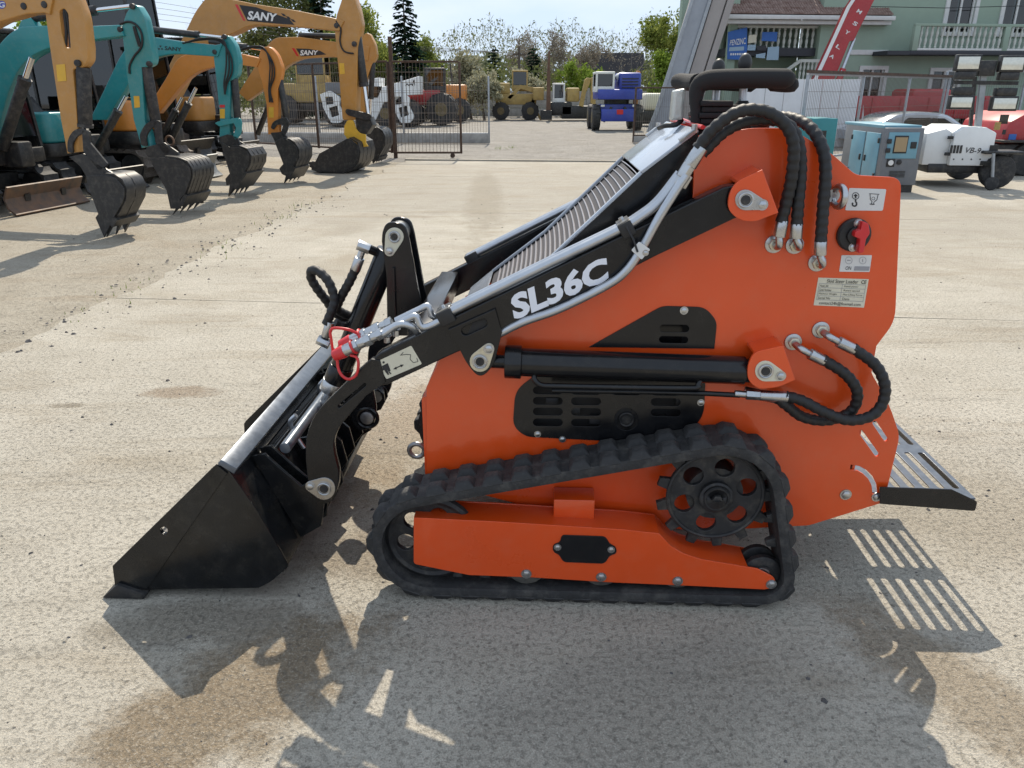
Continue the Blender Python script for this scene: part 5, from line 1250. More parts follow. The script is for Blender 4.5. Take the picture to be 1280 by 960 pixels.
for o in bpy.data.objects:
    if o.get('label', '').startswith('tall mesh fence'): MB_.parent = o; MB_.matrix_parent_inverse = Matrix.LocRotScale(o.location, o.rotation_euler, None).inverted()
mesh_fence('mesh_fence', (12.3, 23.4), (22, 24.5), .15, 2.1, 'grey mesh fence panel at the right edge behind the light tower', 'galv', (.25, .5, .75), .075, [.2, .4, .6, .8], .0042, foot=0, proud=.06)
ws = world_empty('white_screen', 6.9, 24.2, .06); tag(ws, 'white ribbed sheet screen behind the fence under the red crane', 'screen')
for k in range(6): MB().box((.28 + k * .57, 0, .95), (.555, .03, 1.9)).build('panel', 'whitesheet', ws, bevel=.006)

# ------------------------------------------------------------------ slanting grey steel box behind the right-hand gate
mat('greysteel', (.28, .30, .33), .45, .4, var=.12, vscale=2, dust=.15)
mat('greyface', (.30, .275, .26), .6, var=.08, vscale=1.5)
fr = Fr(0, 5.6, 27.6); sb = fr.empty('slanting_steel_box'); tag(sb, 'tall grey sheet-metal box leaning right above the right-hand gate', 'steel box')
plate('side_panel', fr, [(810, 165), (820, 140), (872, -20), (893, -20), (852, 105), (836, 165)], 0, .12, 'greysteel', sb, (), .01)
plate('edge_flange', fr, [(808, 165), (818, 140), (870, -20), (874, -20), (823, 140), (813, 165)], -.06, .055, 'galv', sb, (), .008)
plate('edge_flange', fr, [(834, 165), (852, 105), (892, -20), (896, -20), (857, 105), (839, 165)], -.06, .055, 'galv', sb, (), .008)
plate('front_panel', fr, [(840, 165), (858, 105), (897, -20), (914, -20), (875, 103), (855, 165)], .02, .10, 'greyface', sb, (), .01)
plate('front_panel', fr, [(857, 165), (877, 103), (916, -20), (925, -20), (886, 100), (868, 165)], .03, .10, 'greyface', sb, (), .01)
plate('back_body', fr, [(818, 165), (828, 140), (876, -20), (922, -20), (884, 100), (866, 165)], .16, 1.2, 'greyface', sb, (), .02)

# ------------------------------------------------------------------ green house
mat('green_wall', (.28, .36, .285), .9, var=.07, vscale=1.2, bump=.3, bscale=30)
mat('trim', (.60, .60, .58), .7, var=.06)
mat('baluster', (.50, .52, .47), .8, var=.08)
mat('tiles', (.15, .085, .065), .75, var=.35, vscale=6, col2=(.30, .215, .185))
mat('darkbeam', (.03, .032, .04), .6)
mat('curtain', (.42, .43, .46), .7, var=.12, vscale=4)
mat('bannerblue', (.035, .13, .42), .6, var=.1, vscale=3)
mat('bannerpale', (.30, .42, .52), .6)
HF_ = Fr(-6, 12.0, 30.0); house = HF_.empty('green_house'); tag(house, 'pale green two-storey house with balconies and a tiled porch behind the fence', 'house')
at = HF_.at
def wrect(x0, y0, x1, z_h, v=0):
    a = at(x0, y0, v); b = at(x1, y0, v); return [(a[0], a[1]), (b[0], b[1]), (b[0], b[1] + z_h), (a[0], a[1] + z_h)]
u_l = at(1090, 100, 0)[0] - 2.2
wins = [wrect(1180, 40, 1213, 1.9), wrect(1249, 41, 1284, 1.9), wrect(1073, 122, 1100, .95), wrect(1160, 124, 1192, .95), wrect(1330, 41, 1365, 1.9)]
plate_uz('wall', [(u_l, -.1), (at(1090, 100, 0)[0] + 14, -.1), (at(1090, 100, 0)[0] + 14, 8.5), (u_l, 8.5)], 0, .3, 'green_wall', house, wins, .003)
plate_uz('wall', [(u_l - 4.6, -.1), (u_l - .02, -.1), (u_l - .02, 8.5), (u_l - 4.6, 8.5)], 1.6, .3, 'green_wall', house, (), .003)
MB().box((u_l + .15, .95, 4.2), (.3, 1.25, 8.6)).build('wall', 'green_wall', house)
for wq in wins:
    (x0, z0), (x1, _), (_, z1), _ = wq; W = x1 - x0; H = z1 - z0
    fm = MB(); t = .13
    for (c, d) in (((x0 + x1) / 2, z0 - t / 2), (W + 2 * t, t)), (((x0 + x1) / 2, z1 + t / 2), (W + 2 * t, t)), ((x0 - t / 2, (z0 + z1) / 2), (t, H)), ((x1 + t / 2, (z0 + z1) / 2), (t, H)):
        fm.box((c[0], -.02, c[1]), (d[0], .06, d[1]))
    wf = fm.build('window_surround', 'trim', house)
    for k in (.04, .5, .96): MB().box((x0 + W * k, .06, (z0 + z1) / 2), (.07, .06, H)).build('window_mullion', 'trim', wf)
    for k in (.27, .73): MB().box((x0 + W * k, .09, (z0 + z1) / 2), (W * .40, .012, H * .98)).build('window_pane', 'darkglass', wf)
    for k in (.25, .75): MB().box((x0 + W * k, .22, (z0 + z1) / 2), (W * .42, .01, H)).build('curtain', 'curtain', wf)
def baluster(par, u, v, z0, h, r=.055):
    pr_ = [(0, .6), (.06, .9), (.12, .5), (.3, .95), (.42, .8), (.5, .42), (.58, .8), (.7, .95), (.88, .5), (.94, .9), (1, .6)]
    b = MB(); b.tube([(u, v, z0 + h * t) for t, _ in pr_], [r * q for _, q in pr_], 8); return b.build('baluster', 'baluster', par, 40)
def balcony(x0, x1, ys, nb, vout, hb=.78, zslab=None, pillars=()):
    a = at(x0, ys, -vout); b = at(x1, ys, -vout); z = a[1]
    sl_ = MB().box(((a[0] + b[0]) / 2, -vout / 2, z - .07), (b[0] - a[0] + .1, vout, .14)).build('balcony_slab', 'darkbeam', house, bevel=.01)
    MB().box(((a[0] + b[0]) / 2, -vout + .1, z + hb + .04), (b[0] - a[0], .16, .09)).build('balcony_rail', 'green_wall', sl_, bevel=.01)
    MB().box(((a[0] + b[0]) / 2, -vout + .1, z + .04), (b[0] - a[0], .16, .07)).build('balcony_sill', 'trim', sl_, bevel=.01)
    for k in range(nb):
        if any(abs(k - p) < .5 for p in pillars): MB().box((a[0] + (b[0] - a[0]) * (k + .5) / nb, -vout + .1, z + hb / 2), (.2, .18, hb)).build('balcony_pillar', 'green_wall', sl_, bevel=.01)
        else: baluster(sl_, a[0] + (b[0] - a[0]) * (k + .5) / nb, -vout + .1, z + .075, hb - .08)
    return sl_
balcony(1140, 1330, 63, 29, 1.0, pillars=(0, 17, 28))
a = at(1110, 63, -1.0); b = at(1138, 63, -1.0); MB().box(((a[0] + b[0]) / 2 + .1, -.5, a[1] - .07), (b[0] - a[0] + .2, .98, .13)).build('balcony_slab', 'darkbeam', house)
a = at(1060, 63, 0); b = at(1110, 63, 0); MB().box(((a[0] + b[0]) / 2, -.01, a[1] - .06), (b[0] - a[0], .04, .16)).build('string_course', 'trim', house)
# porch: balcony, dark beam, tiled roof, posters, stair
a = at(912, 60, .2); b = at(1040, 60, .2); zb = a[1]
pb = MB().box(((a[0] + b[0]) / 2, .9, zb - .12), (b[0] - a[0], 1.4, .26)).build('porch_slab', 'darkbeam', house)
MB().box(((a[0] + b[0]) / 2, .28, zb + .70), (b[0] - a[0], .14, .08)).build('porch_rail', 'baluster', pb)
nb = 18
for k in range(nb): baluster(pb, a[0] + (b[0] - a[0]) * (k + .5) / nb, .28, zb + .012, .65, .06)
for px_ in (914, 1038): q = at(px_, 60, .25); MB().box((q[0], .28, zb / 2 + 1.0), (.28, .24, zb + 2.0)).build('porch_pillar', 'green_wall', house)
for px_ in (925, 945): q = at(px_, 60, .3); MB().cyl((q[0] - .4, 1.3, zb), (q[0] - .4, 1.3, zb + 1.6), .22, seg=16).build('porch_column', 'green_wall', house)
ea = at(904, 19, -.2); eb_ = at(1114, 19, -.2); zr = ea[1]
rf = MB().prism([(0, 0), (2.4, 1.5), (2.4, 1.38), (0, -.10)], 0, 1); 
rv = [(ea[0] + v[1] * (eb_[0] - ea[0]), -.35 + v[0], zr + v[2]) for v in rf.v]; rb = MB(); rb.v = rv; rb.f = rf.f; roof = rb.build('porch_roof', 'tiles', house)
tl = MB(); nr_, nc_ = 8, 64; W = eb_[0] - ea[0]
for r_ in range(nr_):
    for c_ in range(nc_):
        u = ea[0] + W * (c_ + .5) / nc_; y0 = -.36 + r_ * .3; z0_ = zr + r_ * .3 * .625 + .02
        vs = []
        for (yy, dz) in ((0, .03), (.34, .0)):
            for t in range(5):
                an = math.pi * t / 4; vs.append((u + math.cos(an) * W / nc_ * .5, y0 + yy, z0_ + yy * .625 + dz + math.sin(an) * .055))
        tl.add(vs, [(t, t + 1, t + 6, t + 5) for t in range(4)] + [(4, 3, 2, 1, 0)])
tag(tl.build('roof_tile_rows', 'tiles', roof, 40), kind='stuff')
MB().box(((ea[0] + eb_[0]) / 2, -.40, zr - .06), (W + .1, .10, .14)).build('gutter', 'trim', roof, bevel=.02)
MB().box(((ea[0] + eb_[0]) / 2, .3, zr - .20), (W, 1.2, .12)).build('soffit', 'trim', roof)
bn = plate('banner', HF_, [(910, 40), (934, 34), (934, 62), (931, 75), (909, 74)], .05, .02, 'bannerblue', house, (), .002)
text_quad('banner_text', 'PENZINC', [HF_.p3(x, y, .045) for x, y in ((913, 50), (932, 47), (932, 55), (912, 57))], 'white', bn, .01, (0, -.01, 0))
plate('banner_stripe', HF_, [(912, 59), (930, 58), (930, 63), (911, 64)], .045, .004, 'bannerpale', bn, (), .0005)
for k in range(6): plate('banner_mark', HF_, [(913 + k * 2.8, 66.5), (914.8 + k * 2.8, 66.4), (914.7 + k * 2.8, 69), (912.9 + k * 2.8, 69.1)], .045, .004, 'white', bn, (), .0004)
for (q, m_) in (([(936, 44), (946, 43), (945, 53), (935, 54)], 'cream'), ([(953, 40), (972, 40), (971, 52), (952, 51)], 'bannerblue'), ([(935, 56), (945, 56), (944, 63), (934, 63)], 'bannerpale'), ([(960, 59), (974, 58), (973, 75), (958, 75)], 'bannerpale'), ([(946, 57), (958, 57), (958, 63), (946, 63)], 'darkbeam'), ([(945, 68), (957, 66), (956, 73), (945, 72)], 'bannerpale')):
    plate('poster', HF_, q, .06, .015, m_, house, (), .001)
a = at(975, 94, -.4); b = at(1000, 76, -.4); c_ = at(1034, 76, -.4)
sr = MB(); sr.bar((a[0], -.4, a[1]), (b[0], -.4, b[1]), .10); sr.bar((b[0], -.4, b[1]), (c_[0], -.4, c_[1]), .10); st_ = sr.build('stair_rail', 'baluster', house)
for k in range(7): u = b[0] + (c_[0] - b[0]) * (k + .3) / 7; baluster(st_, u, -.4, b[1] - .62, .58, .05)
MB().box(((b[0] + c_[0]) / 2, -.1, (b[1] - .64) / 2), (c_[0] - b[0] + .3, .8, b[1] - .66)).build('stair', 'concrete_wall', house)
# overhead cable on the wall
tag(MB().tube([HF_.p3(1085, 8, -.6), HF_.p3(1180, 10, -.6), HF_.p3(1290, 7, -.6)], .012, 5).build('wall_cable', 'ink', house))

# ------------------------------------------------------------------ red crane truck behind the fence
fr = Fr(-4, 10.0, 27.0); cr_ = fr.empty('crane_truck'); tag(cr_, 'red crane truck with raised telescopic boom behind the fence', 'crane')
bmn = plate('crane_boom', fr, [(1015, 112), (1062, 10), (1085, -25), (1106, -25), (1075, 35), (1068, 50), (1062, 52), (1038, 112)], 0, .45, 'redpaint', cr_, (), .02)
plate('boom_edge', fr, [(1012, 110), (1059, 8), (1082, -26), (1085.5, -26), (1062.5, 10), (1016, 112)], -.03, .02, 'white', bmn, (), .004)
for (s_, x, y) in (('A', 1038, 70), ('L', 1046, 58), ('Y', 1057, 40), ('S', 1067, 29), ('M', 1072, 14)):
    text_quad('boom_letter', s_, [fr.p3(*p, -.004) for p in ((x + 1, y - 3), (x + 6, y), (x + 3, y + 4), (x - 2, y + 1))], 'white', bmn, .02, (0, -.006, 0))
MB().cyl(fr.p3(1052, 90, -.1), fr.p3(1068, 48, .1), .05, seg=12).build('lift_ram', 'tube', bmn)
MB().cyl(fr.p3(1042, 118, -.1), fr.p3(1054, 86, -.05), .10, seg=12).build('lift_ram', 'redpaint', bmn)
q0 = fr.at(1035, 122, .3); q1 = fr.at(1245, 122, .3); zt_ = fr.at(1100, 120, .3)[1]
MB().box(((q0[0] + q1[0]) / 2, .9, (zt_ + .7) / 2), (q1[0] - q0[0], 1.6, zt_ - .7)).build('truck_bed', 'redpaint', cr_, bevel=.05)
q2 = fr.at(1140, 112, .3); q3 = fr.at(1190, 112, .3); MB().box(((q2[0] + q3[0]) / 2, .9, (q2[1] + .7) / 2), (q3[0] - q2[0], 1.5, q2[1] - .65)).build('truck_cab', 'redpaint', cr_, bevel=.15, bseg=3)
for k in range(4): u = q0[0] + .6 + k * (q1[0] - q0[0] - 1.2) / 3; MB().cyl((u, .1, .5), (u, .45, .5), .5, seg=20).build('wheel', 'rubber', cr_, bevel=.05)
for k in range(6): MB().box((q0[0] + (q1[0] - q0[0]) * (k + .5) / 6, .085, (zt_ + .7) / 2), (.06, .03, zt_ - .8)).build('bed_post', 'redpaint', cr_)

# ------------------------------------------------------------------ silver car behind the fence
mat('carpaint', (.45, .48, .52), .22, .5, coat=.6)
fr = Fr(-3, 10.6, 22.9); car = fr.empty('parked_car'); tag(car, 'silver hatchback roof and windows showing behind the generators', 'car')
prof_c = [(1076, 176), (1076, 164), (1095, 158), (1120, 143, 10), (1150, 139, 12), (1185, 142, 10), (1207, 158, 6), (1214, 168), (1214, 180)]
o_ = [fr.at(p[0], p[1], 0) for p in rnd(prof_c)]; o_ = [(u, z) for u, z in o_]; zb_ = .3
poly_ = [(o_[0][0], zb_)] + o_ + [(o_[-1][0], zb_)]
plate_uz('body', poly_, 0, 1.6, 'carpaint', car, (), .08)
plate('side_window', fr, [(1124, 158), (1136, 148, 3), (1163, 147), (1163, 158)], -.004, .01, 'darkglass', car, (), .002)
plate('side_window', fr, [(1166, 147), (1180, 149), (1196, 158), (1166, 158)], -.004, .01, 'darkglass', car, (), .002)
plate('window_back', fr, [(1123, 158.5), (1135, 147, 3), (1181, 148), (1197, 158.5)], -.001, .003, 'ink', car, (), .0005)
for px_ in (1100, 1190): q = fr.at(px_, 178, 0); MB().cyl((q[0], -.02, .32), (q[0], .2, .32), .32, seg=24).build('wheel', 'rubber', car, bevel=.04)

# ------------------------------------------------------------------ generators
mat('genblue', (.13, .29, .37), .45, var=.1, vscale=3, dust=.15)
mat('gengrey', (.13, .14, .155), .5, var=.1, vscale=3, dust=.15)
mat('genteal', (.03, .20, .22), .5, var=.1, vscale=3)
mat('beige', (.30, .22, .12), .4)
gx, gy = gpx(1142, 241); fr = Fr(2, gx, gy); gen = fr.empty('generator'); tag(gen, 'light blue and grey cabinet generator with control panel behind the loader', 'generator')
fl_ = fr.at(1098, 235, 0)[0] - .02; zt_ = fr.at(1163, 160, 0)[1]; wd = abs(fl_); dp = 1.75
body = MB().box((fl_ / 2 + .0, dp / 2, zt_ / 2 + .06), (wd, dp, zt_ - .12)).build('cabinet', 'gengrey', gen, bevel=.012)
MB().box((fl_ / 2, dp / 2, .06), (wd * .92, dp * .96, .12)).build('skid_base', 'exblack', gen)
MB().box((fl_ / 2, dp / 2 + .1, zt_ + .012), (wd * 1.01, dp * .98, .05)).build('roof', 'genblue', gen, bevel=.01)
MB().box((fl_ * .52, -.006, zt_ * .735), (wd * .80, .012, zt_ * .40)).build('control_panel', 'genblue', gen, bevel=.003)
ct = [o for o in gen.children if o.name.startswith('control_panel')][0]
MB().box((fl_ * .58, -.016, zt_ * .75), (wd * .36, .014, zt_ * .27)).build('panel_window_frame', 'plastic', ct, bevel=.004)
MB().box((fl_ * .58, -.025, zt_ * .75), (wd * .31, .006, zt_ * .22)).build('panel_window', 'beige', ct)
MB().box((fl_ * .24, -.016, zt_ * .74), (wd * .15, .02, zt_ * .10)).build('breaker', 'plastic', ct, bevel=.003)
for zz in (.66, .80): MB().box((fl_ * .90, -.03, zt_ * zz), (.06, .05, .07)).build('hinge', 'plastic', ct, bevel=.006)
MB().box((fl_ * .76, -.004, zt_ * .47), (.13, .012, .13)).build('gauge_plate', 'plastic', gen, bevel=.003)
MB().cyl((fl_ * .76, -.025, zt_ * .47), (fl_ * .76, -.008, zt_ * .47), .042, seg=18).build('gauge', 'sticker', gen)
MB().cyl((fl_ * .54, -.03, zt_ * .48), (fl_ * .54, 0, zt_ * .48), .04, seg=16).build('emergency_stop', 'plastic', gen, bevel=.008)
for k in range(5): MB().box((fl_ * .54, -.004, zt_ * .25 + k * .022), (wd * .42, .012, .010)).build('vent_slot', 'exblack', gen)
for k in (0, 1):
    d_ = MB().box((fl_ - .008, .45 + k * .62, zt_ * .52), (.016, .56, zt_ * .78)).build('door', 'genblue', gen, bevel=.006)
    MB().box((fl_ - .025, .45 + k * .62 + (.2 if k == 0 else -.2), zt_ * .5), (.02, .05, .10)).build('handle', 'plastic', d_, bevel=.004)
    for zz in (.25, .8): MB().box((fl_ - .022, .45 + k * .62 - (.26 if k == 0 else -.26), zt_ * zz), (.02, .05, .08)).build('hinge', 'plastic', d_, bevel=.003)
gx, gy = gpx(1052, 205); fr = Fr(2, 6.6, 17.0); gen2 = fr.empty('generator'); tag(gen2, 'plain teal generator cabinet half hidden behind the blue one', 'generator')
a = fr.at(990, 148, 0); b = fr.at(1048, 148, 0)
MB().box(((a[0] + b[0]) / 2, .6, a[1] / 2 + .05), (b[0] - a[0], 1.2, a[1] - .1)).build('cabinet', 'genteal', gen2, bevel=.015)
MB().box(((a[0] + b[0]) / 2, .6, .05), (b[0] - a[0] - .1, 1.1, .1)).build('skid_base', 'exblack', gen2)
MB().box((b[0] - .35, -.006, a[1] * .62), (.28, .012, .3)).build('vent', 'exblack', gen2)

# ------------------------------------------------------------------ towable light tower
lx, ly = gpx(1190, 235); fr = Fr(8, lx, ly); lt = fr.empty('light_tower'); tag(lt, 'white towable lighting tower with four floodlights and VB-9 lettering', 'light tower')
u0, z0 = fr.at(1186, 207, 0); u1, z1 = fr.at(1246, 168, 0); zlow = fr.at(1186, 225, 0)[1]
zc0 = fr.at(1200, 166, 0)[1]
pf = [(u0, z0), (u1, z0), (u1, zc0), (u1 - .18, zc0 + .09), (u0 + .15, zc0 + .09), (u0, zc0)]
cn = MB().prism(pf, 0, 1.6).build('canopy', 'white', lt, bevel=.02)
MB().prism([(u0 - .40, z0), (u0 - .002, z0), (u0 - .002, zc0), (u0 - .1, zc0 + .06), (u0 - .40, zc0 - .02)], .12, 1.5).build('end_door', 'white', lt, bevel=.012)
MB().box(((u0 + u1) / 2 - .15, .75, (z0 + .16) / 2 + .05), (u1 - u0 + .3, 1.3, z0 - .22)).build('chassis', 'exblack', lt, bevel=.02)
text_quad('model_lettering', 'VB-9', [fr.p3(*p, -.002) for p in ((1208, 184), (1227, 185), (1225, 192), (1206, 191))], 'ink', cn, .005, (0, -.006, 0), .2)
for (x0_, x1_) in ((1189, 1201), (1238, 1246)):
    for k in range(4):
        x = x0_ + (x1_ - x0_) * k / 3; q = fr.at(x, 186.5, 0); MB().box((q[0], -.004, q[1]), (.035, .012, .13)).build('vent_slot', 'exblack', cn)
for k in range(5): q = fr.at(1192 + k * 11, 199, 0); MB().cyl((q[0], -.01, q[1]), (q[0], .01, q[1]), .012, seg=8).build('rivet', 'darksteel', cn)
for zz in (.35, .85): MB().box((u0 - .03, .05, z0 + (zc0 - z0) * zz), (.10, .05, .05)).build('latch', 'plastic', lt)
for vv in (-.05, 1.45):
    q = fr.at(1246, 222, 0); wh = MB(); wh.cyl((q[0], vv, .28), (q[0], vv + .2, .28), .28, seg=24); w_ = wh.build('wheel', 'rubber', lt, bevel=.05)
    MB().cyl((q[0], vv - .01, .28), (q[0], vv + .21, .28), .15, seg=16).build('wheel_rim', 'darksteel', w_)
MB().box((u1 + .12, .1, .60), (.62, .5, .05)).build('mudguard', 'exblack', lt, bevel=.02)
jq = fr.at(1238, 236, -.25); jt = fr.at(1242, 192, -.25)
MB().cyl((jq[0], -.25, .16), (jt[0], -.25, jt[1]), .025, seg=12).build('jack_leg', 'galv', lt)
MB().cyl((jq[0], -.29, .11), (jq[0], -.21, .11), .11, seg=18).build('jack_wheel', 'rubber', lt, bevel=.02)
MB().bar((jq[0], -.25, .42), (u0 + .4, .3, .42), .07).build('drawbar', 'exblack', lt); MB().bar((jq[0], -.25, .42), (u1 - .1, .3, .42), .07).build('drawbar', 'exblack', lt)
for (x, y0_, y1_, r_) in ((1222, 158, 96, .05), ):
    a, b = fr.p3(1222, 160, .5), fr.p3(1229, 92, .5)
    MB().bar(a, b, .09).build('mast', 'galv', lt); MB().bar((a[0] - .12, .5, a[2]), (b[0] - .12, .5, b[2] - .05), .05).build('mast', 'exblack', lt)
hd_ = MB().box((b[0], .45, b[2] + .08), (.26, .2, .24)).build('mast_head', 'exblack', lt, bevel=.01)
cb = fr.p3(1232, 104, .45); MB().bar(fr.p3(1192, 103, .45), fr.p3(1272, 104, .45), .06).build('lamp_crossbar', 'exblack', lt)
mat('lamp_face', (.62, .62, .55), .15, .3, coat=.8, var=.08, vscale=20)
for (x0_, y0_, x1_, y1_, dn) in ((1199, 70, 1223, 87, 9), (1254, 71, 1278, 88, 8), (1190, 121, 1214, 135, -11), (1243, 122, 1269, 137, -11)):
    a = fr.at(x0_, y0_, .3); b = fr.at(x1_, y1_, .3); c = ((a[0] + b[0]) / 2, (a[1] + b[1]) / 2); W_ = b[0] - a[0]; H_ = a[1] - b[1]
    fl2 = MB().box((c[0], .36, c[1]), (W_ + .05, .12, H_ + .05)).build('floodlight', 'exblack', lt, bevel=.012)
    MB().box((c[0], .296, c[1]), (W_ - .01, .012, H_ - .02)).build('lamp_glass', 'lamp_face', fl2, bevel=.003)
    sgn = -1 if dn > 0 else 1
    MB().box((c[0], .38, c[1] + sgn * (H_ / 2 + .09)), (W_ * .9, .16, .13)).build('lamp_housing', 'exblack', fl2, bevel=.02)

# ------------------------------------------------------------------ red compressor at the right edge
fr = Fr(0, *gpx(1262, 222)); rc = fr.empty('compressor'); tag(rc, 'red tow-behind compressor cut off by the right edge', 'compressor')
a = fr.at(1250, 205, .3); b = fr.at(1276, 140, .3)
pf = [(a[0] - .1, .62), (a[0] + 2.6, .62), (a[0] + 2.6, b[1]), (a[0] + .35, b[1]), (a[0] + .02, b[1] - .18)]
bd = MB().prism(pf, .3, 1.9).build('canopy', 'redpaint', rc, bevel=.03)
MB().box((a[0] + 1.2, 1.1, .45), (2.6, 1.5, .3)).build('chassis', 'exblack', rc, bevel=.02)
for vv in (.25, 1.75): MB().cyl((a[0] + .5, vv, .32), (a[0] + .5, vv + .2, .32), .32, seg=24).build('wheel', 'rubber', rc, bevel=.05)
MB().box((a[0] + .3, .25, .66), (.9, .3, .05)).build('mudguard', 'exblack', rc, bevel=.015)
q = fr.at(1254, 147, .3); MB().box((q[0] + .02, .296, q[1] - .03), (.16, .02, .17)).build('side_window', 'darkglass', bd)
q = fr.at(1265, 172, .3); MB().box((q[0], .296, q[1]), (.14, .02, .13)).build('tool_pocket', 'bannerblue', bd)
q = fr.at(1258, 165, .3); MB().box((q[0] - .05, .29, q[1]), (.05, .03, .09)).build('latch', 'plastic', bd)
q = fr.at(1252, 152, .3); MB().box((q[0] - .08, .27, q[1] - .08), (.09, .05, .14)).build('hose_bracket', 'old_yellow', bd)
# ------------------------------------------------------------------ trees
mat('bark', (.10, .08, .065), .9, var=.3, vscale=20)
mat('greybark', (.20, .18, .165), .9, var=.2, vscale=10)
leafmat('leaf_spring', (.13, .17, .035), (.30, .33, .09), .45)
leafmat('leaf_bright', (.14, .21, .03), (.28, .36, .07), .45)
leafmat('leaf_pale', (.26, .25, .15), (.44, .42, .30), .4)
leafmat('leaf_olive', (.09, .11, .035), (.19, .20, .08), .4)
leafmat('leaf_twig', (.16, .135, .11), (.30, .27, .21), .3)
leafmat('leaf_far', (.13, .15, .08), (.24, .25, .15), .4)
leafmat('needle', (.012, .028, .018), (.035, .06, .035), .15)
def grow(b, p, d, L, r, depth, rg, tips, spread, up=.12):
    pts = [p]; rad = [r]; n = 3
    for i in range(n):
        d = (d + Vector((rg.gauss(0, .13), rg.gauss(0, .13), up * .5 + rg.gauss(0, .06)))).normalized(); pts.append(pts[-1] + d * L / n); rad.append(r * (1 - .45 * (i + 1) / n))
    b.tube(pts, rad, 5 if depth > 1 else 4, False)
    tips.append((pts[-1], L)); tips.append((pts[-2], L))
    if depth <= 0: return
    k = rg.randint(2, 4) if depth > 1 else rg.randint(2, 3)
    for j in range(k):
        q = pts[rg.choice([1, 2, 3, 3])]; a = rg.random() * 6.28; x = d.orthogonal().normalized(); y = d.cross(x)
        nd = (d + (x * math.cos(a) + y * math.sin(a)) * spread * rg.uniform(.6, 1.2) + Vector((0, 0, up))).normalized()
        grow(b, q, nd, L * rg.uniform(.62, .82), rad[-1] * rg.uniform(.6, .85), depth - 1, rg, tips, spread, up)
def leaves(b, tips, n, size, rg, jit=.35):
    for _ in range(n):
        p, L = rg.choice(tips); c = p + Vector((rg.gauss(0, L * jit), rg.gauss(0, L * jit), rg.gauss(0, L * jit)))
        a = Vector((rg.gauss(0, 1), rg.gauss(0, 1), rg.gauss(0, 1))).normalized(); e = a.orthogonal().normalized(); s = size * rg.uniform(.5, 1.3)
        b.add([c - a * s, c + e * s * .55, c + a * s, c - e * s * .55], [(0, 1, 2, 3)])
def tree(label, px, topy, Y, leaf, n, size, seed, depth=4, spread=.75, trunkf=.32, m='bark', name='leafy_tree', cat='tree', group='trees behind the yard', rt=.025):
    x, z = W0.at(px, topy, Y); rg = random.Random(seed); root = world_empty(name, x, Y); tag(root, label, cat, group)
    tips = []; b = MB(); H = z; L = H * trunkf
    grow(b, Vector((0, 0, -.05)), Vector((0, 0, 1)), L, H * rt, depth, rg, tips, spread)
    mx = max(t[0].z for t in tips); k = H / mx; b.v = [(q[0] * k, q[1] * k, q[2] * k) for q in b.v]; tips = [(t * k, l * k) for t, l in tips]
    b.build('trunk', m, root, 60)
    if n:
        n = int(n * 2.2); size = size * 1.2; lf = MB(); tt = [t for t in tips if t[0].z > H * .22]; leaves(lf, tt, n, size, rg); lf.build('crown', leaf, root, 0)
    return root
def spruce(label, px, topy, Y, wid, seed, group='trees behind the yard'):
    x, H = W0.at(px, topy, Y); rg = random.Random(seed); root = world_empty('spruce_tree', x, Y); tag(root, label, 'spruce', group)
    MB().tube([(0, 0, -.05), (0, 0, H * .6), (0, 0, H)], [H * .018, H * .01, .01], 6).build('trunk', 'bark', root, 60)
    b = MB(); lv = int(H * 5)
    for i in range(lv):
        t = i / lv; z = H * (.06 + .93 * t); R_ = wid * (1 - t) ** .85 * rg.uniform(.75, 1.12) + .06
        for j in range(int(7 + 9 * (1 - t))):
            a = rg.random() * 6.28; r1 = R_ * rg.uniform(.65, 1.1); dr = rg.uniform(.12, .35) * r1
            dx, dy = math.cos(a), math.sin(a); nn = max(2, int(r1 / .15))
            for k in range(nn):
                f = (k + .6) / nn; cx, cy, cz = dx * r1 * f, dy * r1 * f, z - dr * f * f + rg.gauss(0, .03); s = .30 * (1 - .4 * f) * rg.uniform(.8, 1.3)
                for sd in (-1, 1):
                    b.add([(cx, cy, cz), (cx + dx * s - dy * sd * s * .9, cy + dy * s + dx * sd * s * .9, cz - s * rg.uniform(.25, .8)), (cx + dx * s * 1.2, cy + dy * s * 1.2, cz - s * .25)], [(0, 1, 2)])
    b.build('crown', 'needle', root, 0); return root
spruce('tall dark spruce rising above the mesh gate', 503, -22, 46, 1.9, 1)
spruce('dark spruce behind the large ochre boom', 398, -30, 50, 2.4, 2)
spruce('small dark spruce right of the grey gate post', 617, 57, 62, 1.2, 3)
spruce('dark spruce in front of bare trees behind the far yellow machines', 667, 56, 60, 1.6, 4)
tree('fresh green tree right of the big spruce above the gate', 556, 47, 52, 'leaf_spring', 2600, .10, 11, 4, .7)
tree('pale leafing tree above the grey gate post', 588, 66, 50, 'leaf_pale', 2400, .09, 12, 4, .8)
tree('fresh green tree between the ochre sticks and the spruce', 462, 10, 48, 'leaf_spring', 3000, .10, 13, 4, .7)
tree('leafy tree behind the first lettered boom', 330, -40, 52, 'leaf_olive', 3600, .12, 14, 4, .8)
tree('leafy tree showing between the teal booms at far left', 30, -20, 40, 'leaf_bright', 3600, .10, 15, 4, .8)
tree('olive leafy tree behind the excavator cabs', 110, 10, 42, 'leaf_olive', 3600, .10, 16, 4, .8)
tree('bare tree left of the big ochre boom', 250, 2, 50, None, 0, 0, 17, 5, .6, .28, 'greybark', 'bare_tree')
tree('bare tree with twiggy crown behind the dark spruce', 664, 36, 66, 'leaf_twig', 1500, .07, 18, 6, .55, .26, 'greybark', 'bare_tree', rt=.016)
tree('bare tree with thin upright branches above the brown digger arm', 694, 38, 64, 'leaf_twig', 1500, .07, 19, 6, .55, .26, 'greybark', 'bare_tree', rt=.016)
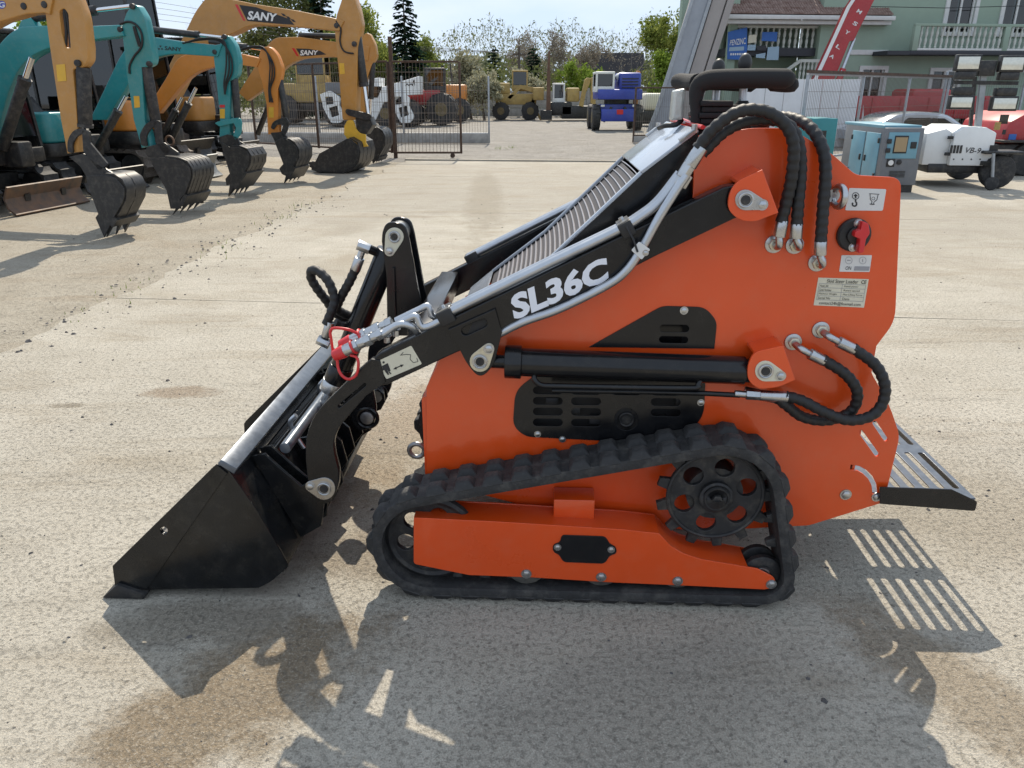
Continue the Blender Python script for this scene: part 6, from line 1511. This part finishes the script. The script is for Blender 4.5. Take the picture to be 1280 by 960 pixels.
tree('bare tree beside the dark barn roof', 733, 48, 66, 'leaf_twig', 1500, .07, 20, 6, .6, .26, 'greybark', 'bare_tree', rt=.016)
tree('slender bare tree behind the blue machine', 795, 8, 56, 'leaf_twig', 250, .05, 21, 6, .5, .30, 'greybark', 'bare_tree', rt=.014)
tree('half-leafed tree left of the grey steel box', 818, 18, 50, 'leaf_spring', 1700, .10, 22, 5, .6, .28)
tree('half-leafed tall tree against the grey steel box', 846, 12, 48, 'leaf_spring', 2000, .10, 23, 5, .6, .28)
tree('bright green bush under the half-leafed trees', 828, 68, 46, 'leaf_bright', 3200, .085, 24, 4, .9, .25, name='green_bush', cat='bush', group='bushes along the far fence')
tree('bright green small tree behind the far yellow loader', 727, 78, 56, 'leaf_bright', 2600, .085, 25, 4, .7, .28, name='green_bush', cat='bush', group='bushes along the far fence')
tree('pale blossoming bush behind the far excavators', 655, 88, 54, 'leaf_pale', 2200, .085, 26, 4, .9, .25, name='pale_bush', cat='bush', group='bushes along the far fence')
tree('grey-green bush beside the gate post', 605, 92, 48, 'leaf_pale', 2400, .085, 27, 4, .9, .25, name='pale_bush', cat='bush', group='bushes along the far fence')
tree('olive bush behind the mesh gate leaf', 545, 88, 46, 'leaf_olive', 2600, .09, 28, 4, .9, .25, name='green_bush', cat='bush', group='bushes along the far fence')
tree('dark bush behind the yellow machines through the fence', 420, 70, 48, 'leaf_olive', 2600, .10, 29, 4, .9, .25, name='green_bush', cat='bush', group='bushes along the far fence')
rg = random.Random(5); hb2 = MB(); tw_ = MB()
for i in range(15000):
    x = rg.uniform(-38, 16); y = 58 + rg.gauss(0, 1.6); top = 3.2 + 1.3 * noise.noise((x * .35, 1.7, 0)) + .6 * noise.noise((x * 1.3, 4, 0)); z = abs(rg.betavariate(1.4, 1.2)) * top
    a = Vector((rg.gauss(0, 1), rg.gauss(0, 1), rg.gauss(0, 1))).normalized(); e = a.orthogonal().normalized(); s = .13 * rg.uniform(.5, 1.3); c = Vector((x, y, z))
    hb2.add([c - a * s, c + e * s * .6, c + a * s, c - e * s * .6], [(0, 1, 2, 3)])
tag(hb2.build('hedgerow', 'leaf_olive', None, 0), 'dense olive hedgerow along the far side of the yard', 'hedge', kind='stuff')
hb3 = MB()
for i in range(60000):
    x = rg.uniform(-62, 95); y = 90 + rg.gauss(0, 3); top = 7.6 + 2.2 * noise.noise((x * .16, 7.7, 0)) + 1.3 * noise.noise((x * .7, 2, 0)); z = rg.betavariate(1.3, 1.35) * top
    a = Vector((rg.gauss(0, .5), rg.gauss(0, .5), rg.gauss(0, 1))).normalized(); e = a.orthogonal().normalized(); tw2 = rg.random() < .45; s = (.42 if tw2 else .15) * rg.uniform(.5, 1.3); wd = .07 if tw2 else .6; c = Vector((x, y, z))
    hb3.add([c - a * s, c + e * s * wd, c + a * s, c - e * s * wd], [(0, 1, 2, 3)])
for i in range(13000):
    x = rg.uniform(-62, 95); y = 93 + rg.gauss(0, 1.5); top = 7.6 + 2.2 * noise.noise((x * .16, 7.7, 0)) + 1.3 * noise.noise((x * .7, 2, 0)); z = rg.random() * top * .62
    a = Vector((rg.gauss(0, 1), rg.gauss(0, 1), rg.gauss(0, 1))).normalized(); e = a.orthogonal().normalized(); s = .5 * rg.uniform(.5, 1.2); c = Vector((x, y, z))
    hb3.add([c - a * s, c + e * s * .6, c + a * s, c - e * s * .6], [(0, 1, 2, 3)])
tag(hb3.build('far_wood', 'leaf_far', None, 0), 'hazy far-off line of trees on the horizon', 'wood', kind='stuff')
# barn, pole, wires, far wall
mat('barn_roof', (.03, .028, .03), .85, var=.2, vscale=3)
fr = Fr(0, *(W0.at(758, 100, 76)[0], 76)); bn_ = fr.empty('barn'); tag(bn_, 'barn with a long dark roof behind the bare trees', 'barn')
a = fr.at(722, 96, 0); b = fr.at(806, 96, 0); tz = fr.at(740, 66, 1.2)[1]
MB().add([(a[0], 0, a[1]), (b[0], 0, a[1]), (b[0], 1.3, tz), (a[0] + .8, 1.3, tz), (a[0], 6, a[1]), (b[0], 6, a[1])], [(0, 1, 2, 3), (3, 2, 5, 4), (0, 3, 4), (1, 5, 2), (0, 4, 5, 1)]).build('roof', 'barn_roof', bn_, 0)
MB().box(((a[0] + b[0]) / 2, 3.2, a[1] / 2), (b[0] - a[0] - .4, 5.6, a[1] - .02)).build('wall', 'concrete_wall', bn_)
x, z = W0.at(649, 58, 55); pl_ = world_empty('utility_pole', x, 55); tag(pl_, 'thin dark utility pole behind the far yellow machines', 'pole')
MB().cyl((0, 0, 0), (0, 0, z), .11, .08, 8).build('post', 'bark', pl_); MB().box((0, 0, z - .5), (.9, .08, .1)).build('cross_arm', 'bark', pl_)
px_, pz_ = x, z
for k in range(4):
    a = W0.at(205, 4 + k * 7, 46); c = W0.at(-60, -20 + k * 8, 38); e = (px_ - .4 + .27 * k, 55, pz_ - .42)
    mid = (Vector((a[0], 46, a[1])) + Vector(e)) / 2; mid.z -= .5
    o = MB().tube(resamp(cr([(c[0], 38, c[1]), (a[0], 46, a[1]), mid, e], 6), .8), .009, 4).build('power_line', 'ink', None, 60)
    tag(o, ['highest', 'second highest', 'second lowest', 'lowest'][k] + ' overhead power line crossing the sky at upper left', 'power line', 'overhead power lines')
fw = world_empty('panel_wall', -3.2, 53.5); tag(fw, 'low grey concrete panel wall behind the far machines', 'wall')
for k in range(8):
    for j in range(3): MB().box((k * 2.05 + 1, 0, .30 + j * .52), (1.98, .10, .50)).build('panel', 'concrete_wall', fw, bevel=.015)
    MB().box((k * 2.05 - .02, 0, .9), (.16, .18, 1.8)).build('post', 'concrete_wall', fw)

# ------------------------------------------------------------------ machines beyond the fence
mat('dullrim', (.13, .095, .04), .7, var=.3, dust=.3)
def wheel(par, u, v, r, w=.4, rim='dullrim'):
    rim = 'dullrim'
    o = MB().cyl((u, v, r), (u, v + w, r), r, seg=24).build('wheel', 'rubber', par, bevel=r * .14); MB().cyl((u, v - .02, r), (u, v + w + .02, r), r * .42, seg=16).build('wheel_rim', rim, o)
    for k in range(12):
        a = 2 * math.pi * k / 12; MB().box((u + r * math.cos(a), v + w / 2, r + r * math.sin(a)), (.05, w * .9, .09), Matrix.Rotation(-a, 3, 'Y')).build('tyre_lug', 'rubber', o)
def far_cab(par, u0, u1, v0, v1, z0, z1, m, glass='glass'):
    c = MB(); r = MB().box(((u0 + u1) / 2, (v0 + v1) / 2, z1), (abs(u1 - u0) + .1, v1 - v0 + .1, .1)).build('cab_roof', m, par, bevel=.03)
    for u in (u0, u1):
        for v in (v0, v1): MB().box((u, v, (z0 + z1) / 2), (.08, .08, z1 - z0)).build('cab_post', m, r)
    MB().box(((u0 + u1) / 2, (v0 + v1) / 2, z0 + (z1 - z0) * .15), (abs(u1 - u0), v1 - v0, (z1 - z0) * .3)).build('cab_base', m, r, bevel=.02)
    for v in (v0, v1): MB().box(((u0 + u1) / 2, v, z0 + (z1 - z0) * .65), (abs(u1 - u0) - .08, .015, (z1 - z0) * .66)).build('window_pane', glass, r)
    for u in (u0, u1): MB().box((u, (v0 + v1) / 2, z0 + (z1 - z0) * .65), (.015, v1 - v0 - .08, (z1 - z0) * .66)).build('window_pane', glass, r)
    MB().box(((u0 + u1) / 2, (v0 + v1) / 2, z0 + (z1 - z0) * .42), (.5, .5, .5)).build('seat', 'seat', r, bevel=.05)
# yellow wheel loader behind the fence
X, Y = gpx(388, 156); fr = Fr(0, X, Y); o = fr.empty('wheel_loader'); tag(o, 'dull yellow wheel loader seen through the fence left of the white roller', 'wheel loader')
MB().box((0, 1.1, 1.5), (3.4, 1.6, .9)).build('engine_hood', 'old_yellow', o, bevel=.08); far_cab(o, -.6, .8, .5, 1.7, 1.9, 3.4, 'old_yellow', 'darkglass')
MB().box((0, 1.1, .85), (3.6, 1.2, .5)).build('chassis', 'exblack', o, bevel=.05)
for u in (-1.3, 1.35):
    for v in (.1, 1.8): wheel(o, u, v, .72)
# white road roller
X, Y = gpx(478, 159); fr = Fr(0, X, Y); o = fr.empty('road_roller'); tag(o, 'white road roller with open yoke frames behind the mesh gate', 'road roller')
plate('body', fr, [(452, 100), (474, 97), (474, 110), (524, 95), (524, 118), (500, 120), (494, 126), (480, 128), (470, 150), (458, 152), (452, 128)], .3, 1.7, 'white', o, (), .04)
plate('cab_window', fr, [(463, 108), (478, 108), (472, 122), (463, 122)], .28, .015, 'darkglass', o)
bm2 = MB()
for sg in ((502, 108, 503, 106, .5), (507, 107.5, 509, 104.5, .5), (509, 104.5, 511, 107, .5), (511, 107, 514, 104.5, .6), (514, 104.5, 515.5, 107, .5), (515.5, 107, 517.5, 100, .5), (517.5, 100, 518.5, 107, .4)): bm2.add([fr.p3(x, y, .285) for x, y in seg2(*sg)], [(0, 1, 2, 3)])
bm2.build('body_scrawl', 'ink', o, 0)
for dx in (0, 87):
    yk = plate('yoke_frame', fr, [(400 + dx, 118), (412 + dx, 113, 3), (425 + dx, 122, 3), (424 + dx, 132), (431 + dx, 146, 4), (426 + dx, 154, 4), (414 + dx, 154, 3), (404 + dx, 135)], .1, .25, 'white', o, [rnd([(406 + dx, 121, 1), (416 + dx, 121, 1), (417 + dx, 130, 1), (407 + dx, 131, 1)]), rnd([(411 + dx, 135, 1), (421 + dx, 132, 1), (424 + dx, 144, 1), (414 + dx, 147, 1)])], .02)
    q = fr.at(421 + dx, 148, .4); MB().cyl((q[0], .4, .62), (q[0], 1.9, .62), .62, seg=28).build('drum', 'darksteel', o, bevel=.03)
MB().box((fr.at(418, 108, .3)[0], 1.0, fr.at(418, 110, .3)[1]), (.9, 1.2, .5)).build('tank', 'gengrey', o, bevel=.05)
q = fr.at(482, 148, .4); wheel(o, q[0], .35, .6, .5, 'white')
# red tractor, orange compactor
X, Y = gpx(538, 157); fr = Fr(0, X, Y); o = fr.empty('tractor'); tag(o, 'dark red tractor with big black tyres behind the mesh gate', 'tractor')
MB().box((-.3, .8, 1.3), (1.6, .9, .7)).build('engine_hood', 'redpaint', o, bevel=.06); far_cab(o, -.2, .7, .4, 1.2, 1.5, 2.6, 'exblack', 'darkglass')
wheel(o, .55, .0, .75, .4, 'redpaint'); wheel(o, .55, 1.2, .75, .4, 'redpaint'); wheel(o, -.8, .1, .5, .3, 'redpaint'); wheel(o, -.8, 1.2, .5, .3, 'redpaint')
MB().cyl((-.6, .8, 1.6), (-.6, .8, 2.4), .05).build('exhaust_stack', 'darksteel', o)
X, Y = gpx(563, 153); fr = Fr(0, X, Y); o = fr.empty('compactor'); tag(o, 'orange compactor with black wheels at the right end of the gate', 'compactor')
MB().box((0, .9, 1.45), (1.7, 1.4, .95)).build('engine_hood', 'amber', o, bevel=.08); MB().box((0, .9, .8), (1.5, 1.2, .5)).build('chassis', 'exblack', o, bevel=.04); wheel(o, -.5, .1, .62, .4, 'amber'); wheel(o, .5, .1, .62, .4, 'amber')
MB().bar((-.5, .9, 1.9), (-.4, .9, 2.9), .12).build('roll_bar', 'exblack', o); MB().bar((.1, .9, 1.9), (.0, .9, 3.0), .08).build('roll_bar', 'exblack', o)
# far yellow wheeled digger
X, Y = gpx(645, 150); fr = Fr(0, X, Y); o = fr.empty('wheeled_digger'); tag(o, 'far yellow wheeled digger with folded arm, leftmost of the distant machines', 'digger')
MB().box((0, 1, 1.15), (2.4, 1.6, .6)).build('chassis', 'old_yellow', o, bevel=.05); MB().box((-.8, 1, 1.75), (.9, 1.5, .6)).build('engine_hood', 'old_yellow', o, bevel=.06); far_cab(o, -.2, .65, .5, 1.5, 1.6, 2.7, 'old_yellow', 'darkglass')
for u in (-.9, .85): wheel(o, u, .0, .5, .35); wheel(o, u, 1.6, .5, .35)
plate('boom', fr, [(634, 122), (650, 106), (672, 110, 2), (674, 114), (662, 142), (659, 140), (668, 116), (651, 111), (638, 124)], .2, .25, 'old_yellow', o, (), .01)
plate('bucket', fr, [(655, 140), (664, 140), (666, 147), (660, 151), (654, 148)], .05, .6, 'darksteel', o, (), .02)
MB().bar(fr.p3(663, 122, .3), fr.p3(676, 150, .3), .12).build('stabiliser', 'old_yellow', o)
# brown digger with upright arm, dark cab
X, Y = gpx(694, 151); fr = Fr(0, X, Y); o = fr.empty('digger'); tag(o, 'far digger with upright rusty arm and pale-roofed cab', 'digger')
mat('rustbrown', (.12, .065, .04), .7, var=.3)
plate('stick', fr, [(682.5, 150), (684, 90), (685.5, 64), (687.5, 63), (688, 90), (688.5, 150)], .0, .22, 'rustbrown', o, (), .01)
plate('bucket', fr, [(676, 138), (690, 138), (690, 150), (676, 150)], -.2, .7, 'darksteel', o, (), .03)
u0_ = fr.at(692, 120, .5)[0]; far_cab(o, u0_, fr.at(705, 120, .5)[0], .5, 1.4, .9, fr.at(698, 105, .5)[1], 'white', 'darkglass')
MB().box((u0_ + .4, 1.0, .65), (1.3, 1.6, .7)).build('undercarriage', 'exblack', o, bevel=.05); MB().box((-.95, 1.4, 1.45), (.62, 1.2, .7)).build('engine_hood', 'old_yellow', o, bevel=.05)
# far yellow excavator on the right
X, Y = gpx(726, 151); fr = Fr(0, X, Y); o = fr.empty('digger'); tag(o, 'far yellow digger with raised arm left of the blue machine', 'digger')
MB().box((-.1, 1, .45), (2.0, 1.6, .7)).build('undercarriage', 'exblack', o, bevel=.05); MB().box((-.45, 1, 1.4), (.7, 1.5, .75)).build('engine_hood', 'old_yellow', o, bevel=.08)
plate('boom', fr, [(724, 132), (731, 100), (734, 97), (739, 98), (737, 106), (733, 114), (729, 134)], .1, .35, 'old_yellow', o, (), .02)
plate('stick', fr, [(738, 150), (739, 97), (744, 96), (745, 150)], .05, .3, 'old_yellow', o, (), .02)
# blue wheeled material handler
X, Y = gpx(770, 163); fr = Fr(0, X, Y); o = fr.empty('wheeled_excavator'); tag(o, 'blue wheeled excavator seen from its front with white-framed cab', 'excavator')
MB().box((.05, .6, .75), (1.55, .8, .62)).build('chassis', 'blue', o, bevel=.04); MB().box((.05, -.1, .62), (1.45, .15, .5)).build('dozer_blade', 'blue', o, bevel=.02)
for u in (-.86, .96):
    for v in (.35, 2.3):
        w_ = MB().cyl((u - .17, v, .52), (u + .17, v, .52), .52, seg=26).build('wheel', 'rubber', o, bevel=.07, bseg=3)
        MB().cyl((u - .18, v, .52), (u + .18, v, .52), .24, seg=16).build('wheel_rim', 'dullrim', w_)
        for k in range(16):
            a_ = 2 * math.pi * k / 16; MB().box((u + (.07 if k % 2 else -.07), v + .52 * math.cos(a_), .52 + .52 * math.sin(a_)), (.16, .07, .05), Matrix.Rotation(a_ + math.pi / 2, 3, 'X')).build('tyre_lug', 'rubber', w_)
MB().box((.1, 1.0, 1.45), (1.9, 2.2, .42)).build('deck', 'blue', o, bevel=.06); MB().box((.55, 1.2, 1.95), (.95, 1.8, .75)).build('engine_hood', 'blue', o, bevel=.1)
far_cab(o, fr.at(745, 120, .1)[0], fr.at(766, 120, .1)[0], .05, 1.3, 1.55, fr.at(755, 91, .1)[1], 'white', 'darkglass')
plate('boom', fr, [(792, 136), (794, 98), (797, 88), (801, 90), (799, 104), (797, 138)], .6, .35, 'amber', o, (), .02)
MB().cyl((.1, 1.0, 1.05), (.1, 1.0, 1.26), .55, seg=20).build('slew_ring', 'exblack', o)
for u in (-.62, .72): MB().box((u, -.06, 1.0), (.16, .12, .09)).build('headlight', 'sticker', o, bevel=.02)
for k in range(4): MB().box((.55, .292, 1.72 + k * .12), (.7, .02, .045)).build('hood_grille_bar', 'exblack', o)
MB().bar((-.55, .0, .35), (-.25, -.12, .95), .1).build('blade_link', 'exblack', o); MB().bar((.6, .0, .35), (.3, -.12, .95), .1).build('blade_link', 'exblack', o)
MB().box((.1, -.07, 1.28), (1.9, .03, .07)).build('deck_rail', 'exblack', o)
plate('red_plate', fr, [(771, 137), (779, 137), (779, 143), (771, 143)], -.19, .01, 'red', o)
MB().ball(fr.p3(778, 97, .8), .28, 12, 8, (1.2, 1, .8)).build('cover_bag', 'white', o, 60)
# pale machine behind the low right fence
X, Y = gpx(826, 158); fr = Fr(0, X, Y); o = fr.empty('digger'); tag(o, 'pale sandy digger partly hidden behind the low right fence', 'digger')
MB().box((-.2, 1, 1.1), (1.2, 1.4, .8)).build('engine_hood', 'cream', o, bevel=.15, bseg=3); MB().box((-.1, 1, .4), (1.8, 1.5, .6)).build('undercarriage', 'exblack', o, bevel=.05); MB().box((.5, 1, 1.7), (.3, .5, 1.4)).build('stick', 'exblack', o, bevel=.03)
